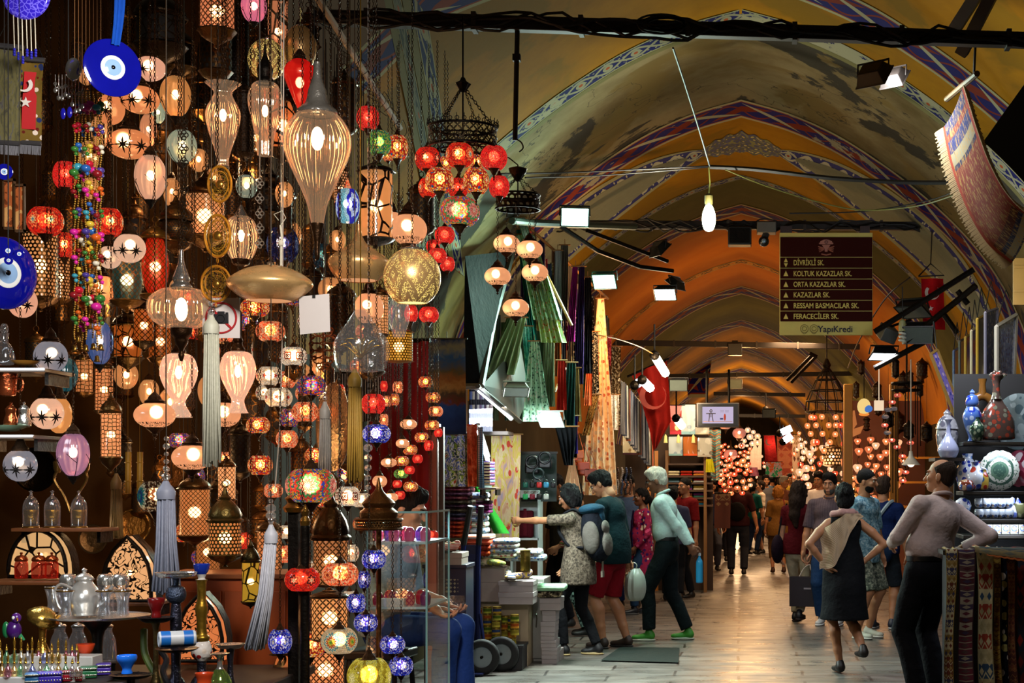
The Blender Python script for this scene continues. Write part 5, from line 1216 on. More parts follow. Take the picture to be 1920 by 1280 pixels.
for u,w_,lab in((40,1,'red glass jar with a copper lid nearest the side wall'),(73,1.1,'red glass jar with a copper lid, middle one'),(97,1,'red glass jar with a copper lid nearest the teapot')):
 ware('lidded_jar',lab,'jar',u,1084,6.86,[('body',[(.1,0),(10*w_,0),(12*w_,6),(12*w_,26),(10*w_,32)],REDG),('lid',[(11*w_,32),(12*w_,36),(8*w_,42),(2,44),(3,48),(.1,49)],COPR)])
def arch_lamp(u,vb,Y,w,h,pts,label,pat,cell,c,st):
 k=Y/F;root=thing('arched_lattice_lamp',label,'lamp',W(u,vb,Y));out=[(x*w/2*k,z*h*k)for x,z in pts]
 b=B().prism(out,.05);part('lit_panel',b,frost(c,st),root)
 fr=[Vector((x,-.012,z))for x,z in out];part('frame',B().tube(fr+[fr[0]],.009,6),BLK,root,60)
 q=B().grid(lambda s,t:(0,0,0),1,1);q=B().add([(x,-.004,z)for x,z in out],[tuple(range(len(out)))],[(x/cell,z/cell)for x,z in out])
 part('lattice',q,metal('241608',.5,pat),root);part('side_shell',B().prism([(x*1.03,z*1.02)for x,z in out],.07).xf(Matrix.Translation((0,.052,0))),BLK,root)
 part('bulb',B().ball((0,.02,h*k*.45),.012,n=8,m=6),glow((1,.7,.4),20),root)
 return root
arc=[(math.cos(a),math.sin(a))for a in[PI*i/16 for i in range(17)]]
arch_lamp(72,1080,6.95,108,86,[(x,.12+z*.88)for x,z in arc]+[(-1,0),(1,0)],'round-arched lamp with a star lattice behind the red jars','star',.045,(1,.62,.28),.75)
pa=[(1,0),(1.0,.35),(.86,.6),(.55,.82),(.2,.96),(0,1.04),(-.2,.96),(-.55,.82),(-.86,.6),(-1.0,.35),(-1,0)]
arch_lamp(240,1126,7.05,90,116,pa,'pointed-arch lamp with black vine scrolls glowing behind the silver tray','filigree',.055,(1,.55,.25),.9)
arch_lamp(375,1238,7.0,86,120,pa,'orange-lit scrollwork panel lamp behind the hookah columns','filigree',.055,(1,.32,.1),.75)
Y=6.3;k=Y/F
ware('serving_tray','oval silver tray under the teapot','tray',183,1160,Y,[('tray',[(.1,0),(60,0),(88,3),(93,6),(94,7),(88,5),(60,2.5),(.1,2.5)],SILV,dict(n=40))])
ware('tray_stand','dark pedestal under the silver tray','stand',183,1284,Y,[('column',[(40,0),(36,6),(12,20),(10,90),(22,112),(30,123)],flat('15110e',.4))])
def tp(r,k):
 part('handle',B().tube(smooth_curve([(-22*k,0,50*k),(-44*k,0,58*k),(-55*k,0,46*k),(-50*k,0,22*k),(-44*k,0,12*k)],6),2.6*k,8),TEAS,r)
 part('spout',B().tube(smooth_curve([(24*k,0,18*k),(40*k,0,28*k),(46*k,0,44*k),(54*k,0,56*k)],6),[6*k*(1-.6*i/18)for i in range(19)],10),TEAS,r)
 part('lid',lobed(sp([(17*k,68*k),(15*k,73*k),(7*k,78*k),(3*k,80*k),(5*k,85*k),(.1*k,89*k)],3),20),TEAS,r)
ware('teapot','shiny silver teapot on the oval tray','teapot',158,1153,Y,[('body',[(.1,0),(20,0),(22,4),(26,14),(29,30),(26,46),(18,58),(15,64),(19,68)],TEAS,dict(n=36,ribs=14,amp=.03))],extra=tp)
for u,dy,lab in((100,.04,'clear tea glass at the handle end of the silver tray, set back'),(122,-.08,'clear tea glass in front of the teapot handle'),(195,-.06,'clear tea glass just beside the teapot spout'),(230,-.02,'clear tea glass at the far end of the silver tray')):
 ware('tea_glass',lab,'glass',u,1153-(dy>0)*6,Y+dy,[('glass',[(.1,0),(11,0),(12,2),(10,16),(12,32),(16,46),(15,46),(11,32),(9,16),(10,3),(.1,3)],CLR),('gold_rim',[(15.6,44),(16.4,46),(15.6,47)],BRS)])
for u,lab in((128,'glass jar with a silver lid behind the teapot handle'),(198,'glass jar with a silver lid behind the teapot spout'),(226,'glass jar with a silver lid nearest the pointed-arch lamp')):
 ware('spice_jar',lab,'jar',u,1146,6.62,[('body',[(.1,0),(13,0),(15,8),(15,44),(13,50)],CLR),('lid',[(15,50),(16,60),(14,66),(10,70),(.1,71)],SILV)])
for u,lab in((112,'dark glass jar under the silver tray'),(146,'tall glass carafe under the silver tray'),(200,'squat silver jar under the silver tray')):
 ware('glass_jar',lab,'jar',u,1240,6.55,[('body',[(.1,0),(16,0),(18,10),(16,40),(10,56),(11,64)],CLR),('lid',[(11,64),(12,68),(4,72),(.1,74)],SILV)])
HB=metal('3a3a48',.3,None,80)
ware('hookah','tall grey hookah stem with a silver dish and a round beaded ball','hookah',330,1288,6.25,[('dish',[(.1,205),(30,206),(37,214),(38,215),(30,209),(.1,208)],SILV,dict(n=30)),('stem',[(18,0),(15,12),(9,24),(9,60),(11,120),(9,152),(8,158)],HB),('ball',[(6,156),(15,162),(19,174),(15,187),(6,192),(7,206)],metal('4a5468',.35,None,120))])
ware('hookah_bowl','dark red clay hookah bowl on a black dish','bowl',293,1157,6.2,[('bowl',[(.1,0),(9,0),(8,10),(11,18),(15,28),(15,35),(13,35),(8,20),(.1,18)],flat('6a0c0e',.25))])
ware('hookah_dish','black metal dish holding the dark red clay bowl','dish',292,1166,6.2,[('dish',[(.1,0),(20,0),(32,8),(33,9),(20,3),(.1,3)],metal('2a2a2e',.3),dict(n=28)),('stem',[(14,-122),(10,-112),(5,-90),(5,-20),(9,0)],metal('5a4a2a',.35))])
ware('hookah_bowl','bright blue glazed hookah bowl on a dark dish','bowl',238,1262,6.05,[('bowl',[(.1,0),(10,0),(8,8),(12,16),(18,26),(18,33),(16,33),(9,18),(.1,16)],flat('1c6ad8',.15))])
ware('hookah_dish','dark dish under the bright blue bowl','dish',246,1272,6.05,[('dish',[(.1,0),(26,1),(38,7),(39,8),(26,4),(.1,4)],metal('3a4254',.25),dict(n=28)),('stem',[(14,-20),(8,-10),(8,0)],metal('3a3026',.4))])
ware('hookah_bowl','orange clay hookah bowl among the perfume bottles','bowl',160,1238,6.2,[('bowl',[(.1,0),(9,0),(8,10),(13,18),(17,30),(15,30),(9,16),(.1,15)],flat('c8401a',.3))])
ware('hookah_bowl','orange clay hookah bowl at the lower edge beside the porcelain ball','bowl',383,1284,6.0,[('bowl',[(.1,0),(12,0),(13,10),(17,22),(15,22),(10,10),(.1,8)],flat('d8481c',.3)),('stand',[(11,-32),(6,-12),(10,0)],BLK)])
BAM=metal('a8822c',.35,None,14)
ware('hookah','yellow brass hookah column with a red-flowered white ball and a blue cup on top','hookah',378,1290,6.35,[('column',[(13,88),(15,96),(10,104),(9,128),(12,150),(8,168),(9,196),(11,204)],BAM),('porcelain_ball',[(10,52),(18,62),(19,74),(15,86),(11,90)],cloth('d8d0c8','floral','a8201c','3a4a90',1.6,.15)),('foot',[(24,0),(20,12),(9,30),(9,52)],HB),('cup_stem',[(9,204),(6,206),(9,214)],flat('d0ccc4',.3)),('blue_cup',[(9,214),(13,222),(15,232),(13,232),(8,218)],flat('15309a',.2))])
ware('hookah_dish','silver dish on a stem beside the white-flowered ball','dish',432,1215,6.5,[('dish',[(.1,0),(18,0),(26,7),(27,8),(18,3),(.1,3)],SILV,dict(n=28)),('stem',[(16,-80),(8,-64),(5,-30),(8,0)],HB)])
ware('hookah','stubby silver hookah with a green glass body near the black post','hookah',412,1292,6.1,[('glass_body',[(.1,0),(20,1),(22,14),(14,30),(8,38)],rib_glass((.4,.6,.15),.05,.5)),('stem',[(8,38),(5,44),(6,60),(16,66),(17,68),(5,70)],SILV)])
p=W(332,1197,6.0);root=thing('wrapped_roll','blue and white plastic-wrapped paper roll','roll',p,.5);L=66*6.0/F
ax=Matrix.Rotation(PI/2,4,'Y')@Matrix.Translation((0,0,-L/2));r=15*6/F
part('paper',B().lathe([(r*.4,.001),(r*.9,0),(r,.004),(r,L-.004),(r*.9,L),(r*.4,L-.001),(r*.4,.001)],22).xf(ax),flat('c8ccd0',.4),root)
for z in(.006,L*.66):part('blue_band',B().lathe([(r*1.015,z),(r*1.015,z+L*.26)],22).xf(ax),flat('1a6ac0',.35),root)
solo('hookah_hose','green ribbed hookah hose curling behind the blue bowl','hose',B().tube(smooth_curve([W(270,1180,6.35),W(272,1225,6.3),W(290,1262,6.25),W(300,1285,6.2)],8),.014,8),flat('4a5a20',.5))
solo('hookah_hose','black hookah hose looping beside the grey stem','hose',B().tube(smooth_curve([W(296,1215,6.35),W(312,1236,6.3),W(306,1260,6.25),W(318,1288,6.2)],8),.012,8),flat('101014',.4))
ware('hookah_dish','black dish carrying the blue and white roll','dish',332,1222,6.0,[('dish',[(.1,0),(26,1),(38,6),(39,7),(26,3.5),(.1,3.5)],metal('23232a',.3),dict(n=28)),('stem',[(12,-94),(6,-70),(6,0)],HB)])
root=thing('display_riser','low dark riser box under the glass jars below the silver tray','riser',W(156,1240,6.56));part('box',B().cbox((0,0,-.045),(.3,.1,.085)),DARKW,root,bevel=.004);part('top_panel',B().cbox((0,0,-.003),(.31,.11,.006)),DARKW,root)
root=thing('bottle_tray','white tray crowded with tiny perfume bottles','tray',W(72,1272,6.0));part('tray',B().cbox((0,.06,0),(.34,.28,.03)),flat('b8b4b0',.4),root,bevel=.004);part('riser',B().cbox((0,.13,.045),(.34,.1,.06)),flat('a8a49c',.4),root,bevel=.004);part('base',B().cbox((0,.06,-.045),(.3,.24,.06)),DARKW,root)
TINT=[rib_glass(c,.04,.45)for c in((.9,.9,.92),(.4,.45,.9),(.95,.7,.3),(.8,.3,.4),(.4,.8,.5),(.9,.85,.7))]
for i in range(26):
 row=i//13;u=2+(i%13)*12+R.uniform(-2,2);Yb=5.93+row*.16+R.uniform(-.02,.02);vb=1268 if row==0 else 1243;h=R.uniform(.85,1.25);m=TINT[R.randrange(6)]
 ware('perfume_bottle','tiny cut-glass perfume bottle with a gold stopper on the white tray','bottle',u,vb,Yb,[('flask',[(.1,0),(5,0),(6.5*h,7),(5,15),(2,20),(2,24)],m,dict(n=10,round=2)),('stopper',[(2.2,24),(3,26),(1.6,28),(2.6,32*h),(1,38*h),(.1,42*h)],metal('c89a3a',.2),dict(n=8,round=2))],group='perfume bottles on the white tray')
def bird(r,k):
 part('head',B().ball((6*k,-3*k,38*k),9*k,(1,1,1.1)),flat('4a1a6a',.25),r);part('eye',B().ball((4*k,-11*k,39*k),3.2*k,(1,.5,1)),flat('e0e0d8',.2),r)
 part('beak',B().tube([(10*k,-9*k,37*k),(13*k,-13*k,33*k)],[3*k,.5*k],6),GLD,r);part('wing',B().ball((-13*k,-4*k,16*k),12*k,(.6,.5,1.3)),flat('1a6a3a',.3),r);part('tail',B().tube([(6*k,3*k,8*k),(18*k,4*k,-4*k)],[6*k,2*k],8),flat('2a7a4a',.3),r)
ware('bird_ornament','purple and green enamelled bird trinket box among the bottles','ornament',26,1196,6.12,[('body',[(.1,0),(9,2),(14,14),(10,28),(.1,34)],flat('3a1458',.2))],extra=bird)
p=W(80,1160,6.25);root=thing('ship_ornament','golden shell-shaped trinket with a curled prow beside the bird','ornament',p)
part('shell',B().lathe(sp([(.002,.05),(.03,.04),(.06,.01),(.05,-.02),(.02,-.03)],4),24,ribs=12,amp=.12).xf(Matrix.Rotation(.5,4,'Y')),metal('c8a04a',.25),root,60);part('prow',B().tube(smooth_curve([(0,0,-.02),(.04,0,-.01),(.07,0,.02),(.085,0,.03)],5),.007,6),GLD,root);part('foot',lobed([(.03,-.13),(.012,-.09),(.015,-.03)],12),GLD,root)
for u,vb,c,lab,w_ in((92,1280,'3a2a9a','violet sequinned trinket box, first of the row',44),(136,1276,'8a1420','red sequinned trinket box between the violet and green ones',34),(166,1270,'1c5a34','green sequinned trinket box behind the red one',30),(194,1264,'3a2484','violet sequinned trinket box at the far end of the row',26),(60,1282,'245a8a','blue sequinned trinket box at the lower edge',24)):
 Yq=.745*F/(vb-V0);k=Yq/F;root=thing('trinket_box',lab,'box',W(u,vb,Yq),.35);m=flat(c,.3)
 part('box',B().cbox((0,0,7*k),(w_*k,26*k,14*k)),m,root,bevel=.004);part('lid',B().cbox((0,0,18*k),(w_*1.04*k,28*k,7*k)),m,root,bevel=.005)
 q=B()
 for i in range(9):
  for zz in(6,18):q.ball(((i/8-.5)*w_*.9*k,-13.6*k-(zz>9)*.8*k,zz*k),1.7*k,(1,.6,1),6,4)
 part('sequins',q,metal('e0d8c0',.15),root,180)
for u,v,Yq,e in((20,694,6.5,2.2),(10,820,6.5,2.2),(60,1050,5.7,3.0)):light('strip_and_fill_light','AREA',W(u,v,Yq),e,(.8,.9,1),.25,aim=W(u+30,v+400,Yq+.1))  # two follow the shelf strips; the last is added cold fill over the bottles
root=thing('display_riser','low black riser under the sequinned trinket boxes','riser',(0,0,.8));x_=X_(38,5.85);part('front_step',B().box(x_,X_(222,5.85),5.76,5.925,-.05,.034),DARKW,root);part('end_step',B().box(X_(160,6.05),X_(222,6.05),5.93,6.26,-.05,.034),DARKW,root)
q=B()
for s_ in(-1,1):q.tube(smooth_curve([W(132,960,7.2),W(132+s_*12,930,7.2),W(132+s_*30,900,7.2),W(134+s_*26,880,7.2)],6),.006,6)
root=thing('hanging_brass_bracket','curved two-armed brass bracket under the purple glass egg','bracket',(0,0,0));part('arm',q,metal('8a6a34',.3),root)
for s_ in(-1,1):part('socket',lobed([(.01,-.02),(.018,0),(.02,.03),(.012,.035)],12).xf(Matrix.Translation(W(134+s_*26,878,7.2))),metal('8a6a34',.3),root)
for u,lab in((262,'yellow bamboo flute standing behind the slim honeycomb lantern'),(240,'pale wooden flute with a narrow mouth beside the bamboo one')):
 p=W(u,925,7.7);solo('hanging_flute',lab,'flute',B().tube([(0,0,0),(.002,0,.2)],.014,10).ring((0,0,.06),.0145,.003,12,4).ring((0,0,.15),.0145,.003,12,4).tube([(0,0,.2),(0,0,TOP-p.z)],.001,3),flat('b88a2c',.45),loc=p)
for u,v,r_,c,lab in((70,880,40,'1c140c','black plate standing on the back wall behind the grey crackled globe'),(178,1010,26,'6a5a44','engraved plate on the back wall above the silver-lidded jars'),(255,985,30,'8a6a3a','brass plate on the back wall behind the fringed tassel'),(330,880,34,'5a3a1c','copper plate on the back wall behind the frosted lamps')):
 p=W(u,v,9.0);r=r_*9.0/F
 root=thing('wall_plate',lab,'plate',p);part('plate',lobed([(.001,.0),(r*.6,0),(r*.7,.01),(r,.03),(r*1.02,.025),(r*.7,-.002),(.001,-.01)],36).xf(Matrix.Rotation(PI/2,4,'X')),metal(c,.3,None,50),root,40)
 part('rim',B().ring((0,-.03,0),r,.006,36,5,'y'),metal(c,.25),root,60)
root=thing('wooden_cabinet','orange-brown wooden cabinet behind the hookah columns','cabinet',(W(420,0,7.6).x,7.6,0));zt=W(0,1085,7.6).z
part('carcass',B().cbox((0,.2,zt/2),(.62,.4,zt)),flat('a84a18',.5),root,bevel=.005);part('top',B().cbox((0,.2,zt+.012),(.66,.44,.024)),flat('8a4a20',.4),root,bevel=.004)
for s_ in(-1,1):o=part('door',B().cbox((s_*.152,-.012,zt*.5),(.29,.02,zt*.9)),flat('9a4416',.45),root,bevel=.004);part('knob',B().ball((s_*.03,-.03,zt*.62),.012),BRS,o)
for u,v0,v1,Yp,lab in((552,960,1300,6.9,'thick black post behind the vivid red mosaic lamp'),(572,985,1300,6.75,'slimmer dark post running down past the red mosaic lamps')):
 a,c=W(u,v0,Yp),W(u,v1,Yp);root=thing('stall_post',lab,'post',(a.x,Yp,0));r=.045 if 'thick' in lab else .02
 part('post',B().cbox((0,0,a.z/2),(r,r,a.z))if r>.03 else B().tube([(0,0,0),(0,0,a.z)],r,12),BLK,root,bevel=.003);part('foot',lobed([(.1,0),(.1,.01),(.03,.03),(r,.05)],18),BLK,root)
 part('finial',lobed([(r*.9,0),(r*1.1,.02),(r*.6,.04),(r*.9,.06),(.002,.09)],14,c=(0,0,a.z)),BRS,root)
c3=thing('floor_lamp','brass floor lamp with a hooped crown in front of the glass display case','lamp',(W(710,0,6.9).x,6.9,0));k=6.9/F;zt=W(0,982,6.9).z;r=43*k
part('pole',B().tube([(0,0,0),(0,0,zt+.03)],.011,10),metal('6a4420',.35),c3);part('foot',lobed([(.16,0),(.16,.015),(.06,.03),(.015,.08)],24),metal('6a4420',.35),c3)
b=B().lathe([(r,-.02),(r,.02)],36,us=2*PI*r/.012);b.uv=[(a,q/.012)for a,q in b.uv];part('crown_band',b,metal('5a3c1c',.4,'dots'),c3,180,loc=(0,0,zt))
q=B().ring((0,0,zt+.02),r,.006,30,5).ring((0,0,zt-.02),r,.006,30,5)
for i in range(4):a=i*PI/2;q.tube([(0,0,zt),(math.sin(a)*r,math.cos(a)*r,zt)],.005,5)
part('crown_hoop',q,metal('5a3c1c',.4),c3,60);part('crown_dome',lobed(sp([(.075,.02),(.08,.05),(.06,.07),(.07,.09),(.04,.12),(.015,.15),(.004,.2)],3),22,c=(0,0,zt),ribs=10,amp=.06),metal('6a4420',.35),c3)
for u,v,w,h,Yb,lab in((701,1048,46,34,6.8,'blue mosaic globe hanging highest under the hooped crown'),(683,1086,24,32,7.0,'blue mosaic globe half hidden behind the brass dome at the crown pole'),(668,1130,38,34,6.9,'blue mosaic globe furthest to the stall side under the hooped crown'),(686,1167,46,32,6.72,'blue mosaic globe in the middle of the spiral under the hooped crown'),(736,1208,48,32,6.85,'blue mosaic globe low on the display-case side of the spiral'),(752,1248,46,34,6.95,'lowest blue mosaic globe of the spiral under the hooped crown')):
 ML(u,v,w,h,Yb,BLUE(),lab,top=zt-.02)
Y0,Y1=7.9,8.5;xa,xb=X_(688,Y0),X_(800,Y0);zt=W(0,960,Y0).z;zb=W(0,1300,Y0).z
g=G('case_glass');GLS=g.out(g.mixs(.90,g.n('ShaderNodeBsdfGlossy',{0:(.85,.95,1),1:.02}).outputs[0],g.clear((.93,.97,.97))))
EDGEG=flat('7aa8a8',.15,0,0)
dc=thing('display_case','frameless glass display case with two shelves of pink and violet pots','cabinet',((xa+xb)/2,(Y0+Y1)/2,0));hw,hd=(xb-xa)/2,(Y1-Y0)/2
part('front_glass',B().cbox((0,-hd,(zt+.3)/2),(hw*2,.006,zt-.3)),GLS,dc);part('side_glass',B().cbox((hw,0,(zt+.3)/2),(.006,hd*2,zt-.3)),GLS,dc);part('side_glass',B().cbox((-hw,0,(zt+.3)/2),(.006,hd*2,zt-.3)),GLS,dc)
part('top_glass',B().cbox((0,0,zt),(hw*2,hd*2,.008)),GLS,dc);part('base',B().cbox((0,0,.15),(hw*2,hd*2,.3)),flat('2a2a2e',.4),dc,bevel=.005)
q=B()
for sx,sy in((-1,-1),(1,-1),(1,1)):q.cbox((sx*hw,sy*hd,(zt+.3)/2),(.009,.009,zt-.3))
q.cbox((0,-hd,zt),(hw*2,.009,.01)).cbox((hw,0,zt),(.009,hd*2,.01));part('glass_edge',q,EDGEG,dc)
for n_,v in enumerate((1018,1140)):
 z=W(0,v,Y0).z;part('glass_shelf',B().cbox((0,0,z),(hw*1.96,hd*1.9,.012)),flat('c8d4d4',.15,0,0),dc)
 cols=(('d8487a','4a3ab0','d85a8a','e0507a'),('a81c4a','c02a3a','7a1a5a','d03040'))[n_]
 for i in range(7):
  tone=('pink','violet','rose','coral','magenta','crimson','plum')[i]
  kk=Y0/F;x=xa+(xb-xa)*(.09+.135*i)
  root=thing('glazed_pot',f'{"upper" if n_ == 0 else "lower"} shelf glazed pot, '+('next to the case edge by the pole' if i==0 else 'last one by the outer glass corner' if i==6 else('second','third','fourth','fifth','sixth')[i-1]+' along from the pole side'),'pot',(x,Y0+.12+.08*(i%2),z+.006))
  m=flat(cols[i%4],.2,0,.1,**{'Coat Weight':.8});part('body',lobed(sp([(.001,0),(8*kk,0),(10*kk,8*kk),(10*kk,18*kk),(8*kk,22*kk)],3),18),m,root);part('lid',lobed(sp([(8.4*kk,22*kk),(5*kk,26*kk),(.001,27*kk)],3),18),m,root)
 if n_==1:
  root=thing('white_box','low white carton in front of the lower shelf pots','box',(xa+(xb-xa)*.4,Y0+.04,z+.006));part('carton',B().cbox((0,0,.02),(.12,.05,.04)),flat('c8c4c0',.6),root,bevel=.002)
light('case_light','AREA',((xa+xb)/2,(Y0+Y1)/2,zt-.02),7,(.9,.97,1),.15,aim=((xa+xb)/2,(Y0+Y1)/2,0))
# -- the scarf and shoe shop beyond the lamp stall
def hung(name,label,cat,top,bot,m,folds=5,amp=.03,group=None,n=(18,22),thick=.004,rod=None,pts=None,bulge=0,wave=.0,hemc=None):
 """cloth hanging from the line TOP (u0,u1,v,Y) to the line BOT (u0,u1,v,Y), gathered in folds"""
 a0,a1=W(top[0],top[2],top[3]),W(top[1],top[2]if len(top)<5 else top[4],top[3]);b0,b1=W(bot[0],bot[2],bot[3]),W(bot[1],bot[2]if len(bot)<5 else bot[4],bot[3])
 o=(a0+a1)/2;ph=R.uniform(0,6)
 def f(s,t):
  p=(a0.lerp(a1,s)).lerp(b0.lerp(b1,s),t)-o
  k=min(1,.35+t)
  return p+Vector((.3*amp*math.sin(folds*PI*s*2+ph+t*2)*k,-amp*k*math.sin(folds*2*PI*s+ph+.8*math.sin(t*4+ph))-bulge*math.sin(t*PI),wave*math.sin(s*PI*3+ph)*t))
 root=thing(name if 'hang' in name else 'hanging_'+name,label,cat,o,0,group)
 part('cloth',B().grid(f,*n),m,root,180)
 if hemc:part('border',B().grid(lambda s,t:f(s,.9+.1*t)+Vector((0,-.004,0)),n[0],2),hemc,root,180)
 if rod is not None:part('hanger',B().tube([a0-o+Vector((-.02,0,.005)),a1-o+Vector((.02,0,.005))],.007,6).tube([Vector((0,0,0)),Vector((0,0,.06))],.003,5),rod,root)
 return root
HANG=flat('8a5a2a',.5)
def floodlight(u,v,Y,w,aim,col_,on,label,e=60,hous='202624',emit_=14,name='hanging_floodlight',size_=None):
 s=w*Y/F;loc=W(u,v,Y);root=thing(name,label,'lamp',loc);d=(Vector(aim)-loc).normalized();q=d.to_track_quat('-Z','Y').to_matrix().to_4x4()
 m=flat(hous,.4,.3)
 b=B().add([(x*s*.5,y*s*.36,0)for x,y in((-1,-1),(1,-1),(1,1),(-1,1))]+[(x*s*.36,y*s*.2+s*.06,s*.32)for x,y in((-1,-1),(1,-1),(1,1),(-1,1))],[(0,1,5,4),(1,2,6,5),(2,3,7,6),(3,0,4,7),(7,4,5,6)])
 part('housing',b.xf(q),m,root,30,bevel=.006)
 fr=B()
 for x0,y0,x1,y1 in((-1,-1,1,-1),(1,-1,1,1),(1,1,-1,1),(-1,1,-1,-1)):fr.tube([(x0*s*.5,y0*s*.36,0),(x1*s*.5,y1*s*.36,0)],s*.03,4)
 part('frame',fr.xf(q),m,root)
 part('glass_front',B().add([(x*s*.47,y*s*.33,-.003)for x,y in((-1,-1),(1,-1),(1,1),(-1,1))],[(0,3,2,1)]).xf(q),glow(col_,emit_,'NONE')if on else flat('5a625c',.2),root,0)
 part('bracket',B().tube([q@Vector((-s*.54,0,s*.1)),q@Vector((-s*.54,s*.3,s*.3)),q@Vector((s*.54,s*.3,s*.3)),q@Vector((s*.54,0,s*.1))],s*.035,5),m,root)
 if on and e:light('flood','AREA',loc+d*.03,e,col(col_),s,aim=aim)
 return root
g=G('harbour_print');u_,v_,_=g.sep(g.co('UV'));n1=g.noise(g.map(g.co('UV'),(4,9,1)),1.4,5,.6,.5)
f=g.ma('ADD',v_,g.ma('MULTIPLY',g.ma('SUBTRACT',n1,.5),.22))
cc=g.ramp(f,[(0,'1c3a6a'),(.08,'8a8468'),(.2,'2c5a90'),(.34,'6a5a3a'),(.42,'a8642c'),(.5,'c08a4a'),(.58,'54402c'),(.66,'7a3420'),(.7,'24488a'),(.85,'16306a'),(1,'0e2048')])
HARB=g.out(g.bsdf(cc,.85))
hung('harbour_picture_cloth','tall blue cloth printed with sea and sky at the near end of the shop','cloth',(803,872,636,12.6),(806,874,814,12.6),HARB,1,.012,rod=flat('3a2a1c',.5))
g=G('swirl_print');n1=g.noise(g.co('UV'),3.2,3,.5,2.2);SW=g.out(g.bsdf(g.ramp(n1,[(0,'e8e4d8'),(.36,'5a6ab8'),(.43,'e0dcd0'),(.5,'2a3a4a'),(.55,'9ab02a'),(.6,'e8e0d0'),(.66,'c8541c'),(.75,'3a3a70')],'CONSTANT'),.8))
hung('swirl_scarf','white scarf with blue and green swirls beneath the sea picture','scarf',(826,872,816,12.7),(824,872,912,12.7),SW,3,.015)
hung('narrow_scarf','orange-red narrow scarf beside the swirl scarf','scarf',(875,894,795,12.8),(877,894,912,12.8),cloth('c84a24','blotch','a83a18','e07040'),2,.015)
hung('fringed_scarf','pale blue knotted scarf next to the orange one','scarf',(896,906,800,12.85),(897,908,915,12.85),cloth('6a8aa0','hstripe','3a5a78',scale=3),2,.012)
hung('leopard_scarf','thin leopard-spotted scarf at the edge of the swirl scarf','scarf',(868,876,812,12.75),(866,876,912,12.75),cloth('5a4028','blotch','2a1a0e','8a6a44',3),1,.01)
root=thing('red_backcloth','deep red cloth hung behind the little red lamps','cloth',W(755,650,10.6))
part('cloth',B().grid(lambda s,t:W(692+s*112,640+t*330,10.6)-W(755,650,10.6)+Vector((0,-.02*math.sin(s*22)-.01,0)),34,6),flat('9a0a0c',.8),root,180);part('rail',B().tube([W(688,638,10.6)-W(755,650,10.6),W(806,638,10.6)-W(755,650,10.6)],.015,8),BLK,root)
root=thing('door_post','salmon painted wooden door post beside the red cloth','post',(X_(810,10.7),10.7,0));zt=W(0,800,10.7).z
part('post',B().cbox((0,0,zt/2),(.075,.08,zt)),flat('a85a44',.5),root,bevel=.004);part('dark_jamb',B().cbox((.06,.03,zt/2),(.03,.05,zt)),flat('2a120c',.6),root);part('cap',B().cbox((0,0,zt+.01),(.1,.1,.02)),flat('8a4434',.5),root)  # darker brown jamb strip beside the post
hung('striped_cloth','black and white striped cloths packed behind the copper ornament','cloth',(615,716,700,10.0),(615,716,790,10.0),cloth('1a1a20','stripe','b0b0b8',scale=1.4),9,.02,rod=BLK)
q=B().add([W(872,480,13.4),W(958,470,14.4),W(902,722,13.2),W(868,722,13.2)],[(0,1,2,3)]).add([p+Vector((0,.03,0))for p in(W(872,480,13.4),W(958,470,14.4),W(902,722,13.2),W(868,722,13.2))],[(3,2,1,0)])
root=thing('metal_shutter','dark sheet-metal shutter leaning over the scarf shop entrance','shutter',(0,0,0));part('panel',q,cloth('0a0b0c'),root,0)
part('edge_bar',B().tube([W(902,724,13.15),W(925,600,13.8),W(962,468,14.4)],.03,6),flat('2a1c10',.5),root);part('lower_bar',B().tube([W(866,724,13.15),W(904,724,13.15)],.028,6),flat('4a3418',.5),root)
q=B().add([W(905,722,13.2),W(975,640,14.6),W(992,742,14.6),W(972,788,14.2)],[(0,1,2,3)]);root=thing('metal_canopy','grey metal canopy panel lit from below over the shop counter','canopy',(0,0,0));part('panel',q,flat('5a5c58',.45,.5,.2,6),root,0)
part('front_rail',B().tube([W(896,724,13.1),W(975,790,14.2)],.022,6),flat('3a3026',.5),root)
for a,b_,lab in(((894,728,13.2),(958,784,14.0),'bright white fluorescent tube under the edge of the canopy'),((895,802,13.0),(914,862,13.4),'shorter white fluorescent tube hanging by the stacked scarves')):
 A_,B_=W(*a),W(*b_);root=thing('hanging_tube_lamp',lab,'lamp',A_);part('tube',B().tube([(0,0,0),B_-A_],.016,8),glow((.85,.93,1),9),root,180)
 for e in(Vector(),B_-A_):part('end_cap',B().ball(e,.022,n=8,m=6),flat('c8c8c8',.4),root)
 part('batten',B().tube([Vector((0,.03,.03)),B_-A_+Vector((0,.03,.03))],.02,5),flat('9a9a9a',.5),root)
light('canopy_tubes','AREA',W(930,765,13.5),70,(.85,.95,1),.5,aim=W(950,1000,13.6))
root=thing('wall_shelf','dark shelf under the canopy holding rolled fabrics','shelf',W(908,812,13.7));part('board',B().cbox((0,.1,0),(.42,.35,.03)),DARKW,root);part('side',B().cbox((-.2,.1,.2),(.02,.35,.4)),DARKW,root)
for i in range(9):
 u=884+i*4.4;c=('5a6a9a','b8b0a0','3a3a4a','c8c4c0','6a5a7a','9aa0b0','4a3a50','d0ccc4','7a6a6a')[i]
 p=W(u,809,13.6);L=(.42+.04*math.sin(i*2));root=thing('fabric_roll',f'{("grey-blue", "cream", "slate", "white", "mauve", "pale blue", "plum", "off-white", "taupe")[i]} roll of fabric standing on the canopy shelf','fabric',p,0,None);part('roll',B().lathe([(.001,0),(.02,0),(.021,L*.5),(.019,L),(.001,L)],12),cloth(c,'hstripe','2a2a30',scale=.4),root);part('core',B().lathe([(.007,L-.01),(.007,L+.012),(.001,L+.012)],8),flat('8a7a5a',.7),root)
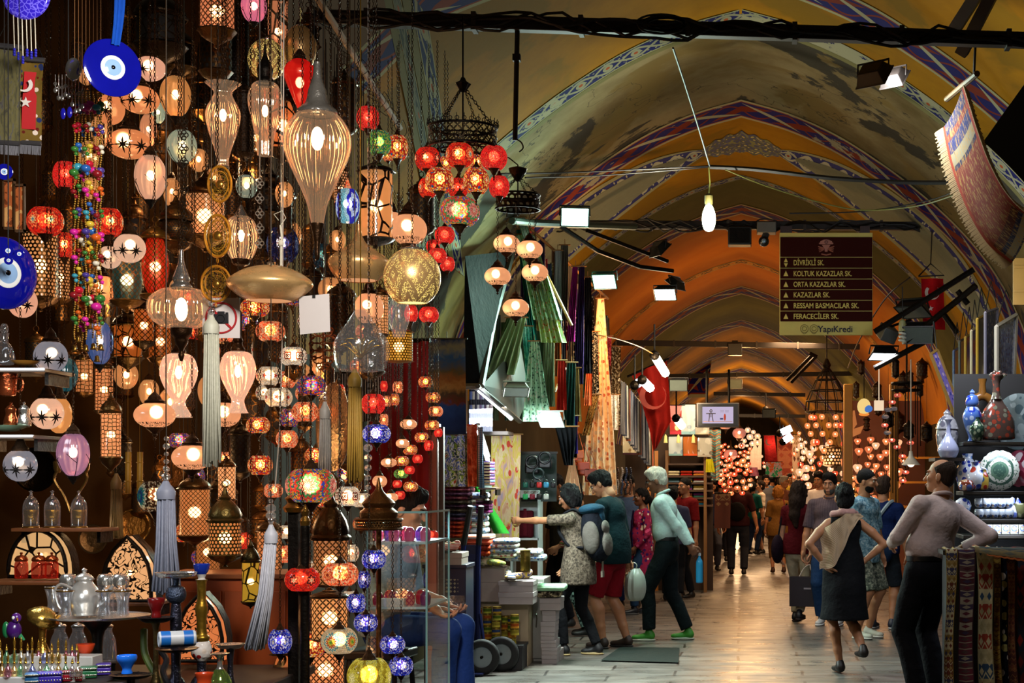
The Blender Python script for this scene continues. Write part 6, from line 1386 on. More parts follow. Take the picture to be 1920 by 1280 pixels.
for i in range(8):
 c=('3a2a6a','6a2a4a','20305a','8a3a7a','2a1a3a','54306a','384a7a','4a1a2a')[i];v=868+i*5.6;p=W(913,v,13.5)
 root=thing('folded_scarf',('indigo','wine','navy','orchid','near-black','purple','steel blue','maroon')[i]+' folded scarf in the pile below the short tube','scarf',p);part('folds',B().cbox((0,0,0),(.1,.25,.024)),cloth(c),root,bevel=.009);part('fringe',B().cbox((0,-.128,0),(.094,.01,.014)),cloth('9a8a6a'),root)
shelf(896,930,914,13.36,.3,'small shelf board under the pile of purple folded scarves')
g=G('flower_print');n1=g.noise(g.co('UV'),5,3,.55,.6);vo=g.voro(g.map(g.co('UV'),(5,9,1)),1.0);k_=g.noise(g.map(g.co('UV'),(3,3,1),(4,4,4)),2.2,2)
cc=g.ramp(n1,[(.3,'d89a7a'),(.43,'e8c8a0'),(.5,'d8b83a'),(.56,'e0a888'),(.66,'a890a8')]);cc=g.mix(g.ma('MULTIPLY',g.ma('LESS_THAN',vo,.3),g.ma('GREATER_THAN',k_,.48)),cc,col('d0402c'))
FLP=g.out(g.bsdf(cc,.8))
hung('floral_panel','peach and yellow flower-printed cloth clipped to a wooden hanger','cloth',(921,977,815,15.0),(922,974,1010,15.0),FLP,1,.012,rod=HANG)
root=thing('hanging_lamp_rail','iron pipe rail carrying the greenish floodlights','rail',(0,0,0));part('pipe',B().tube([W(1000,418,14.2),W(1190,425,16.0)],.035,8).tube([W(1000,418,14.2),W(960,414,13.6)],.03,8),flat('3a4a40',.5,.3),root)
part('brace',B().tube([W(1045,420,14.6),W(1120,470,15.0),W(1200,500,15.4),W(1262,508,15.6)],.022,6).tube([W(1100,432,15.0),W(1252,490,15.6)],.02,6),BLK,root)
GRN_=(.55,1,.82)
floodlight(1078,407,14.0,52,W(1120,720,11.5),GRN_,True,'lit greenish floodlight standing on the end of the pipe rail',11,'1a2420',9)
floodlight(1133,528,14.6,44,W(1040,800,13.0),GRN_,True,'lit greenish floodlight on a bent bracket above the mint scarves',90,'2c4a40',9)
floodlight(1247,552,15.4,40,W(1180,1000,13.5),(.7,1,.9),True,'lit floodlight pair seen edge-on under a black hood',70,'101412',9)
floodlight(1238,470,15.4,44,W(1420,700,16),(1,1,1),False,'unlit black round-backed floodlight, upper one on the brace',0,'0c0c0c')
floodlight(1266,535,15.6,40,W(1120,760,16),(1,1,1),False,'unlit black round-backed floodlight tipped downward on the brace',0,'0a0a0a')
floodlight(968,735,13.2,46,W(990,1100,12.4),(.9,1,.9),False,'unlit pale metal floodlight hanging against the sage satin dress',0,'7a8474')
floodlight(1033,790,13.6,46,W(960,1100,12.6),(.85,1,.92),True,'glaring white floodlight hanging among the dark scarves',110,'c8d4cc',16)
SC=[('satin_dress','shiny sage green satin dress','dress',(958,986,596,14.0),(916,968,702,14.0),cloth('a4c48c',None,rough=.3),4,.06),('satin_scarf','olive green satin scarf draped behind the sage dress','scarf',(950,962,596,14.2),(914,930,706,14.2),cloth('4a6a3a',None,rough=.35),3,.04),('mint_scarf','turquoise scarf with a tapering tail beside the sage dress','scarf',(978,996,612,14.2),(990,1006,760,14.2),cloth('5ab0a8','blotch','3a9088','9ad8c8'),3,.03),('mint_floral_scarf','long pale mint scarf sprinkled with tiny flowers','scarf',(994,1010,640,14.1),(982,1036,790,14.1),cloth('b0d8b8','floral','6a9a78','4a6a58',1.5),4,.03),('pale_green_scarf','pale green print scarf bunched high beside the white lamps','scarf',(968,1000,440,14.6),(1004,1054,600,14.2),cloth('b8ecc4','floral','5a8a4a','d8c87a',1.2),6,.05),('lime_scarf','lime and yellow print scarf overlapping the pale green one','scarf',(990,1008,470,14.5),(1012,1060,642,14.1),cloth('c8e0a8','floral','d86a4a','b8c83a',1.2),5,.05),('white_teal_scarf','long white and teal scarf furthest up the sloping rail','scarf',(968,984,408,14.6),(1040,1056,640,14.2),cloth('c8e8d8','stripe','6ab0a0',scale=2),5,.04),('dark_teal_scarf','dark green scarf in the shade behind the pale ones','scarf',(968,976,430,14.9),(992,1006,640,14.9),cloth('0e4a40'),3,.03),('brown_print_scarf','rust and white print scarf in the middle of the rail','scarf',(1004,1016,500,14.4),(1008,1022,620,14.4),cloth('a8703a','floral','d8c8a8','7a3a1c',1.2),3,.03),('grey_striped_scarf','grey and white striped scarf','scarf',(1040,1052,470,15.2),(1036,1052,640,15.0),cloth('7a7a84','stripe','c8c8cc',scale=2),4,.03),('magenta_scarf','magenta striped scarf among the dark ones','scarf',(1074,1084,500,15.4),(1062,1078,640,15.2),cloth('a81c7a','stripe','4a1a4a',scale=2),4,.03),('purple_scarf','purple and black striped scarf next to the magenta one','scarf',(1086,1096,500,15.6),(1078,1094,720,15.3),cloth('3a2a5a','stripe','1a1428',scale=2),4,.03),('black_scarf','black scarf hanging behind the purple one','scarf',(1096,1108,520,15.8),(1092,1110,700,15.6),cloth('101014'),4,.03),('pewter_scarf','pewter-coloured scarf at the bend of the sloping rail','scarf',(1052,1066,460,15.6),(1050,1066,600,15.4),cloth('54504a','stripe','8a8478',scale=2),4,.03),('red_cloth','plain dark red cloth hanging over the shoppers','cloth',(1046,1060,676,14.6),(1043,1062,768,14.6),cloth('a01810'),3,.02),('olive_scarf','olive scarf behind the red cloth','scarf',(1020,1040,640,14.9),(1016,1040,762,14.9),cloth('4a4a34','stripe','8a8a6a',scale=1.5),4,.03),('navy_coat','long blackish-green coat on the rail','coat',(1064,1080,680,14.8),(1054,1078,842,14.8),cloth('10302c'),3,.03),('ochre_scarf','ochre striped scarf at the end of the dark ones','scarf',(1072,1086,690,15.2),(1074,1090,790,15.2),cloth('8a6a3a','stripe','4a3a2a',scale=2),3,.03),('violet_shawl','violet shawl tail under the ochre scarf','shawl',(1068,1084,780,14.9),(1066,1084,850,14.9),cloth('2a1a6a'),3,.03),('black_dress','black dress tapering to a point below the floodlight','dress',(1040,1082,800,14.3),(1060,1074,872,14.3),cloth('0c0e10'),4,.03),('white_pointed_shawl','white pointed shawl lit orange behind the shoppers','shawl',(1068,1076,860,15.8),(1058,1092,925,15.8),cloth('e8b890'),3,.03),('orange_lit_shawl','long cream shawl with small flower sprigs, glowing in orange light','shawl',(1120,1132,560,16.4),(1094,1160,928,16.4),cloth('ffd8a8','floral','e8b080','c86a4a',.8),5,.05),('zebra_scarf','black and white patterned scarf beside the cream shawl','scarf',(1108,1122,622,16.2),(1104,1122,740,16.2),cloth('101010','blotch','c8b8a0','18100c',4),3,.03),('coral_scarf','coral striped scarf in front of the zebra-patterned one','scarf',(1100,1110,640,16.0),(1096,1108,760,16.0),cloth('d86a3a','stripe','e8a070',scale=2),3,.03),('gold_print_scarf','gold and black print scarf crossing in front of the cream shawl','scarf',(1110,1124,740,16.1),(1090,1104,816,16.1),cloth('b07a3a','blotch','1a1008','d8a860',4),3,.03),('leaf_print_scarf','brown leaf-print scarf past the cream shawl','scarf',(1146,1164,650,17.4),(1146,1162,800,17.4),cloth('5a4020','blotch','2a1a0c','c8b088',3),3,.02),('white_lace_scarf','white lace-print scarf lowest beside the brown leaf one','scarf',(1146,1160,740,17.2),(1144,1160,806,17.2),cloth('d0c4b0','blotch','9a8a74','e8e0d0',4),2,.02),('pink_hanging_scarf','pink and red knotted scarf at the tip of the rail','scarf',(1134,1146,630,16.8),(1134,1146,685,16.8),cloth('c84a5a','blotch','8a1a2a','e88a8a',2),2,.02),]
for n_,lab,cat,t,b_,m,fo,am in SC:hung(n_,lab,cat,t,b_,m,fo,am,rod=HANG)
root=thing('hanging_rail','sloping brown rail from which the scarves hang','rail',(0,0,0));part('rail',B().tube([W(966,404,14.7),W(1018,500,14.5),W(1072,610,14.6)],.014,6).tube([W(1060,690,14.9),W(1040,735,14.6)],.012,6).tube([W(968,405,14.8),W(1140,560,16.6)],.014,6),HANG,root);part('hook',B().ring(W(966,400,14.7),.03,.006,12,5,'y'),BLK,root)
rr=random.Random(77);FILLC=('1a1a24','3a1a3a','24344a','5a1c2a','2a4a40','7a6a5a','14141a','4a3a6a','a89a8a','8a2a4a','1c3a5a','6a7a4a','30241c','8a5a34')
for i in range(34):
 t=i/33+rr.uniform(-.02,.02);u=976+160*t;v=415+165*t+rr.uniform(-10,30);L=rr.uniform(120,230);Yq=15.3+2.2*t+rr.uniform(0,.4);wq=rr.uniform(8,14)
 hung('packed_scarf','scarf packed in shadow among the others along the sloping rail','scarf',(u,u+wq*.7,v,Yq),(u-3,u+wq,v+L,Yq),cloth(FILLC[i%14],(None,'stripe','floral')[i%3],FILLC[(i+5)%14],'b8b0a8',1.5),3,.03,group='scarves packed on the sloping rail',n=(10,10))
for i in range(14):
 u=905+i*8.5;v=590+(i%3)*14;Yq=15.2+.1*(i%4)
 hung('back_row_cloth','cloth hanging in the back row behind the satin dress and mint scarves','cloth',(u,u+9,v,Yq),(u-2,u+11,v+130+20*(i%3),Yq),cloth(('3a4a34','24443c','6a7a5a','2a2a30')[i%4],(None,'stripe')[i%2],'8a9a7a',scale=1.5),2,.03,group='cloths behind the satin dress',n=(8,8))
light('shawl_fill','POINT',W(1128,600,15.7),48,(1,.6,.28),.08)  # unseen warm point added to make the cream shawl glow orange
for u,v,r_,c,lab in((998,866,14,'0c0c0e','black handbag with double looped handles'),(1022,858,13,'121418','black handbag with a single hoop handle nearest the shoppers'),(1010,888,12,'1c2a2a','dark green handbag under the two black ones')):
 p=W(u,v,15.2);r=r_*15.2/F;root=thing('hanging_handbag',lab,'bag',p);part('bag',B().cbox((0,0,-r*.9),(r*2,.05,r*1.4)),flat(c,.35),root,bevel=.02)
 part('handle',B().ring((0,-.02,0),r*.8,.012,20,6,'y'),flat(c,.35),root,180)
 if 'double' in lab:part('handle',B().ring((0,.02,.01),r*.7,.012,20,6,'y'),flat(c,.35),root,180)
for u,v,c,lab in((1084,846,'c85a1c','tan leather shoulder bag hanging highest in the orange light'),(1095,868,'a83a14','russet leather shoulder bag in the orange light'),(1072,850,'d84a1c','bright orange leather pouch among the bags'),(1108,880,'8a3010','dark russet bag lowest in the orange light')):
 p=W(u,v,16.0);root=thing('hanging_shoulder_bag',lab,'bag',p);part('bag',B().cbox((0,0,-.06),(.12,.06,.13)),flat(c,.35),root,bevel=.02);part('flap',B().cbox((0,-.033,-.03),(.124,.01,.08)),flat(c,.3),root,bevel=.004);part('strap',B().tube([(-.055,0,0),(0,0,.2),(.055,0,0)],.006,5),flat(c,.4),root)
for i in range(9):
 u=985+(i%5)*13;v=905+(i//5)*22;c=('1a5a4a','0c0c0e','c02a2a','3a8ab0','18181c','2aa05a','7a1a2a','101010','c8c8c0')[i]
 p=W(u,v,15.15);root=thing('hanging_purse',('sea-green','jet black','scarlet','sky blue','charcoal','emerald','wine','glossy black','silver-white')[i]+' little purse on the accessories board','purse',p);part('pouch',B().cbox((0,0,-.02),(.05,.03,.055)),flat(c,.3),root,bevel=.012);part('clasp',B().ball((0,-.017,.002),.005,n=6,m=4),SLV,root);part('loop',B().ring((0,0,.02),.012,.002,8,4,'y'),SLV,root)
root=thing('accessories_board','dark board behind the purses and handbags','board',W(1010,895,15.35));part('board',B().cbox((0,.02,0),(.34,.02,.46)),flat('14201c',.6),root);part('frame',B().cbox((0,.02,.24),(.36,.03,.02)),DARKW,root)
root=thing('white_cupboard','white display cupboard with a folded dark red towel on its lit shelf','cabinet',(X_(985,15.3),15.4,0));z0,z1=W(0,1010,15.3).z,W(0,926,15.3).z;x_=.13
part('back',B().cbox((0,.1,(z0+z1)/2),(x_*2,.02,z1-z0)),flat('c8d4d0',.5),root);part('top',B().cbox((0,0,z1),(x_*2,.24,.07)),flat('c8d0cc',.5),root,bevel=.003)
for s_ in(-1,1):part('side',B().cbox((s_*x_,0,z1/2),(.02,.24,z1)),flat('b8c4c0',.5),root)
part('shelf',B().cbox((0,0,z0),(x_*2,.24,.02)),flat('c8d0cc',.5),root)
root=thing('folded_towel','dark red folded towel in the white cupboard','towel',(X_(985,15.3),15.33,z0+.01));part('folds',B().cbox((0,0,.13),(.15,.1,.26)),cloth('4a0e18'),root,bevel=.02);part('band',B().cbox((0,-.052,.15),(.03,.01,.26)),cloth('5a1420'),root)
def folded(u,v,Y,w,h,dep,m,label,group=None,name='folded_textile',cat='textile',rz=0):
 k=Y/F;root=thing(name,label,cat,W(u,v,Y),rz,group)
 part('folds',B().cbox((0,dep/2,h*k/2),(w*k,dep,h*k*.98)),m,root,bevel=h*k*.35)
 part('fold_edge',B().cbox((w*k*.02,-.004,h*k*.5),(w*k*.95,.012,h*k*.3)),m,root,bevel=h*k*.1)
 return root
RUGC=[cloth(c,'blotch',d,e,1.5)for c,d,e in(('4a1420','2a0c14','6a3a3a'),('2a1420','120a10','4a2a3a'),('5a1c1c','301010','7a4a3a'),('1c1824','0e0c14','3a3444'),('3a1a2c','1c0c16','5a3a4a'),('2c2418','14100a','4a4030'),('8a2410','54140a','a8481c'),('6a1c0c','3a0e08','9a3a1c'))]
nm=('plum','near-black wine','brick','inky','aubergine','brown-black','orange-red','rust')
for i in range(13):
 v=1008-i*7.8;j=(6,7,6,7,4,3,5,1,5,0,4,0,2)[i];folded(850+R.uniform(-2,2),v,13.4,56+R.uniform(-4,4),8,.3,RUGC[j],f'{nm[j]} folded kilim cloth in the tall pile, {("at the very bottom", "second from the bottom", "third from the bottom", "fourth from the bottom", "fifth from the bottom", "sixth from the bottom", "in the middle", "sixth from the top", "fifth from the top", "fourth from the top", "third from the top", "second from the top", "on top")[i]}')
PALE=[cloth(c,'floral',d,e,1.3)for c,d,e in(('9aa8b0','3a5a8a','c8c0b0'),('a8a890','7a3a3a','4a6a5a'),('8a98a8','2a3a5a','b89a5a'),('b0b0a8','4a5a7a','8a4a3a'))]
for i in range(7):
 folded(893+R.uniform(-2,2),1000-i*11,13.55,34,11,.25,PALE[i%4],f'pale patterned folded cloth in the stack beside the kilims, {("lowest", "second up", "third up", "fourth up", "third down", "second down", "topmost")[i]}')
for i in range(4):
 folded(905,962-i*6,13.5,26,6,.2,cloth(('5a1a4a','3a1030','6a2a54','2a1420')[i]),f'{("plum", "dark violet", "mauve", "blackish purple")[i]} folded shawl resting beside the green garment')
for i in range(4):
 folded(885+i*3,1042-i*10,13.4,66-i*5,10,.3,(RUGC[6],RUGC[7],cloth('b84a30'),cloth('c8c8c0','hstripe','d86a4a',scale=2))[i],f'{("orange-red", "rust", "salmon", "white-edged")[i]} folded blanket in the low heap behind the hand truck')
for i in range(4):
 folded(933+i*4,1046-i*9,13.45,62-i*6,9,.3,PALE[(i+1)%4],f'patterned folded scarf in the rounded heap, {("lowest", "second layer", "third layer", "uppermost")[i]}')
root=thing('green_garment','bright green garment sloping down from a pale dress form','garment',W(912,908,14.8));o=W(912,908,14.8)
part('cloth',B().grid(lambda s,t:W(884+t*42+s*(16+14*t),908+t*92+s*6*(1-t),14.8-.1*math.sin(s*PI))-o,8,14),cloth('3aa83a'),root,180);part('dress_form',lobed(sp([(.03,.02),(.05,.0),(.06,-.06),(.02,-.1)],4),16,c=(-.02,.06,.02)),flat('b0b8b8',.5),root);part('stand',B().tube([(-.02,.06,-.1),(-.02,.06,-o.z)],.015,8).lathe([(.15,0),(.15,.02),(.02,.03)],16,c=(-.02,.06,-o.z)),BLK,root)
BOXM=[flat(c,.6,0,.06)for c in('a8988c','a49a98','9c9494','988e8c')]
def carton(u0,u1,v0,v1,Y,dep,label,m=0,lid=True,rz=0,cat='box'):
 k=Y/F;a,b_=W(u0,v1,Y),W(u1,v0,Y);w_,h_=b_.x-a.x,b_.z-a.z;root=thing('shoe_box',label,cat,((a.x+b_.x)/2,Y,a.z),rz)
 part('carton',B().cbox((0,dep/2,h_*.5),(w_*.97,dep*.97,h_)),BOXM[m],root,bevel=.003)
 if lid:part('lid',B().cbox((0,dep/2,h_*.78),(w_,dep,h_*.42)),BOXM[m],root,bevel=.003)
 return root
ZF=lambda v,Y:max(0,Z_(v,Y))
Yc=13.6
cnt=thing('shop_counter','pale wooden counter under the shoes and cartons','counter',(X_(935,Yc),Yc,0));zt=ZF(1128,Yc);xw=(X_(976,Yc)-X_(866,Yc))
part('front_panel',B().cbox((0,.02,zt/2),(xw,.03,zt)),flat('a89478',.5,0,.06),cnt,bevel=.003);part('worktop',B().cbox((0,.3,zt+.012),(xw+.04,.64,.03)),flat('a08c70',.5),cnt,bevel=.004);part('side_panel',B().cbox((xw/2-.015,.3,zt/2),(.03,.56,zt)),flat('9c886c',.5),cnt,bevel=.003);part('side_panel',B().cbox((-xw/2+.015,.3,zt/2),(.03,.56,zt)),flat('9c886c',.5),cnt)
cb=thing('white_cupboard','white low cupboard door with a curved handle behind the carton tower','cabinet',(X_(1000,13.9),13.95,0));part('body',B().cbox((0,.25,.36),(.17,.5,.72)),flat('9a9a94',.5),cb,bevel=.004);d_=part('door',B().cbox((0,-.012,.36),(.15,.02,.66)),flat('a0a09a',.5),cb,bevel=.003);part('handle',B().tube(smooth_curve([(.02,-.02,.42),(.03,-.05,.38),(.02,-.02,.3)],5),.006,6),SLV,d_)
carton(888,946,1064,1128,13.5,.32,'big pale carton on the counter behind the shoes',0)
carton(934,1000,1110,1133,13.38,.3,'wide flat shoe box, lower one of the pair at the counter edge',1)
carton(934,1000,1089,1110,13.38,.3,'wide flat shoe box, upper one of the pair at the counter edge',1)
carton(808,866,1036,1059,11.9,.3,'pale shoe box under the pink sandals, resting on the blue crate',0)
rows_=((1015,1044,1228,1245,'lowest'),(1015,1045,1214,1228,'second'),(1013,1043,1200,1214,'third'),(1013,1040,1186,1200,'fourth'),(1013,1041,1165,1186,'fifth'),(1016,1042,1144,1165,'sixth'))
for u0,u1,v0,v1,nn in rows_:carton(u0,u1,v0,v1,13.75,.28,f'lilac-grey shoe box, {nn} from the floor in the narrow tower',2)
carton(1011,1051,1121,1144,13.72,.3,'wider lilac-grey shoe box crowning the narrow tower',3)
carton(986,1014,1216,1240,13.95,.3,'lilac-grey shoe box lying on the floor behind the tower',2)
carton(1043,1050,1219,1240,13.95,.3,'shoe box peeping out behind the foot of the tower',3)
def shoe_(u,v,Y,rz,m,label,m2=None):
 root=thing('display_shoe',label,'shoe',W(u,v,Y),rz);q=Sdf().cone((0,-.06,.03),(0,.05,.035),.03,.03,.02).ell((0,-.1,.025),(.035,.05,.025),None,.02).cone((0,.07,.04),(0,.09,.06),.03,.026,.02);q.cut((0,0,.002),(0,0,-1))
 part('upper',q.mesh(.008),m,root,180);part('sole',B().prism([(-.03,0),(.03,0),(.035,.008),(-.035,.008)],.25,Matrix.Translation((0,-.15,0))),flat('3a2a1a',.6),root,bevel=.002);part('opening',B().ball((0,.06,.06),.024,(1,1.7,.5),10,6),m2 or flat('c8a878',.7),root,180)
 return root
STR=cloth('b8a888','hstripe','3a4a6a',scale=3)
shoe_(826,1036,11.85,-.5,cloth('d06a5a','hstripe','e8e0d8',scale=4),'pink and white striped sandal nearer the seated man');shoe_(838,1034,11.9,-.8,cloth('c85a4a','hstripe','e8dcd0',scale=4),'pink and white striped sandal nearer the hand truck')
shoe_(900,1062,13.45,-1.2,cloth('a89a7a','blotch','5a6a4a','c8b890',2),'beige and green slipper on the big carton');shoe_(922,1061,13.45,1.0,cloth('8a9a5a','blotch','c8b83a','6a7a4a',2),'yellow-green slipper beside the beige one')
shoe_(956,1088,13.36,.3,STR,'striped slipper pointing outward on the wide boxes');shoe_(976,1086,13.42,-.9,cloth('c8a88a','blotch','3a4a7a','d8c83a',2),'many-coloured slipper lying across the wide boxes')
folded(1028,1120,13.7,46,12,.22,cloth('4a4034','blotch','1a1410','a8987a',2),'camouflage-patterned garment folded on the narrow tower');folded(1032,1108,13.68,54,12,.24,cloth('9ac8a0'),'pale green garment folded on top of the camouflage one')
for i in range(5):folded(966+i*9,1052-(i%2)*8,13.6,40-4*(i%3),12+3*(i%2),.25,PALE[i%4],f'crumpled {("white and blue", "floral grey", "blue-checked", "mottled cream", "teal-flecked")[i]} scarf on the heap before the backpack')
ware('metal_tin','tall brass-coloured tin standing at the backpack end of the heap','tin',985,1070,13.45,[('body',[(.1,0),(9,0),(9.5,1),(9.5,36),(9,37)],metal('6a5a24',.4),dict(round=0)),('lid',[(9.8,36),(9.8,39),(.1,40)],metal('8a7a3a',.35),dict(round=0))])
TINM=[cloth(c,'hstripe',d,scale=1.2)for c,d in(('8a7a2a','b8a83a'),('9a4a1a','c88a2a'),('4a5a1a','a8a83a'),('2a3a5a','b08a2a'))]
for i,(u,vb,n_)in enumerate(((896,1150,3),(914,1148,3),(932,1148,3),(896,1194,3),(914,1196,4),(930,1200,4),(948,1204,5),(960,1206,5),(965,1176,3))):
 for j in range(n_):
  if vb-j*13<1128:continue
  ware('stacked_tin','small coloured tin with a gold lid in the stacks beside the hand truck','tin',u,vb-j*13+14,13.42-.06*(i%3),[('body',[(.1,0),(8,0),(8,10)],TINM[(i+j)%4],dict(round=0,n=14)),('gold_lid',[(8.4,9.5),(8.4,12.2),(7.4,12.8),(.1,12.8)],metal('a8883a',.3),dict(round=0,n=14))],group='stacked tins beside the counter')
root=thing('tin_crate','black crate under the stacked tins','crate',(X_(932,13.3),13.3,0));part('box',B().cbox((0,.14,.1),(.42,.32,.2)),flat('0c0c10',.5),root,bevel=.005);part('rim',B().cbox((0,.14,.2),(.44,.34,.02)),flat('141418',.5),root)
root=thing('plastic_crate','dark blue perforated plastic crate with tape round it','crate',(X_(832,11.9),11.95,0));zt=ZF(1062,11.9);w_=76*11.9/F;NAVY=flat('0a1a3c',.35)
bb=B().lathe([(1,0),(1,1)],4);q=B()
for s_ in(-1,1):q.cbox((s_*w_/2,.17,zt/2),(.012,.34,zt));
part('side',q,NAVY,root);fb=B().cbox((0,0,zt*.5),(w_,.012,zt));fb.uv=[(x/.02,z/.02)for x,y,z in fb.v]
g=G('perforated_plastic');x,y,z=g.sep(g.co());dx=g.ma('SUBTRACT',g.ma('FRACT',g.ma('MULTIPLY',x,34)),.5);dz=g.ma('SUBTRACT',g.ma('FRACT',g.ma('MULTIPLY',z,34)),.5)
inb=g.ma('MULTIPLY',g.ma('LESS_THAN',g.ma('ABSOLUTE',g.ma('SUBTRACT',z,zt*.84)),.055),g.ma('LESS_THAN',g.ma('ABSOLUTE',x),.1));hole=g.ma('MULTIPLY',inb,g.ma('LESS_THAN',g.ma('ADD',g.ma('ABSOLUTE',dx),g.ma('ABSOLUTE',dz)),.36))
part('front',fb,g.out(g.mixs(hole,g.bsdf(col('0a1a3c'),.35),g.bsdf(col('9a9a80'),.6))),root);part('rim',B().cbox((0,.16,zt),(w_+.03,.38,.03)),NAVY,root,bevel=.006)
part('tape',B().cbox((0,-.008,zt*.72),(w_,.004,.09)),PLA,root)
for i in range(5):part('rib',B().cbox(((i/4-.5)*w_*.9,-.012,zt*.3),(.015,.016,zt*.55)),NAVY,root)
Yh=13.1;ht=thing('hand_truck','dark blue hand truck with black grips and rubber wheels','hand truck',(X_(898,Yh),Yh,0));BL=flat('0c1848',.35,.2);px=lambda u:(u-898)*Yh/F;pz=lambda v:max(0,Z_(v,Yh))
for u0,u1,u2 in((868,868,886),(896,896,906)):
 part('upright',B().tube([(px(u0),0,.06),(px(u1),0,pz(1050)),(px(u1+2),-.01,pz(1010))],.022,8),BL,ht)
 part('grip',B().tube([(px(u1+2),-.01,pz(1020)),(px(u2),-.1,pz(948))],.024,8),flat('0c0c0c',.6),ht)
q=B()
for z in(.12,.4,.7,.95):q.cbox((px(883),0,z),(.13,.012,.05))
part('crossbar',q,BL,ht);part('back_plate',B().cbox((px(884),.006,.6),(.1,.006,.9)),flat('0a1238',.4,.2),ht);part('toe_plate',B().cbox((px(884),-.12,.02),(.26,.26,.012)),BL,ht)
part('brace',B().tube([(px(900),-.01,pz(1150)),(px(912),-.05,.16)],.014,6),BL,ht)
RUB,RIM=flat('101010',.75),flat('8a9494',.35,.5)
for dx,dy in((px(908),-.12),(px(936),.12)):
 wheel=part('wheel',B().lathe([(.085,-.022),(.125,-.03),(.143,-.02),(.146,0),(.143,.02),(.125,.03),(.085,.022)],32).xf(Matrix.Rotation(PI/2,4,'X')),RUB,ht,60,loc=(dx,dy,.146))
 part('rim',B().lathe([(.001,-.02),(.03,-.026),(.045,-.012),(.075,-.008),(.09,-.022),(.096,-.02),(.09,0),(.001,0)],28).xf(Matrix.Rotation(PI/2,4,'X')),RIM,wheel,40);part('hub',B().ball((0,-.03,0),.012),BLK,wheel)
part('axle',B().tube([(px(908),-.12,.146),(px(936),.12,.146)],.012,8),BLK,ht)
solo('rubber_mat','dark ribbed rubber mat lying on the paving behind the shoppers','mat',B().add([W(1126,1240,F*H/340),W(1272,1244,F*H/344),W(1274,1216,F*H/316),W(1163,1215,F*H/315)],[(0,1,2,3)]).add([W(1126,1240,F*H/340)-Vector((0,0,-.012)),W(1272,1244,F*H/344)-Vector((0,0,-.012)),W(1274,1216,F*H/316)-Vector((0,0,-.012)),W(1163,1215,F*H/315)-Vector((0,0,-.012))],[(0,1,2,3)]).add([],[]),cloth('1c211e','check','262c28',scale=.5))
# -- pottery stall, rugs and framed panels on the right
def glaze(c,c2,c3,sc=20,pat='floral'):
 key=('glaze',c,c2,c3,sc,pat)
 if key in _M:return _M[key]
 g=G('painted_glaze');P=g.co();a=col(c)
 if pat=='floral':
  v0,v1=g.voro(P,sc),g.sep(g.voro(P,sc,out=1))[0]
  cc=g.mix(g.ma('LESS_THAN',v0,.45),a,g.ramp(v1,[(0,c2),(.4,c3),(.7,c),(.85,c2)],'CONSTANT'))
 elif pat=='rings':
  x,y,z=g.sep(P);d=g.ma('SQRT',g.ma('ADD',g.ma('MULTIPLY',x,x),g.ma('MULTIPLY',z,z)))
  cc=g.ramp(g.ma('ADD',d,g.ma('MULTIPLY',g.noise(P,sc,2),.02)),[(0,c2),(.055,c3),(.075,c),(.1,c2),(.12,c)],'CONSTANT')
  cc=g.mix(g.ma('LESS_THAN',g.voro(P,sc*4),.35),cc,col(c3))
 else:cc=g.mix(g.noise(P,9,3),a,col(c2))
 _M[key]=g.out(g.bsdf(cc,.12,0,None,**{'Coat Weight':.5}));return _M[key]
IZN=glaze('c8ccd8','2a3a9a','6a8ac0',24);IZB=glaze('4a6ab0','2038a0','a8b8d8',16);MOS=glaze('4a3a34','8a3a2a','6a6a5a',26);GRG=glaze('4a6a5c','7a9484','26443c',30);WHT=glaze('b8bcd8','9aa4d0','c0c4dc',9,'n')
Ys=11.9
def psh(v,lab,x0=1806,x1=1960,dep=.4):
 a,b_=W(x0,v,Ys),W(x1,v,Ys);root=thing('wall_shelf',lab,'shelf',((a.x+b_.x)/2,Ys,a.z));part('board',B().cbox((0,dep/2,-.015),(b_.x-a.x,dep,.03)),flat('16120f',.5),root,bevel=.003);part('lip',B().cbox((0,-.006,-.012),(b_.x-a.x,.012,.02)),flat('2a241c',.5),root)
 light('shelf_light','AREA',(((a.x+b_.x)/2),Ys+.05,a.z-.04),3.0,(.75,.85,1),.3,aim=((a.x+b_.x)/2,Ys+.25,a.z-.5));return root
psh(828,'top dark shelf of the pottery stall, under the big flask');psh(921,'second dark shelf of the pottery stall, under the round platter');psh(974,'third dark shelf of the pottery stall, under the rows of cups');psh(1003,'lowest dark shelf of the pottery stall, under the painted tiles')
root=thing('display_cabinet','dark back panel and side of the pottery stall','cabinet',(X_(1880,Ys+.45),Ys+.46,0));part('back',B().cbox((0,0,1.2),(.75,.03,2.4)),flat('0e0c0c',.7),root);part('side',B().cbox((-.36,-.2,.5),(.03,.4,1.0)),flat('1c1610',.6),root);part('base',B().cbox((0,-.2,.45),(.72,.4,.9)),flat('16110d',.6),root)
def rooster(r,k):
 part('neck',B().tube(smooth_curve([(0,0,78*k),(2*k,0,98*k),(1*k,0,114*k),(8*k,0,122*k)],5),[9*k,8*k,7*k,7*k]*4,12)if False else lobed(sp([(10*k,76*k),(7*k,90*k),(7*k,106*k),(11*k,116*k),(13*k,122*k),(.1*k,122*k)],3),18),MOS,r,60)
 part('spout',B().tube([(6*k,0,114*k),(16*k,0,122*k),(20*k,0,121*k)],[5*k,4*k,2*k],8),MOS,r)
 q=B()
 for i in range(4):q.ball(((-8+i*5)*k,0,(123+(i%2)*3)*k),4*k,(1,.6,1),8,5)
 part('crest',q,MOS,r,180)
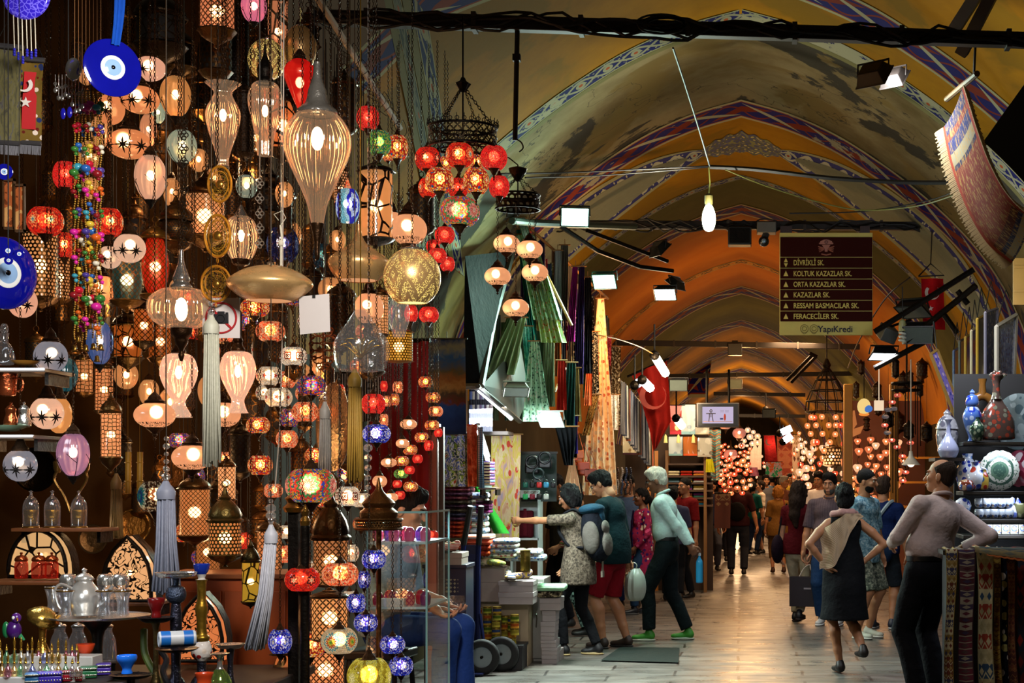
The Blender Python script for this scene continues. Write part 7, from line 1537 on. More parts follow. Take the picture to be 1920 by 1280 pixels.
ware('flask_vase','biggest flat-sided mosaic flask with a crested spout on the top shelf','vase',1868,824,Ys+.1,[('body',[(.1,0),(32,0),(36,10),(34,34),(25,54),(15,68),(10,78)],MOS,dict(sy=.5,n=30))],extra=rooster)
k=(Ys+.3)/F;p=W(1842,776,Ys+.3);root=thing('ring_vase','brown ring-shaped jug standing behind the big flask','vase',p);part('ring',B().ring((0,0,0),27*k,8*k,28,10,'y',.9,1.25),flat('6a4418',.3),root,180);part('neck',lobed([(8*k,34*k),(6*k,56*k),(9*k,66*k)],14),flat('6a4418',.3),root);part('foot',lobed([(16*k,-49*k),(14*k,-44*k),(7*k,-36*k)],16),flat('6a4418',.3),root)
def plate(u,v,Y,r_,m,label,rz=0,rx=.15,scal=0,sx=1.0):
 r=r_*Y/F;root=thing('display_plate',label,'plate',W(u,v,Y),rz);pr=[(.001,.012),(r*.55,.012),(r*.68,.004),(r,-.018),(r*1.02,-.012),(r*.68,.014),(.001,.022)]
 part('plate',lobed(pr,44,ribs=scal,amp=.05).xf(Matrix.Diagonal((sx,1,1,1))@Matrix.Rotation(PI/2+rx,4,'X')),m,root,50);part('stand',B().tube([(-r*.3,-.02,-r*.98),(-r*.3,.06,-r*.98),(0,.08,0)],.004,5).tube([(r*.3,-.02,-r*.98),(r*.3,.06,-r*.98),(0,.08,0)],.004,5),BLK,root);return root
plate(1908,790,Ys+.28,52,glaze('5a6668','3a4a50','7a8688',12),'large grey-green plate half cut by the edge of the view',-.7,0)
plate(1874,882,Ys+.12,37,glaze('c8c8bc','3a5448','54705c',14,'rings'),'round green platter with a white scalloped border on the second shelf',0,.1,18)
plate(1909,878,Ys+.25,34,glaze('8a3a4a','b8a8a8','6a1a2a',12),'red and white striped plate standing edge-on beside the green platter',-.9,0)
ware('lidded_vase','tall blue lidded vase between the white bottle and the big flask','vase',1823,827,Ys+.05,[('body',[(.1,0),(9,0),(7,8),(15,30),(18,48),(12,62),(9,66)],IZB),('lid',[(11,66),(13,72),(10,84),(4,88),(5,92),(.1,98)],IZB)])
ware('small_vase','small dark green mottled vase beside the big flask','vase',1832,826,Ys-.0,[('body',[(.1,0),(8,0),(14,14),(14,26),(6,38),(6,44)],glaze('2c4438','8a9a80','1a2c24',34))])
ware('bottle_vase','pale blue-white bottle vase with a long neck behind the leaning man','vase',1778,858,Ys+.1,[('body',[(.1,0),(13,0),(18,8),(20,16),(15,28),(7,40),(4,50),(4,66),(9,72)],WHT)])
ware('lidded_urn','grey lidded urn with a pointed finial behind the white bottle vase','urn',1776,858,Ys+.35,[('body',[(.1,0),(12,0),(18,20),(21,42),(19,54)],glaze('8a8a90','5a5a68','a8a8b0',22)),('lid',[(22,54),(20,60),(15,72),(6,80),(7,84),(.1,92)],glaze('8a8a90','5a5a68','a8a8b0',22))])
root=thing('side_table','small dark shelf table under the white bottle vase','table',(X_(1776,Ys+.2),Ys+.25,0));zt=Z_(858,Ys+.1);part('top',B().cbox((0,0,zt-.012),(.22,.4,.024)),DARKW,root);part('column',B().tube([(0,0,0),(0,0,zt-.02)],.03,10),DARKW,root);part('foot',lobed([(.12,0),(.12,.015),(.03,.04)],16),DARKW,root)
ware('jug','white and blue jug with leaf pattern on the second shelf, nearer the man','jug',1814,918,Ys+.25,[('body',[(.1,0),(14,0),(20,16),(22,34),(14,52),(9,60),(11,68)],IZN)],extra=lambda r,k:part('handle',B().tube(smooth_curve([(14*k,0,54*k),(27*k,0,48*k),(24*k,0,26*k)],5),2.2*k,6),IZN,r))
ware('jug','white jug with a red and blue flower in front of the leaf-patterned one','jug',1830,918,Ys+.06,[('body',[(.1,0),(10,0),(15,12),(16,26),(9,40),(7,46),(9,52)],glaze('c0c4cc','2a3a8a','a83a2a',18))],extra=lambda r,k:part('handle',B().tube(smooth_curve([(9*k,0,42*k),(20*k,0,36*k),(16*k,0,18*k)],5),2*k,6),IZN,r))
ware('jug','small yellow and red banded jug beside the green platter','jug',1844,918,Ys+.05,[('body',[(.1,0),(8,0),(10,12),(9,26),(5,34),(6,38)],glaze('a88a3a','8a2a1c','3a5a7a',20))])
ware('teapot_dish','red-brown covered dish lying low beside the man\'s shoulder','dish',1812,919,Ys+.02,[('body',[(.1,0),(12,0),(15,7),(13,13)],glaze('7a3a2a','3a4a7a','a88a6a',18)),('lid',[(14,13),(10,19),(2,21),(.1,23)],glaze('7a3a2a','3a4a7a','a88a6a',18))])
for i in range(10):
 row=i//5;u=1836+(i%5)*14;vb=971-row*20
 o=ware('painted_cup','small round painted cup lying in the double row on the third shelf','cup',u,vb,Ys+.05+.02*(i%2),[('body',[(.1,0),(5,0),(8.5,5),(9.5,11),(8.5,16),(7.5,16.5),(7,10),(.1,4)],glaze('8a9098','2a3a5a','5a4a3a',30))],group='painted cups in the double row')
for i,(u,lab)in enumerate(((1898,'white china hen figure at the end of the cup rows'),(1915,'olive-green bowl past the white hen figure'),(1806,'white ring-handled dish at the man\'s shoulder'))):
 if i==0:ware('china_hen',lab,'figurine',u,971,Ys+.1,[('body',[(.1,0),(9,0),(12,10),(10,22),(5,28),(5,36),(.1,40)],glaze('c0c4d8','5a6ab0','a8b0d0',18))],extra=lambda r,k:[part('tail',B().tube([(6*k,0,18*k),(12*k,0,30*k),(10*k,0,38*k)],[6*k,5*k,1*k],8),IZN,r),part('beak',B().tube([(-4*k,0,34*k),(-9*k,0,33*k)],[2*k,.4*k],6),flat('c88a2a',.4),r)])
 elif i==1:ware('deep_bowl',lab,'bowl',u,971,Ys+.1,[('bowl',[(.1,0),(9,0),(15,12),(17,26),(15,26),(8,6)],glaze('5a5a3a','3a3a24','7a7a54',20))])
 else:plate(u,948,Ys+.02,15,IZN,lab,0,.05,10)
for i in range(6):
 p=W(1838+i*16,1001,Ys+.05);root=thing('painted_tile','square painted tile standing in the row on the lowest shelf','tile',p,0,'painted tiles in a row');k=Ys/F;part('tile',B().cbox((0,.01,11*k),(15*k,.012,22*k)),glaze('9a9a8a','2a3a6a','8a5a2a',40),root,bevel=.002);part('border',B().ring((0,.003,11*k),5*k,.8*k,14,4,'y'),IZB,root)
Yr=10.9;zt=Z_(1030,Yr);x0,x1=X_(1768,Yr),X_(1990,Yr)
root=thing('rug_counter','waist-high counter buried under draped rugs','counter',((x0+x1)/2,Yr,0));part('body',B().cbox((0,.15,zt/2-.02),(x1-x0-.06,.26,zt-.04)),flat('120d0a',.7),root);part('top',B().cbox((0,.15,zt-.02),(x1-x0,.3,.03)),flat('2a1c10',.6),root)
g0={}
def kilim(name,cols,sx,sz,border='c8b078',jag=.5):
 g=G(name);u,v,_=g.sep(g.co('UV'))
 q=g.ma('FLOOR',g.ma('MULTIPLY',v,sz));r1=g.n('ShaderNodeTexWhiteNoise',{'W':q},noise_dimensions='1D').outputs[0]
 zz=g.ma('ABSOLUTE',g.ma('SUBTRACT',g.ma('FRACT',g.ma('MULTIPLY',u,sx)),.5));d=g.ma('FRACT',g.ma('ADD',g.ma('MULTIPLY',v,sz),g.ma('MULTIPLY',zz,jag*2)))
 n=len(cols);c1=g.ramp(r1,[(i/n,c)for i,c in enumerate(cols)],'CONSTANT');c2=g.ramp(g.ma('FRACT',g.ma('ADD',r1,.43)),[(i/n,c)for i,c in enumerate(cols)],'CONSTANT')
 dm=g.ma('ADD',g.ma('ABSOLUTE',g.ma('SUBTRACT',g.ma('FRACT',g.ma('MULTIPLY',u,sx)),.5)),g.ma('ABSOLUTE',g.ma('SUBTRACT',g.ma('FRACT',g.ma('MULTIPLY',v,sz)),.5)))
 cc=g.mix(g.ma('LESS_THAN',dm,.3),c1,c2);cc=g.mix(g.ma('LESS_THAN',d,.16),cc,col(cols[-1]));cc=g.mix(g.ma('GREATER_THAN',g.ma('ABSOLUTE',g.ma('SUBTRACT',u,.5)),.44),cc,col(border))
 cc=g.mix(g.ma('MULTIPLY',g.noise(g.co(),40,3),.45),cc,(.02,.012,.01))
 return g.out(g.bsdf(cc,.95,0,g.bump(g.n('ShaderNodeTexWave',{'Vector':g.co(),'Scale':60.},bands_direction='Z').outputs[1],.2,.004)))
def draped(u0,u1,v0,Y,m,label,over=.2,fold=.012,u0b=None,u1b=None,vb=1300,name='draped_rug'):
 """a rug laid over the counter's front edge and hanging to the ground"""
 a,b_=X_(u0,Y),X_(u1,Y);a2,b2=X_(u0b if u0b else u0,Y),X_(u1b if u1b else u1,Y);zt_=max(Z_(v0,Y),zt+.006);zb=max(.05,Z_(vb,Y));root=thing(name,label,'rug',((a+b_)/2,Y,zt_));cx=(a+b_)/2
 def f(s,t):
  if t<.25:k=t/.25;return Vector((a+s*(b_-a)-cx,over*(1-k),.012*math.sin(s*7)*(1-k)))
  k=(t-.25)/.75;return Vector(((a+s*(b_-a))*(1-k)+(a2+s*(b2-a2))*k-cx+.008*math.sin(k*6+s),-.02-fold*math.sin(s*5+k*3)*k,(zb-zt_)*k))
 part('weave',B().grid(f,8,40),m,root,180);part('fringe',B().grid(lambda s,t:f(s,1)+Vector((0,-.003,-.03*t)),12,1),flat('b8a888',.9),root,180);return root
draped(1772,1793,1040,10.84,kilim('kilim',('8a6a2a','6a2a14','3a3a5a','a88a4a','c8b890'),2,26,'a0822e'),'narrow brown and gold kilim strip next to the leaning man',u0b=1771,u1b=1786)
draped(1795,1826,1032,10.8,kilim('kilim',('4a1420','6a2030','3a2a4a','5a3a3a','a89a84'),1,30,'3a1420',.2),'maroon kilim with fine pale bars, second from the leaning man',u0b=1798,u1b=1825)
draped(1829,1859,1026,10.74,kilim('kilim',('b8a878','2a4a6a','a83a20','c8b88a','d8c89a'),2,13,'b0a478'),'cream kilim with blue bands and red figures in the middle of the counter',u0b=1836,u1b=1864)
draped(1860,1873,1036,10.82,kilim('kilim',('a8822a','8a5a1c','b8923a','6a3a14'),1,40,'8a6420'),'yellow-brown rug border strip just beyond the cream kilim',u0b=1864,u1b=1878)
draped(1874,1884,1036,10.86,cloth('0c0e18','floral','a89a5a','2a3a5a',.6),'black rug strip with small pale flowers',u0b=1880,u1b=1892)
draped(1884,1899,1046,10.8,kilim('kilim',('5a2410','7a3a1c','4a1c0c','8a5a2a'),2,34,'4a200c'),'reddish-brown patterned rug border strip',u0b=1893,u1b=1908)
draped(1897,1980,1052,10.84,kilim('kilim',('8a1a0c','a02410','3a1a20','6a140a','1c2030'),4,9,'4a1a10'),'big dark red rug at the end of the counter',u0b=1906,u1b=1990)
root=thing('draped_rug','blue-grey rug with an orange scalloped edge rolled over the top of the counter','rug',W(1880,1034,10.62));o=W(1880,1034,10.62)
part('weave',B().grid(lambda s,t:W(1828+s*130,1026+26*t*(.35+s*.65)-6*math.sin(PI*t),10.75-.12*math.sin(t*PI*.5))-o,24,8),kilim('kilim',('4a5458','6a6a5a','3a444a','8a7a54'),3,3,'7a6a44'),root,180)
part('edge',B().grid(lambda s,t:W(1850+s*108,1026+(26+5*t+2*abs(math.sin(s*26)))*(.35+(s*.83+.17)*.65),10.626-.004*t)-o,60,2),flat('a8541c',.9),root,180)
def tile_panel(corners,Y,label,frame_c,m,fw=.018,name='hanging_framed_panel'):
 pts=[W(u,v,Y+dy)for(u,v,dy)in corners];o=sum(pts,Vector())/4;q=[p-o for p in pts];root=thing(name,label,'picture',o)
 b=B().add(q+[p+Vector((0,.02,0))for p in q],[(0,1,2,3),(7,6,5,4),(0,4,5,1),(1,5,6,2),(2,6,7,3),(3,7,4,0)]);part('panel',b,m,root,0)
 fr=B()
 for i in range(4):fr.tube([q[i]+Vector((0,-.006,0)),q[(i+1)%4]+Vector((0,-.006,0))],fw,4)
 part('frame',fr,flat(frame_c,.4,.3),root,0);part('wire',B().tube([q[0],(q[0]+q[1])/2+Vector((0,.02,.25)),q[1]],.004,4),WIREM,root);return root
TIL=lambda a,b_,c:glaze(a,b_,c,30)
tile_panel(((1868,612,0),(1905,590,.5),(1900,722,.5),(1868,742,0)),12.6,'largest blue and white tile panel in a pale frame above the flask','a8a090',TIL('6a82c0','3a4a9a','9aa8d8'))
tile_panel(((1745,664,0),(1757,656,.1),(1802,772,.1),(1790,780,0)),12.9,'long narrow violet tile panel leaning diagonally out from the wall','8a6a34',TIL('6a5a9a','3a3a8a','a890a8'),.014)
for i,(u,w_,v0,v1,c,fc,lab)in enumerate(((1790,8,650,756,'6a8ac8','5a6a8a','slim pale blue tile panel furthest along the row of frames'),(1801,9,632,750,'5a4a90','54504a','slim violet tile panel, next to the palest blue one'),(1812,9,624,742,'7a5a30','a8822e','gold-brown slim panel in the row of frames'),(1823,8,612,740,'a89a6a','c8b898','cream slim panel with a white frame in the row'),(1834,10,590,730,'8a7a4a','b08a2a','gold framed panel with red figures in the row'),(1849,14,578,722,'5a5a70','7a7480','dark grey sparkling panel behind the largest tile panel'))):
 tile_panel(((u-2,v0+8,0),(u+w_*1.5,v0,.5),(u+w_*1.5-1,v1-10,.5),(u-2,v1,0)),12.9+(5-i)*.35,lab,fc,TIL(c,'3a3a6a','b8a898'),.012)
solo('hanging_sign_board','ochre wooden board by the wall at the edge of the view','board',B().cbox(W(1914,528,12.4),(.12,.03,.36)).cbox(W(1914,500,12.38),(.1,.01,.02)).cbox(W(1914,545,12.38),(.1,.01,.02)),flat('7a5a1c',.5))
light('panel_lamp','AREA',W(1800,560,11.6),26,(.85,.9,1),.4,aim=W(1870,700,13))
L_,R_=[W(1768,240,9.7),W(1783,310,9.65),W(1812,390,9.6),W(1850,455,9.55),W(1896,494,9.5)],[W(1806,160,9.2),W(1829,235,9.15),W(1855,305,9.1),W(1890,365,9.05),W(1936,402,9.0)]
lc,rc=smooth_curve(L_,8),smooth_curve(R_,8);o=W(1840,320,9.4)
def rugp(s,t):
 i=min(31.999,t*32);a=lc[int(i)].lerp(lc[int(i)+1],i%1);b_=rc[int(i)].lerp(rc[int(i)+1],i%1);return a.lerp(b_,s)-o-Vector((0,.05*math.sin(s*PI),.03*math.sin(s*PI)))
g=G('ikat_rug');u_,v_,_=g.sep(g.co('UV'));st=g.noise(g.map(g.co('UV'),(14,5,1)),3.0,4,.7)
base=g.ramp(v_,[(0,'141e48'),(.09,'6a1c12'),(.13,'182456'),(.2,'8a8468'),(.27,'141c40'),(.3,'742410'),(.62,'803014'),(.8,'501a0e'),(.86,'141c40'),(.9,'8a7e60'),(.97,'1c1c3c')],'CONSTANT')
cc=g.mix(g.ramp(st,[(.5,0),(.6,1)]),base,g.ramp(st,[(.45,'24386a'),(.6,'b08a3a'),(.7,'1a2040')]));cc=g.mix(g.ma('GREATER_THAN',g.ma('ABSOLUTE',g.ma('SUBTRACT',u_,.5)),.43),cc,col('8a3018'))
root=thing('hanging_rug','striped red and blue rug with cream fringes hung from a pole overhead','rug',o);part('weave',B().grid(rugp,14,40),g.out(g.bsdf(cc,.95)),root,180)
for s_,d in((0,Vector((-.045,0,-.02))),(1,Vector((.03,-.01,-.03)))):
 q=B()
 for i in range(110):p=rugp(s_,i/109);q.tube([p,p+d*(1+.2*math.sin(i*2.3))+Vector((0,0,-.01))],.0045,3)
 part('fringe',q,flat('c8b488',.9),root)
root=thing('hanging_rug_pole','wooden pole from which the striped rug hangs','pole',(0,0,0));part('pole',B().tube([W(1775,186,9.9),W(1832,138,9.0)],.018,8),flat('5a4424',.5),root);part('rope',B().tube([W(1826,146,9.1),W(1830,60,9.0)],.008,5),WIREM,root)
root=thing('hanging_flag','small red flag with white crescent and star on a wire hanger','flag',W(1749,570,16.2));o=W(1749,570,16.2)
part('cloth',B().grid(lambda s,t:W(1727+s*42+t*4,522+t*96,16.2)-o+Vector((0,.02*math.sin(s*8),0)),14,10),cloth('a80e14'),root,180)
part('star',B().prism([(math.sin(i*PI/5)*(.03 if i%2==0 else .012),math.cos(i*PI/5)*(.03 if i%2==0 else .012))for i in range(10)],.004).xf(Matrix.Translation(W(1745,578,16.16)-o)),flat('c8c0b8',.7),root)
part('crescent',B().prism([(math.sin(a)*.075,math.cos(a)*.075)for a in[PI*.25+i*PI*1.5/14 for i in range(15)]]+[(math.sin(a)*.058+.014,math.cos(a)*.058)for a in[PI*1.72-i*PI*1.44/14 for i in range(15)]],.004).xf(Matrix.Translation(W(1748,548,16.16)-o)),flat('c8c0b8',.7),root)
part('hanger',B().tube([W(1722,518,16.2)-o,W(1745,494,16.2)-o,W(1770,516,16.2)-o,W(1722,518,16.2)-o],.008,5).tube([W(1745,494,16.2)-o,W(1748,422,16.2)-o],.006,4),WIREM,root)
root=thing('hanging_iron_bracket','black iron bracket arms reaching from the wall toward the flag','bracket',(0,0,0))
for a,b_ in(((1640,622,15.5),(1826,505,15.2)),((1700,640,15.5),(1830,535,15.0)),((1640,690,16),(1735,640,15.8)),((1770,590,15.2),(1795,625,15.2)),((1795,545,15.2),(1815,570,15.2))):part('arm',B().tube([W(*a),W(*b_)],.03,6),BLK,root)
floodlight(1712,585,15.6,60,W(1640,900,15),(1,1,1),False,'unlit black floodlight next to the red flag',0,'0c0c0c');floodlight(1722,628,15.4,56,W(1700,900,14),(1,1,1),False,'unlit black floodlight under its twin by the flag',0,'101010')
floodlight(1656,668,16.0,50,W(1700,1150,15.2),(.85,.92,1),True,'black floodlight showing a thin lit white edge below the sign',25,'0e0e0e',9)
floodlight(1640,145,9.4,66,W(1760,330,9.9),(.92,.96,1),True,'lit rectangular floodlight under the overhead beam',14,'2a2420',10);floodlight(1678,150,9.55,54,W(1790,320,10.0),(.92,.96,1),True,'second lit floodlight hiding behind the rectangular one',12,'2a2420',10)
root=thing('hanging_camera','grey box-shaped fitting mounted near the right edge of the street sign','fixture',W(1664,625,16.0));part('body',B().cbox((0,0,0),(.16,.2,.14),.3,.4,.3),flat('4a4c48',.4),root,bevel=.01);part('arm',B().tube([(0,0,.06),(.12,.02,.1),(.24,.02,.14)],.015,6),BLK,root)
root=thing('hanging_bulb','unlit white spiral bulb in a pale socket beside the sign','bulb',W(1692,625,15.4));part('tube',B().tube([(.03*math.sin(i*.7),.03*math.cos(i*.7),-.09+i*.004)for i in range(28)],.012,6),flat('b8b8a8',.3),root,180);part('socket',lobed([(.035,.02),(.04,.05),(.03,.12),(.01,.14)],14),flat('8a8a5a',.4),root);part('cord',B().tube([(0,0,.13),(0,0,.45)],.006,5),WIREM,root)
q=B()
for a,b_ in(((1870,-30,8.3),(1803,100,8.6)),((1838,-20,8.4),(1788,58,8.7))):q.tube([W(*a),W(*b_)],.045,4)
solo('hanging_metal_strut','pale grey sheet-metal struts crossing the upper corner above the beam','strut',q,flat('54504c',.45,.4),smooth=0)
Yl=22.0
root=thing('lamp_shop_front','honey-coloured wooden shop front of the far lamp shop','shop front',(0,Yl,0));HON=flat('a8701c',.45)
for u in(1590,1676):part('post',B().cbox((X_(u,Yl),0,1.45),(.12,.12,2.9)),HON,root,bevel=.008)
part('counter',B().cbox((X_(1720,Yl),.2,.5),(.62,.5,1.0)),flat('9a4a14',.45),root,bevel=.01);part('counter_top',B().cbox((X_(1720,Yl),.2,1.02),(.68,.56,.05)),flat('8a3c10',.4),root,bevel=.006);part('back_wall',B().cbox((X_(1690,Yl),2.6,1.4),(1.3,.05,2.8)),flat('5a2a0c',.6),root)
for i in range(3):part('shelf',B().cbox((X_(1740,Yl),.9,1.2+i*.35),(.8,.25,.03)),HON,root)
for i in range(10):ware('tea_glass','tiny glass standing in the row on the honey-coloured counter','glass',1692+i*6.5,V0+(H-1.05)*F/(Yl+.1),Yl+.1,[('glass',[(.1,0),(2.5,0),(2,4),(3,8)],CLR,dict(n=8,round=1))],group='glasses on the far lamp shop counter')
# -- further down the aisle
def far_lamp(u,v,w,Y,m,label,group,kind='globe',asp=.8):
 r=w/2*Y/F;p=W(u,v,Y);root=thing('hanging_lamp',label,'lamp',p,0,group);a=r*asp
 pr={'globe':arcp(-.9,.9,7),'heart':sp([(.05,-1.5),(.3,-1.1),(.75,-.3),(1,.3),(.8,.8),(.35,1)],2),'cone':[(.9,-.8),(1,-.7),(.5,.6),(.3,1)]}[kind]
 put(root,'glass',proto(('far'+kind,m.name),lambda:(lobed(pr,14),m,180)),(r,r,a));put(root,'cap',proto('farcap',lambda:(lobed([(.5,.8),(.4,1.1),(.15,1.5),(.05,2.6)],8),CAPM,60)),(r,r,a));put(root,'foot',proto('farfoot',lambda:(lobed([(.05,-1.8),(.2,-1.3),(.45,-.85)],8),CAPM,60)),(r,r,a))
 if m is not PALB:put(root,'bulb',proto('farbulb',lambda:(B().ball((0,0,0),.2,n=6,m=5),glow((1,.7,.4),34),180)),(r,r,r),loc=(0,-.2*r,.1*r))
 return root
def shine(c,st):return frost(c,st)
def gl(c,st):return glow(c,st)
gl=lambda c,st:frost((c[0],c[1]*.8,c[2]*.7),st*.6)
FA,FB,FC,FD=gl((1,.42,.16),1.6),gl((1,.7,.45),1.9),gl((1,.14,.06),1.3),gl((1,.34,.14),1.4)
PINK,PALB=gl((1,.25,.2),.9),gl((.35,.45,.6),.35)
Yt=24.0;p=W(1550,742,Yt);root=thing('tower_chandelier','conical black wire chandelier hung with tiers of small orange lamps','chandelier',p);k=Yt/F;q=B()
for v,r in((-48,8),(-30,20),(-10,30),(10,38),(30,40)):q.ring((0,0,-v*k),r*k,.012,22,5)
for i in range(12):a=i*PI/6;q.tube([(math.sin(a)*r*k,math.cos(a)*r*k,-v*k)for v,r in((-48,8),(-30,20),(-10,30),(10,38),(30,40))],.009,4)
part('wire_cone',q,BLK,root);part('finial',lobed([(.09,.36),(.05,.42),(.07,.46),(.02,.56)],10),BLK,root);part('rod',B().tube([(0,0,.5),(0,0,1.5)],.012,5),BLK,root)
for i,(u,v)in enumerate(((1521,782),(1541,781),(1567,782),(1583,781),(1514,798),(1530,797),(1554,797),(1576,797),(1542,813),(1566,814),(1520,813),(1532,829),(1556,829),(1545,845),(1567,797),(1527,783))):
 far_lamp(u,v,11,Yt+.02*i,FC if i%4==3 else FA,'small orange lamp hanging in the tiers of the conical chandelier','orange lamps of the conical chandelier',asp=1.1)
light('tower_glow','POINT',W(1548,815,Yt-.3),12,(1,.4,.15),.25)
root=thing('ring_chandelier','black drum chandelier with long straight wires at the front of the far lamp shop','chandelier',W(1700,722,19));k=19/F;q=B().ring((0,0,.02),27*k,.02,24,6).ring((0,0,-.06),27*k,.014,24,6)
part('drum',q,BLK,root)
for i in range(8):a=i*PI/4;part('wire',B().tube([(math.sin(a)*26*k,math.cos(a)*26*k,0),(math.sin(a)*26*k,math.cos(a)*26*k,-(70+22*i)*k)],.006,4),BLK,root)
part('rod',B().tube([(0,0,0),(0,0,.9)],.012,5),BLK,root)
for i,(u,v,m)in enumerate(((1683,741,PINK),(1673,754,PINK),(1665,768,PALB),(1660,781,PALB),(1659,797,PINK),(1664,811,PALB),(1672,825,PINK),(1682,838,PINK),(1692,855,PINK),(1697,869,PALB),(1698,885,PINK),(1693,901,PINK),(1707,830,PINK),(1676,766,PALB))):
 far_lamp(u,v,14,18.9+.05*(i%3),m,('pinkish' if m is PINK else 'unlit bluish')+' mosaic lamp in the spiral under the black drum chandelier',('pink' if m is PINK else 'bluish')+' lamps of the drum chandelier',asp=.62)
root=thing('pendant_bulb','white bulb under a small shade hanging beside the drum chandelier','bulb',W(1708,868,18.5));part('bulb',B().ball((0,0,0),.045),glow((1,.85,.6),6),root,180);part('shade',lobed([(.11,-.02),(.07,.03),(.03,.08),(.02,.14)],14),flat('b8b8b0',.4),root);part('cord',B().tube([(0,0,.12),(0,0,1.2)],.008,5),flat('b0b0a8',.5),root)
def cluster(n,u0,u1,v0,v1,Y,w,mats,label,group,kinds=('globe',),asp=.85,seed=1):
 rr=random.Random(seed);pts=[]
 for _ in range(n*30):
  if len(pts)==n:break
  u,v=rr.uniform(u0,u1),rr.uniform(v0,v1)
  if all(math.hypot(u-a,v-b_)>w*.8 for a,b_ in pts):pts.append((u,v))
 for i,(u,v)in enumerate(pts):far_lamp(u,v,w*rr.uniform(.75,1.15),Y+rr.uniform(-.5,.5),mats[i%len(mats)],label,group,kinds[i%len(kinds)],asp)
cluster(26,1606,1694,822,912,23.5,16,(FD,FA,FB,FD),'peach heart-shaped lamp in the thick cluster of the honey-coloured shop','heart lamps of the far lamp shop',('heart',),.85,3)
cluster(8,1600,1670,905,960,23.8,13,(gl((1,.5,.1),1.0),),'amber lamp hanging low in the honey-coloured shop','amber lamps of the far lamp shop',('heart',),1.0,5)
cluster(34,1496,1584,828,914,27,14,(FB,gl((1,.72,.5),2.2),FA,FC,FB),'pale lamp massed below the conical chandelier','pale lamps beyond the conical chandelier',('globe','heart'),.95,7)
cluster(52,1350,1408,832,912,30,9,(FA,FC,FB,FD,FC),'small red-orange lamp massed at the far left corner of the aisle','small red lamps at the far corner',('globe',),.8,11)
cluster(14,1386,1422,806,836,31,12,(FB,gl((1,.8,.6),1.6)),'whitish globe lamp above the massed small red lamps','whitish globes at the far corner',('globe',),.9,13)
cluster(10,1595,1640,790,880,25,9,(FC,FD),'small red lamp hanging by the honey-coloured post','red lamps by the honey-coloured post',('cone',),1.2,17)
cluster(12,1655,1745,770,850,26,9,(FD,FC,PINK),'dim reddish lamp at the back of the far lamp shop','dim lamps at the back of the far shop',('globe',),.8,19)
lantern(1560,856,34,30,26,'square wire-fronted lantern glowing pale among the far lamps','dots',.06,dome=.4,basev=.3,c=(1,.75,.45),st=1.1,top=0)
for u,v in((1386,812),(1370,852),(1360,795)):far_lamp(u,v,26,29,gl((1,.5,.4),.8),'large pale pink globe beside the massed small red lamps','large pink globes at the far corner')
for u,v,Y,e in((1545,870,26,26),(1380,870,29,26),(1650,860,22.5,26),(1450,830,40,60),(1420,880,50,60)):light('far_glow','POINT',W(u,v,Y),e,(1,.55,.25),.3)  # unseen points added to brighten the far end among the lamp clusters
cluster(26,1418,1500,850,905,55,7,(FA,FB,FC),'tiny warm lamp glimmering at the far end of the aisle','tiny lamps at the end of the aisle',('globe',),.9,23)
cluster(22,1484,1530,812,900,34,9,(FB,FA,FC,FD),'small warm lamp on the far side between the rugs and the pale lamps','small lamps by the far rugs',('globe','heart'),.9,29)
cluster(22,1350,1400,860,925,25.5,12,(FD,FC,FA),'red mosaic lamp just beyond the towel shelves','red lamps beyond the towel shelves',('globe',),.75,31)
cluster(14,1596,1640,880,935,22.6,12,(FA,FD),'orange lamp low beside the honey-coloured post','orange lamps low by the honey-coloured post',('heart',),.9,37)
for i,(u0,u1,v0,v1,Y,c,lab)in enumerate(((1486,1500,815,905,36,'c8a890','pale narrow cloth beside the faded red rug'),(1386,1406,905,960,33,'6a3a24','brown cloth low at the far corner'),(1500,1530,905,965,31,'7a2a1c','dark red rug hung low behind the crowd'),(1560,1590,912,985,25.5,'8a5a24','tan cloth hung low below the conical chandelier'),(1340,1370,925,990,24.2,'5a2a1c','russet rug hung low at the end of the towel shelves'))):
 hung('far_cloth',lab,'cloth',(u0,u1,v0,Y),(u0,u1,v1,Y),kilim('kilim',(c,'5a2a1c','8a6a4a',c),2,5,c),1,.02,n=(5,5),rod=BLK)
Yf=22.5
root=thing('fabric_shop_shelves','lit shelves of the fabric shop behind the grey-haired man','shelves',(0,Yf+.35,0));xa,xb=X_(1168,Yf),X_(1336,Yf)
part('back',B().cbox(((xa+xb)/2,.12,1.3),(xb-xa,.04,2.6)),flat('3a2412',.7),root)
for v in(870,893,906,920,934,948):part('shelf',B().cbox(((X_(1250,Yf)+xb)/2,-.12,Z_(v,Yf)),(xb-X_(1250,Yf),.4,.025)),flat('4a2c10',.5),root)
for u in(1250,1322):part('upright',B().cbox((X_(u,Yf),-.12,1.0),(.04,.42,2.0)),flat('7a5020',.5),root)
for u in(1214,1228):part('wooden_panel',B().cbox((X_(u,Yf),.05,1.0),(.05,.06,2.0)),flat('c8803a',.5),root)
TC=('c8b890','8a3a7a','1c6a8a','b02018','d8c8a0','6a8a9a','c87a2a','a03018','d8b84a','3a6a5a','b85a4a','c8c8c0')
TN=('cream','violet','teal','red','ivory','dusty blue','orange','brick','yellow','sea green','coral','white')
for r_,v in enumerate((893,906,920,934,948)):
 for c_ in range(3):
  j=(r_*5+c_*3)%12
  for l in range(2):
   jj=(j+l*4)%12;folded(1263+c_*24,v-l*5-.5,Yf+.1,22,5,.25,cloth(TC[jj]),f'{TN[jj]} folded towel, {("first", "second", "third")[c_]} pile along on the {("top", "second", "middle", "fourth", "lowest")[r_]} towel shelf, {("under", "upper")[l]} one',name='folded_towel',cat='towel')
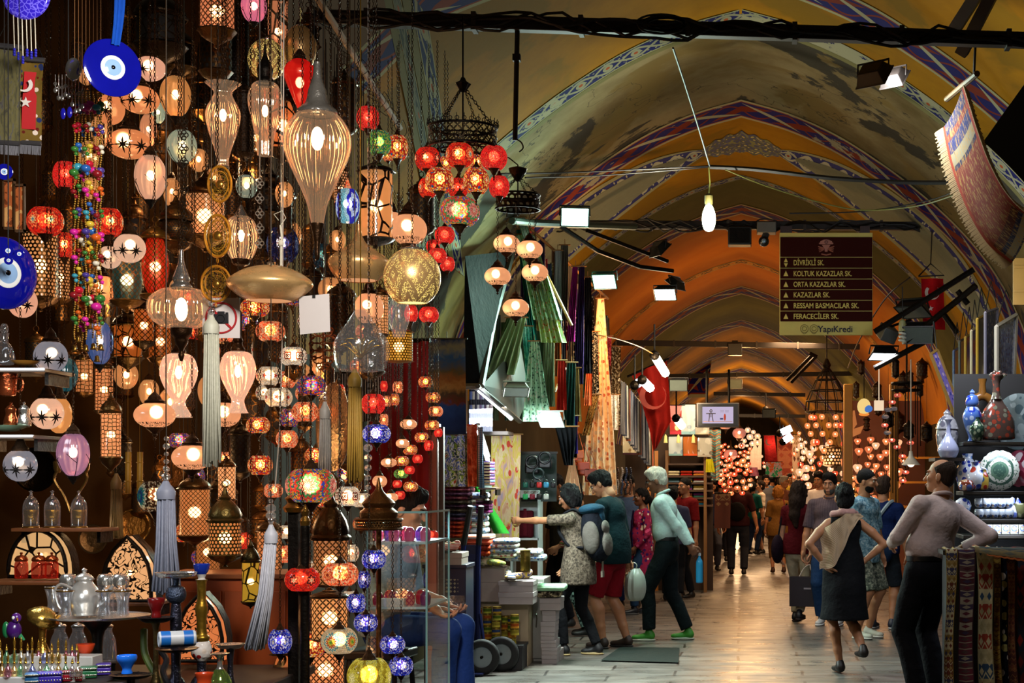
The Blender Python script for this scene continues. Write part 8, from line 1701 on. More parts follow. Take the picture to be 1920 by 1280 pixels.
TX=[glaze('c8b898','9a7a54','d8d0b8',14),glaze('b8c0c0','8a9aa8','d0d0c8',12),glaze('a85a1c','d8b070','8a4410',9),glaze('a02a24','d8b878','c03a2a',12),glaze('b8b0a0','7a6a5a','d0c8b8',12)]
for m in TX:m.node_tree.nodes[[n.name for n in m.node_tree.nodes if n.type=='BSDF_PRINCIPLED'][0]].inputs['Roughness'].default_value=.9
rows9=[(1168,816,852,0,'3a1420','cream medallion towel with a plum border, first of the lower row'),(1196,816,852,0,'c8b080','ivory towel behind the tip of the big flag'),(1254,818,854,1,'7aa0a0','pale blue-grey towel with a teal border, lower row'),(1281,818,854,2,'d0501c','orange medallion towel in the lower row'),(1308,820,856,4,'a89a88','off-white towel with a dark rose, last of the lower row'),(1196,776,812,0,'d0642c','cream flowered towel with an orange border, upper row'),(1256,760,814,3,'b02a3a','red and cream figured towel in the upper row'),(1278,758,814,1,'8ab0b8','pale towel with a light blue border in the upper row'),(1304,800,814,4,'c8b890','beige towel half hidden by the television')]
for u,v0,v1,mi,bc,lab in rows9:hung('hanging_towel',lab,'towel',(u,u+26,v0,Yf-.1),(u,u+26,v1,Yf-.1),TX[mi],1,.01,n=(6,6),rod=BLK,hemc=flat(bc,.9))
for u,lab in((1248,'pale yellow tassel on the towel rail nearest the flag'),(1272,'pale yellow tassel on the towel rail in the middle'),(1300,'pale yellow tassel on the towel rail by the scarf panel')):solo('hanging_tassel',lab,'tassel',B().lathe([(.005,.06),(.02,.03),(.028,-.06),(.001,-.06)],8),flat('c8c07a',.8),loc=W(u,822,Yf-.25))
hung('zigzag_scarf_panel','tall orange and turquoise folded scarf panel at the corner of the fabric shop','scarf',(1328,1352,805,Yf+.1),(1332,1348,900,Yf+.1),cloth('d88a5a','zigzag','5ab0b0','e0c8a0',.45),2,.02,rod=BLK)
hung('yellow_cloth_hanging','yellow cloth hung at the end of the towel shelves','cloth',(1324,1336,860,Yf-.05),(1322,1340,885,Yf-.05),cloth('c8b81c'),2,.02)
light('fabric_shop','AREA',W(1250,745,Yf-1.2),34,(1,.78,.5),.8,aim=W(1250,880,Yf))
for i in range(22):
 u=1166+i*2.6;Yg=17.6+i*.2;c=('a8a098','7a7a84','c8c0b0','5a4a3a','a85a3a','8a8a8a','d0c8c0','4a4a54')[i%8];v=752+i*3.2
 hung('hanging_garment','pale or grey garment packed on the rail along the wall beyond the orange-lit shawl','garment',(u-1,u+6,v-36,Yg),(u-2,u+7,v+62,Yg),cloth(c,'stripe' if i%3==0 else None,'3a3a44',scale=1.5),2,.02,group='garments on the wall rail',n=(5,6))
root=thing('hanging_garment_rail','steel rail carrying the packed pale garments','rail',(0,0,0));part('rail',B().tube([W(1160,712,17.4),W(1224,780,22)],.02,6),SLV,root)
light('garments','POINT',W(1185,760,17.0),9,(1,.85,.65),.1)
for i in range(10):
 p=W(1150+(i%5)*8,878+(i//5)*22,17.2);root=thing('hanging_bead_necklace','bundle of dark beads hanging low beside the orange-lit shawl','necklace',p,0,'dark bead bundles');q=B()
 for k_ in range(9):q.ball((.008*math.sin(k_*.7),0,-.018*k_),.014,n=6,m=4)
 part('beadwork',q,flat(('1a1a24','4a2a1a','a8988a','2a3a5a')[i%4],.3),root,180)
fl=[(1246,684),(1172,712),(1196,760),(1226,846),(1254,800),(1258,770),(1250,690)]
root=thing('hanging_flag','big dark red flag with a faint crescent draped to a point under the lamps','flag',W(1218,750,19));o=W(1218,750,19)
def flg(s,t):
 a=[W(1184,702,19),W(1202,752,19),W(1216,800,19),W(1225,846,19)];b_=[W(1250,676,19),W(1255,735,19),W(1258,790,19),W(1232,838,19)];i=min(2.999,t*3);k_=int(i)
 return a[k_].lerp(a[k_+1],i-k_).lerp(b_[k_].lerp(b_[k_+1],i-k_),s)-o+Vector((0,.06*math.sin(s*9+t),0))
part('cloth',B().grid(flg,20,24),cloth('8a160c'),root,180);part('crescent',B().prism([(math.sin(a)*.16,math.cos(a)*.16)for a in[PI*.25+i*PI*1.5/14 for i in range(15)]]+[(math.sin(a)*.125+.03,math.cos(a)*.125)for a in[PI*1.72-i*PI*1.44/14 for i in range(15)]],.006).xf(Matrix.Translation(W(1224,742,18.85)-o)),flat('9a3a28',.9),root);part('pole',B().tube([W(1176,706,19)-o,W(1254,672,19)-o],.015,6),BLK,root)
for a,b_,lab,c in(((1227,666,18.0),(1248,700,18.4),'glowing warm-white tube lamp hanging above the big flag',(1,.82,.55)),((1190,722,18.2),(1206,712,18.6),'pair of white tube lamps in front of the big flag, lower one',(.95,.97,1)),((1204,712,18.2),(1220,728,18.4),'pair of white tube lamps in front of the big flag, upper one',(.95,.97,1)),((1268,784,20.5),(1280,800,20.6),'slim white tube lamp hanging before the pale towels',(1,.95,.85)),((1462,812,33),(1484,802,33),'upper white tube lamp over the far crowd',(.95,.97,1)),((1468,828,33),(1484,816,33),'lower white tube lamp over the far crowd',(.95,.97,1)),((1436,768,34),(1444,776,34),'tiny white lamp past the television',(.95,.97,1))):
 A_,B_=W(*a),W(*b_);r=.05 if a[2]<30 else .07;root=thing('hanging_tube_lamp',lab,'lamp',A_);part('tube',B().tube([(0,0,0),B_-A_],r,8),glow(c,8),root,180);part('end_cap',B().ball((0,0,0),r*1.15,n=8,m=6),BLK,root);part('cord',B().tube([(0,0,0),(0,0,.35)],.01,4),WIREM,root)
light('flag_lamp','POINT',W(1232,690,17.8),40,(1,.75,.45),.1)
Yv=21.6;p=W(1346,778,Yv);root=thing('hanging_television','flat television in a grey frame hung over the aisle','television',p);k=Yv/F
part('casing',B().cbox((0,.05,0),(80*k,.09,46*k)),flat('5a5450',.4),root,bevel=.01);part('bezel',B().cbox((0,-.002,0),(74*k,.02,41*k)),flat('0a0a0c',.3,noise=0),root);part('screen',B().cbox((0,-.014,-.0),(58*k,.006,31*k)),glow((.62,.52,.72),.9),root,0)
q=B().ring((-13*k,-.02,8*k),2.2*k,.006,12,4,'y')
for a,b_ in(((-13,5),(-13,-4)),((-22,3),(-4,3)),((-16,-4),(-17,-12)),((-10,-4),(-9,-12)),((-16,4),(-16,-4)),((-10,4),(-10,-4))):q.tube([(a[0]*k,-.02,a[1]*k),(b_[0]*k,-.02,b_[1]*k)],.006,4)
part('drawn_figure',q,flat('3a3440',.6,noise=0),root);part('picture_figure',B().ball((13*k,-.018,-4*k),3*k,(.7,.05,2.2)),flat('a8341c',.6,noise=0),root,180);part('picture_block',B().cbox((7*k,-.018,-7*k),(6*k,.004,3*k)),flat('1c2a6a',.6,noise=0),root);part('picture_ground',B().cbox((0,-.018,-12*k),(54*k,.004,1*k)),flat('a8744a',.6,noise=0),root)
q=B()
for i in range(4):q.cbox(((8+(i%2)*9)*k,-.018,(9-(i//2)*3)*k),(7*k,.004,.6*k))
part('caption_line',q,flat('6a6478',.6,noise=0),root);part('mount',B().tube([(-.15,.06,23*k),(-.15,.06,.62)],.02,6).tube([(.15,.06,23*k),(.15,.06,.62)],.02,6),BLK,root)
hung('far_flag','small dark red flag with a white crescent far down the aisle','flag',(1432,1452,816,40),(1434,1458,868,40),cloth('6a0c10'),1,.02,n=(5,5),rod=BLK)
solo('flag_crescent_hanging','pale crescent emblem on the small far flag','emblem',B().prism([(math.sin(a)*.09,math.cos(a)*.09)for a in[PI*.25+i*PI*1.5/14 for i in range(15)]]+[(math.sin(a)*.07+.02,math.cos(a)*.07)for a in[PI*1.72-i*PI*1.44/14 for i in range(15)]],.01),flat('c8b0a8',.8),loc=W(1442,828,39.8))
hung('far_rug','faded red rug hung at the far end of the aisle','rug',(1456,1486,812,42),(1458,1494,894,42),kilim('kilim',('a84a3a','b85a44','8a3a30','c87a5a'),2,5,'a85a44'),1,.02,n=(5,5),rod=BLK)
hung('far_sheet','bright white sheet hung at the far end beside the flag','cloth',(1408,1428,822,41),(1406,1428,880,41),cloth('e8d8d8'),2,.03,n=(6,5),rod=BLK)
hung('far_print_cloth','green and orange printed cloth under the small far flag','cloth',(1436,1466,866,39),(1434,1466,894,39),cloth('c8b0c0','blotch','3aa070','e06a3a',.5),2,.03,n=(6,5),rod=BLK)
hung('far_pink_cloth','pink and violet cloth tail below the white sheet','cloth',(1404,1420,876,40.5),(1408,1424,892,40.5),cloth('8a3a6a','stripe','c8a0b0'),2,.03,n=(5,4))
struct('trim',B().add([W(1290,745,38),W(1326,745,38),W(1334,675,38),W(1286,706,38)],[(0,1,2,3)],[(0,0),(.6,0),(.6,1),(0,1)]),WIDE)
g=G('dove_sign');solo('hanging_dove_sign','pale cut-out bird-shaped sign at the end of the lamp tiers','sign',B().prism([(x*.0085,z*.0085)for x,z in((-14,30),(6,34),(10,10),(4,2),(22,8),(16,-6),(2,-12),(0,-30),(-8,-40),(-12,-16),(-14,0))],.03),flat('9a6a44',.6),loc=W(1596,806,23.4))
far=thing('hanging_parrot_lamp','glass lamp shaped like a blue and yellow parrot above the far lamp shop','lamp',W(1620,762,21));part('yellow_body',B().ball((0,0,0),.09,(1,.7,1.2)),glow((1,.7,.25),.9),far,180);part('blue_wing',B().ball((.05,-.04,-.03),.06,(1,.5,.8)),glow((.1,.3,.9),.6),far,180);part('orange_foot',B().ball((0,0,-.1),.05,(1.4,.6,.5)),glow((1,.3,.05),.9),far,180);part('cord',B().tube([(0,0,.1),(0,0,.6)],.006,4),WIREM,far)
solo('hanging_lit_box','small square lit lamp next to the parrot-shaped one','lamp',B().cbox((0,0,0),(.12,.1,.13)).tube([(0,0,.06),(0,0,.5)],.006,4),glow((1,.75,.5),.9),loc=W(1648,760,21))
rr=random.Random(5)
for i in range(16):
 u,v,Y=rr.uniform(1596,1740),rr.uniform(690,830),rr.uniform(20,25);lantern(u,v,rr.uniform(12,22),rr.uniform(14,26),Y,'unlit dark iron lantern hanging in the gloom of the far lamp shop','dots',.05,lit=False,inner=flat('160e08',.7),m='2a1c0e',group='unlit lanterns of the far shop',top=3.0,chain=False,ring=False,sides=12)
# -- the shoppers
def held(P,name,label,cat,parts,group=None):
 """a thing worn or carried: its parts are given in the wearer's own frame"""
 root_,d=P;M=Matrix.Translation(root_.location)@Matrix.Rotation(root_.rotation_euler.z,4,'Z')@d['k']
 o0=M@Vector(parts[0][3])if len(parts[0])>3 else M@Vector((0,0,1));t=thing(name,label,cat,o0,0,group)
 for pn,b,m,*_ in parts:part(pn,b.xf(Matrix.Translation(-o0)@M),m,t,60,bevel=0)
 return t
K=dict
blk,jean,dk=cloth('101114'),cloth('2a3a6a',None,rough=.9),cloth('15161a')
A=person('man in a pale blue T-shirt and jeans sitting beside the glass display case',722,0,1.75,1.42,(cloth('8aa0b0'),),('long',cloth('2c4c9a'),1.6),('short','black'),'fair',lean=.18,hp=.12,Y=9.3,hip=.74,wl=(.12,-.31,.87),wr=(-.13,-.33,.86),el=(.5,.6,-.6),er=(-.5,.6,-.6),fl=(.12,-.44,.30),fr=(-.14,-.40,.30),kl=(.05,-1,.8),kr=(-.05,-1,.8),h=.011,hem=.87,curl=(.6,.5),hM={-1:((0,-.7,-.5),(0,.5,-.8)),1:((0,-.7,-.5),(0,.5,-.8))})
root=thing('stool','dark stool under the man in jeans','stool',(X_(722,9.3),9.3,0),1.42);part('seat',B().cbox((0,.03,.575),(.34,.34,.05)),DARKW,root,bevel=.01)
for sx in(-1,1):
 for sy in(-1,1):part('leg',B().tube([(sx*.13,.03+sy*.13,.6),(sx*.17,.03+sy*.17,0)],.016,8),DARKW,root)
part('footrest',B().cbox((0,-.42,.2),(.42,.2,.03)).cbox((0,-.3,.1),(.36,.03,.2)),DARKW,root)
A=person('woman with a black bob and grey patterned shirt stretching her arm over the goods',1084,1228,1.56,-1.85,(cloth('5a5044','blotch','3a342c','6e6456',3),.022),('long',blk,.6),('bob','black'),'tan',lean=.10,hp=.25,fem=True,wl=(.12,-.66,1.36),wr=(-.2,-.2,.9),el=(.6,.1,-.5),fl=(.08,-.12,.09),fr=(-.1,.17,.09),h=.011,hem=.72,sleeve=.42,shoe=('0e0e10','a08a5a'),curl=(.6,.5))
def pack(P,cm,cg,label,big=1.0):
 d=P[1];up=d['up'];RL=d['RuL']
 body=Sdf().ell(up(0,.205,1.24),(.175,.125,.27),RL,.03).ell(up(0,.245,1.06),(.16,.10,.14),RL,.05).mesh(.011)
 pocket=Sdf().ell(up(0,.335,1.10),(.11,.04,.12),RL,.02).ell(up(0,.33,1.27),(.085,.03,.07),RL,.02).mesh(.009);lid=Sdf().ell(up(0,.2,1.46),(.165,.13,.06),RL,.02).ell(up(0,.29,1.37),(.06,.04,.09),RL,.02).mesh(.009)
 st=B()
 for s_ in(1,-1):st.tube(smooth_curve([up(.09*s_,.12,1.43),up(.1*s_,.03,1.475),up(.11*s_,-.1,1.4),up(.12*s_,-.125,1.28),up(.16*s_,-.02,1.12),up(.14*s_,.13,1.08)],5),.018,6)
 wb=B().tube([up(.02,.28,1.0),up(.02,.26,.80)],.012,4).cbox(up(.02,.26,.80),(.05,.02,.06))
 sd,sd2=[Sdf().ell(up(s_*.145,.22,1.18),(.05,.09,.17),RL,.02).mesh(.011)for s_ in(1,-1)]
 return held(P,'backpack',label,'backpack',[('bag_body',body,cm,up(0,.2,1.25)),('front_pocket',pocket,cg),('top_lid',lid,cloth('18384a')),('side_panel',sd,cg),('side_panel',sd2,cg),('shoulder_strap',st,dk),('waist_strap',wb,cloth('6a6458'))])
pack(A,cloth('10141c'),cloth('5a5650'),'navy and grey backpack with a teal lid on the pointing woman')
A=person('man in a dark teal T-shirt and red shorts looking down at the goods',1150,1214,1.70,-1.9,(cloth('0a2226'),.022),('shorts',cloth('7a0e1a'),.96),('short','black'),'tan',lean=.12,hp=.42,glasses=True,wl=(.22,-.26,.95),wr=(-.24,.05,.82),el=(.5,.9,-.4),fl=(.12,-.06,.09),fr=(-.1,.1,.09),h=.011,hem=.82,bulk=1.12,shoe=('2a1c14','100c0a'))
held(A,'plastic_bag','thin white plastic bag hanging behind the man in red shorts','bag',[('bag',B().lathe(sp([(.001,.44),(.1,.45),(.15,.55),(.13,.68),(.06,.76)],4),22,c=(-.27,.12,0),ribs=9,amp=.2,sy=.6),flat('a8b0a4',.3,0,.1),(-.27,.12,.55)),('handle',B().ring((-.27,.10,.78),.035,.006,12,5,'x'),flat('a8b0a4',.3,0,.1))])
person('woman with sunglasses pushed up on her black hair and a zigzag-patterned top',1096,0,1.58,-1.5,(cloth('4a4a24','zigzag','8a3a3a','a8a070',.6),),('long',cloth('8aa89a','check','1a2a28',scale=.8),1.4),('bun','black'),'tan',lean=.15,hp=.35,Y=16.3,fem=True,hem=.72,sleeve=.9,wl=(.2,-.3,1.0),shoe=('1a1814',))
person('dark-haired man almost hidden between the pointing woman and the zigzag top',1056,0,1.66,-.9,(cloth('3a3a30'),),('long',dk),('short','black'),'tan',Y=17.2,hp=.3,lean=.1)
person('young man facing us with thick black hair between the two shopping women',1178,0,1.66,-.25,(cloth('4a5a78'),),('long',jean),('short','black'),'tan',Y=19.6,hp=.15)
A=person('woman in a pink flowered tunic and jeans turned toward the stall',1203,1150,1.49,-1.15,(cloth('8a2044','floral','3a1a5a','c84a7a',.9),.025),('long',cloth('1c3450'),1.0),('pony','black'),'brown',fem=True,hem=.52,sleeve=.95,wl=(.16,-.16,.92),hp=.05,shoe=('14141a','3a3a3a'),fl=(.1,-.14,.09),fr=(-.1,.12,.09),bulk=1.06)
held(A,'scarf','dark violet scarf hanging down the front of the pink flowered tunic','scarf',[('scarf',B().grid(lambda s,t:A[1]['up'](.10+.06*(s-.5),-.155-.03*math.sin(t*PI)-.01*math.sin(s*8),1.44-.62*t),6,14),cloth('1c1236'),A[1]['up'](.1,-.15,1.3))])
A=person('grey-haired man in a pale shirt and black trousers, hands clasped behind his back',1250,1200,1.72,-1.72,(cloth('aac2bc'),.022),('long',cloth('0e1618'),1.5),('short','white'),'brown',lean=.11,hp=.22,glasses=True,hem=.96,sleeve=.95,belt=flat('0a0a0a',.4,noise=0),wl=(.05,.26,.93),wr=(-.07,.27,.90),el=(.7,.5,.0),er=(-.7,.5,0),fl=(.1,-.16,.09),fr=(-.1,.2,.09),h=.011,shoe=('3a8a2a','b8b8a8'),collar=cloth('aac2bc'),curl=(1.0,1.0))
held(A,'water_bottle','blue bottle held behind the back of the grey-haired man','bottle',[('bottle',B().lathe(sp([(.001,.58),(.032,.58),(.035,.62),(.035,.76),(.03,.80),(.014,.83),(.014,.86)],3),16,c=(-.02,.33,0)),flat('2a8ab8',.25),(-.02,.33,.7)),('cap',B().lathe([(.016,.85),(.016,.88),(.001,.88)],12,c=(-.02,.33,0)),flat('c8d0d0',.4))])
person('girl in a white top and black shorts with a dark ponytail',1298,1078,1.50,1.1,(cloth('b09a88'),),('shorts',cloth('0c0c10'),.6),('pony','dark'),'tan',fem=True,sleeve=0,hem=.92,wl=(.15,-.3,1.3),shoe=('1a1410',),h=.018)
person('boy behind the girl in black shorts, only dark hair and arm showing',1312,1074,1.56,.6,(cloth('2a2a34'),),('long',jean),('short','black'),'tan',h=.02,Y=28.2)
person('young man in a navy T-shirt and faded jeans walking with his head bowed',1333,1070,1.62,.25,(cloth('181c34'),),('long',cloth('3a3e4c'),1.2),('short','black'),'tan',hp=.4,h=.018,wl=(.25,-.1,.85),wr=(-.24,-.2,1.1),fl=(.1,-.1,.09),fr=(-.1,.3,.16))
A=person('broad man in a dark maroon T-shirt seen from behind with a black shoulder bag',1383,1078,1.66,PI-.05,(cloth('2a0c10'),),('long',cloth('24262e'),1.4),('short','black'),'tan',bulk=1.12,h=.018,wl=(.34,-.04,.84),wr=(-.34,-.04,.84),shoe=('100e0c',))
held(A,'shoulder_bag','black bag slung across the back of the man in maroon','bag',[('bag',Sdf().ell((0,.17,1.12),(.15,.05,.17)).mesh(.015),cloth('0a0a0c'),(0,.17,1.1)),('strap',B().tube(smooth_curve([(.1,.16,1.25),(.16,.1,1.46),(.12,-.1,1.42)],5),.018,5),dk)])
person('woman in a teal top walking away down the middle of the aisle',1412,1040,1.55,2.6,(cloth('0e4a48'),),('long',cloth('1c2a4a')),('pony','black'),'tan',fem=True,h=.02)
person('woman in a white blouse beside the teal-topped one',1425,1038,1.58,-1.2,(cloth('c8b8a8'),),('shorts',cloth('3a4a6a')),('bun','brown'),'fair',fem=True,h=.02)
A=person('blonde woman in a mustard top seen from behind',1459,1074,1.50,PI+.1,(cloth('6a4a20'),.022),('capri',cloth('5a4020')),('bob','blond'),'tan',fem=True,hem=.74,h=.018,shoe=('3a1a10',),bulk=1.05)
held(A,'shoulder_bag','crimson shoulder bag with a long strap on the blonde woman','bag',[('bag',Sdf().ell((-.24,.05,.80),(.06,.12,.11)).mesh(.012),cloth('6a0e24'),(-.24,.05,.8)),('strap',B().tube([(-.24,.05,.88),(-.12,.16,1.2),(-.1,.06,1.46)],.012,5),cloth('6a0e24'))])
A=person('long-haired woman in a dark red top and white trousers seen from behind',1497,1166,1.58,PI-.35,(cloth('4a0a14'),),('long',cloth('a8a08c'),.9),('long','brown'),'fair',fem=True,sleeve=.35,hem=.84,wl=(.24,-.02,.80),wr=(-.2,.12,.76),fl=(.07,-.1,.09),fr=(-.09,.24,.14),h=.013,shoe=('12101a','2a1a1a'))
held(A,'shopping_bag','dark purple paper shopping bag in the hand of the woman in white trousers','bag',[('bag',B().cbox((-.17,.26,.40),(.36,.13,.36),0),flat('160a1a',.5),(-.17,.26,.4)),('handle',B().tube(smooth_curve([(-.27,.24,.58),(-.22,.2,.68),(-.2,.17,.72),(-.14,.2,.68),(-.09,.24,.58)],5),.006,5),flat('b8b0a8',.6)),('bag_emblem',B().cbox((-.22,.327,.44),(.09,.002,.02)),flat('8a8490',.6))])
held(A,'shoulder_bag','big dark shoulder bag hanging on the far side of the woman in white trousers','bag',[('bag',Sdf().ell((.25,.06,.90),(.07,.15,.18)).mesh(.014),cloth('180c18'),(.25,.06,.9)),('strap',B().tube([(.24,.06,1.05),(.2,.06,1.28),(.14,.03,1.46)],.012,5),dk)])
person('man in a bright white shirt standing before the far pale lamps',1537,0,1.72,-.5,(cloth('d8d8e0'),),('long',dk),('short','black'),'tan',Y=25.5,sleeve=.9,hp=.2,h=.018)
person('grey-bearded man in a mauve shirt facing us',1556,1172,1.66,-.3,(cloth('54484e','stripe','4a3e46',scale=.8),.02),('long',cloth('1a3458'),1.2),('short','black'),'tan',beard='salt',bulk=1.15,hem=.8,sleeve=.5,h=.013,shoe=('c8c8c8','e0e0e0'),wr=(-.3,-.06,.84),hp=.05,collar=cloth('54484e'))
A=person('woman in a sleeveless black dress seen from behind, hand on her hip',1582,1262,1.56,PI+.25,(blk,),('dress',None),('bun','black'),'tan',fem=True,skirt=(1.02,.50,.225),sleeve=0,wl=(.20,.08,1.0),wr=(-.18,.02,1.02),el=(1,.3,-.2),er=(-1,.3,-.2),fl=(.03,-.02,.09),fr=(-.1,.26,.25),kr=(0,-1,0),h=.011,shoe=('1a1410',),curl=(.7,.7),belt=None,neckz=.02)
up=A[1]['up'];kk=A[1]['k']
g=G('gauze');xs,ys_,zs=g.sep(g.co('UV'));cc=g.mix(g.ma('LESS_THAN',g.ma('FRACT',g.ma('MULTIPLY',ys_,26.)),.5),col('b89a84'),col('8a7a54'));GAUZE=g.out(g.bsdf(cc,.9))
sf=B().grid(lambda s,t:up(-.13+.36*s+.03*t*s+.01*math.sin(t*9),.125+.05*math.sin(s*PI*.8)+.03*t-.16*max(0,s-.72)*2+.014*math.sin(s*24+t*3),1.47-.30*max(0,s-.45)**1.2-t*(.05+.36*math.sin(min(1,s*1.05)*PI*.62)**2)),30,14)
held(A,'gauze_scarf','striped beige gauze scarf over one shoulder of the black dress','scarf',[('gauze',sf,GAUZE,up(.1,.15,1.4)),('neck_roll',Sdf().chain([up(-.1,.03,1.46),up(-.05,.095,1.48),up(.05,.095,1.48),up(.11,.03,1.46),up(.06,-.07,1.44),up(-.06,-.07,1.44),up(-.1,.03,1.46)],[.032]*7).mesh(.01),cloth('a8807a'))])
A=person('young bearded man in a light blue patterned T-shirt and camouflage shorts',1623,1196,1.70,.95,(cloth('6a90a0','blotch','4a6a7a','9ab4bc',2),.02),('shorts',cloth('5a6054','blotch','3a4038','8a8c7a',2.2),1.0),('buzz','black'),'tan',beard='black',hem=.78,h=.012,shoe=('c8c8b8','d8d8cc'),hp=.1,hy=.2)
A2=person('man in a navy polo shirt and grey shorts seen from behind',1656,1178,1.62,PI-.35,(cloth('0e1e48'),.02),('shorts',cloth('22282e'),.98),('short','dark'),'tan',hem=.86,h=.013,shoe=('1a2030','a8a8a8'),wl=(.22,-.25,1.0))
held(A2,'messenger_bag','dark blue messenger bag with a pale strap on the man in the polo shirt','bag',[('bag',Sdf().ell((.02,.19,.86),(.18,.07,.13)).mesh(.012),cloth('0e2038'),(.02,.19,.86)),('strap',B().tube(smooth_curve([(.15,.18,.95),(.06,.17,1.2),(-.08,.12,1.42),(-.12,.02,1.47)],5),.02,5),cloth('8a9aa0'))])
A=person('man in a white shirt and black trousers leaning back against the rug counter',1738,1312,1.75,-2.45,(cloth('c8b2ae'),.03),('long',cloth('101014'),1.7),('balding','dark'),'tan',lean=-.06,tilt=-.17,hp=.08,hy=.45,hem=.97,sleeve=.92,bulk=1.13,belt=flat('0a0808',.4,noise=0),h=.01,wl=(.06,-.30,1.12),wr=(-.26,.06,1.07),el=(.9,.5,-.5),er=(-.6,.8,-.1),fl=(.10,.0,.09),fr=(-.06,.04,.09),collar=cloth('b8a29e'),curl=(1.1,.4))
FC_=[(1352,31,1.62,PI,'3a3a4a','short','black','slate T-shirt'),(1366,36,1.7,.4,'7a3a2a','short','dark','rust shirt'),(1398,38,1.74,PI,'24302a','short','black','dark green shirt'),(1436,36,1.7,.2,'54545c','short','black','grey shirt'),(1448,43,1.72,PI,'3a4a5a','short','black','blue-grey shirt'),(1470,32,1.66,.8,'8a5a4a','short','grey','reddish-brown shirt'),(1482,40,1.74,.1,'c8a83a','short','black','yellow shirt'),(1425,46,1.7,PI,'2a2a2a','short','dark','black jacket'),(1464,47,1.68,PI,'6a6a74','bob','dark','pale grey top'),(1510,36,1.7,2.8,'2a2430','short','black','dark plum shirt'),(1408,44,1.72,0,'a8a8b0','short','black','whitish shirt')]
for u,Yq,ht_,yw,c,hs,hc_,lab in FC_:person(f'distant walker in a {lab} among the far crowd',u,0,ht_,yw,(cloth(c),),('long',cloth('1a1c26')),(hs,hc_),'tan',Y=Yq,h=.024,mouth=False)
person('short-haired man in dark red near the towel shelves behind the grey-haired man',1284,0,1.62,-.8,(cloth('6a0c10'),),('long',dk),('buzz','black'),'tan',Y=21.4,h=.018)
person('boy with dark hair glimpsed behind the grey-haired man\'s back',1262,0,1.5,PI,(cloth('3a3a54'),),('long',dk),('short','black'),'tan',Y=21.0,h=.02)
# -- beams, cables, the street sign
IRON=flat('1a120c',.55,.3,.25,8)
def beam(v0,v1,u0,u1,Y,th,label,ties=5,cables=True):
 a,b_=W(u0,v0,Y),W(u1,v1,Y);root=thing('ceiling_beam',label,'beam',a);t=th*Y/F
 d=b_-a;part('bar',B().box(0,d.length,-t*.5,t*.5,-t*.5,t*.5).xf(Matrix.Rotation(-math.atan2(d.z,d.x),4,'Y')),IRON,root,bevel=.004)
 if cables:
  q=B();rr=random.Random(int(Y*10))
  for k in range(4):
   pts=[d*(i/24)+Vector((0,rr.uniform(-t,-t*.5),rr.uniform(-t*.8,t*.8)-.25*t*abs(math.sin(i*.9+k))))for i in range(25)]
   q.tube(smooth_curve(pts,2),t*.11,4)
  part('cables',q,WIREM,root)
 for i in range(ties):part('cable_tie',B().cbox(d*((i+.5)/ties),(t*.35,t*1.3,t*1.3)),flat('2a2014',.6),root)
 return root
beam(33,78,590,1990,8.35,26,'thick iron beam wrapped in cables nearest overhead',7)
beam(421,424,1006,1724,16.5,15,'iron tie beam from which the street sign hangs',5)
beam(642,650,1148,1612,27,10,'dark tie beam beyond the street sign',6,False)
beam(705,700,1250,1600,33,8,'tie beam above the television',4,False)
beam(738,740,1338,1510,40,7,'pale tie beam just past the television',3,False)
beam(778,780,1320,1510,46,6,'farthest tie beam level with the television',3,False)
p=W(970,62,8.35);root=thing('hanging_pipe','straight dark pipe hanging down from the nearest beam above the lamps','pipe',p);part('pipe',B().tube([(0,0,.02),(-.012,0,-.56)],.013,8),IRON,root);part('joint',B().cbox((-.003,0,-.13),(.04,.04,.035)),IRON,root);part('hook',B().tube(smooth_curve([(-.012,0,-.55),(.02,0,-.57),(.03,0,-.6),(.01,0,-.62)],5),.004,5),IRON,root)
root=thing('hanging_cable_coil','coil of black cable sitting on the nearest beam at its middle','cable',W(1245,52,8.3));q=B()
for i in range(5):q.ring((R.uniform(-.02,.02),-.05,R.uniform(-.01,.02)),R.uniform(.07,.1),.006,20,5,'y',1.3,.45)
part('coil',q,WIREM,root,180)
def wire(name,label,pts,r=.008,m=None):return solo(name,label,'cable',B().tube(smooth_curve(pts,8),r,5),m or WIREM)
wire('hanging_cable','thin cable dropping from the nearest beam to the bare bulb',[W(1262,90,8.4),W(1285,160,9.6),W(1310,240,11.2),W(1331,312,13.0)],.006)
wire('hanging_cable','upper cable crossing the aisle toward the bare bulb',[W(935,326,9.5),W(1100,322,11),W(1331,311,13.0)],.006)
wire('hanging_cable','lower twin of the cable crossing toward the bare bulb',[W(985,333,9.8),W(1140,328,11.4),W(1331,313,13.02)],.005)
wire('hanging_cable','thick bundled cable running from the bare bulb to the wall above the flag',[W(1331,313,13.0),W(1420,318,12.9),W(1560,334,12.6),W(1700,342,12.3),W(1800,342,12.0)],.018)
wire('hanging_cable','yellowish wire drooping from the bundled cable behind the street sign',[W(1360,318,12.9),W(1440,350,13.1),W(1540,380,13.3),W(1620,394,13.4),W(1720,386,13.0),W(1800,362,12.4)],.006,flat('5a5a20',.5))
wire('hanging_cable','second thin wire below the bundled cable',[W(1480,400,13.6),W(1620,396,13.5),W(1740,376,13.0),W(1806,352,12.3)],.006)
wire('hanging_cable','string of fairy-light cable beside the tip of the scarf rail',[W(1120,628,16.2),W(1160,636,16.8),W(1200,650,17.5),W(1226,664,18.0)],.007,flat('6a4a1c',.5))
wire('hanging_cable','black wire looping from the bracket arms to the far ceiling',[W(1706,520,15.6),W(1660,560,16.5),W(1610,640,18),W(1590,690,20)],.008)
root=thing('hanging_bulb','bare glowing white bulb hanging from the crossing cables','bulb',W(1329,403,13.0));k=13/F
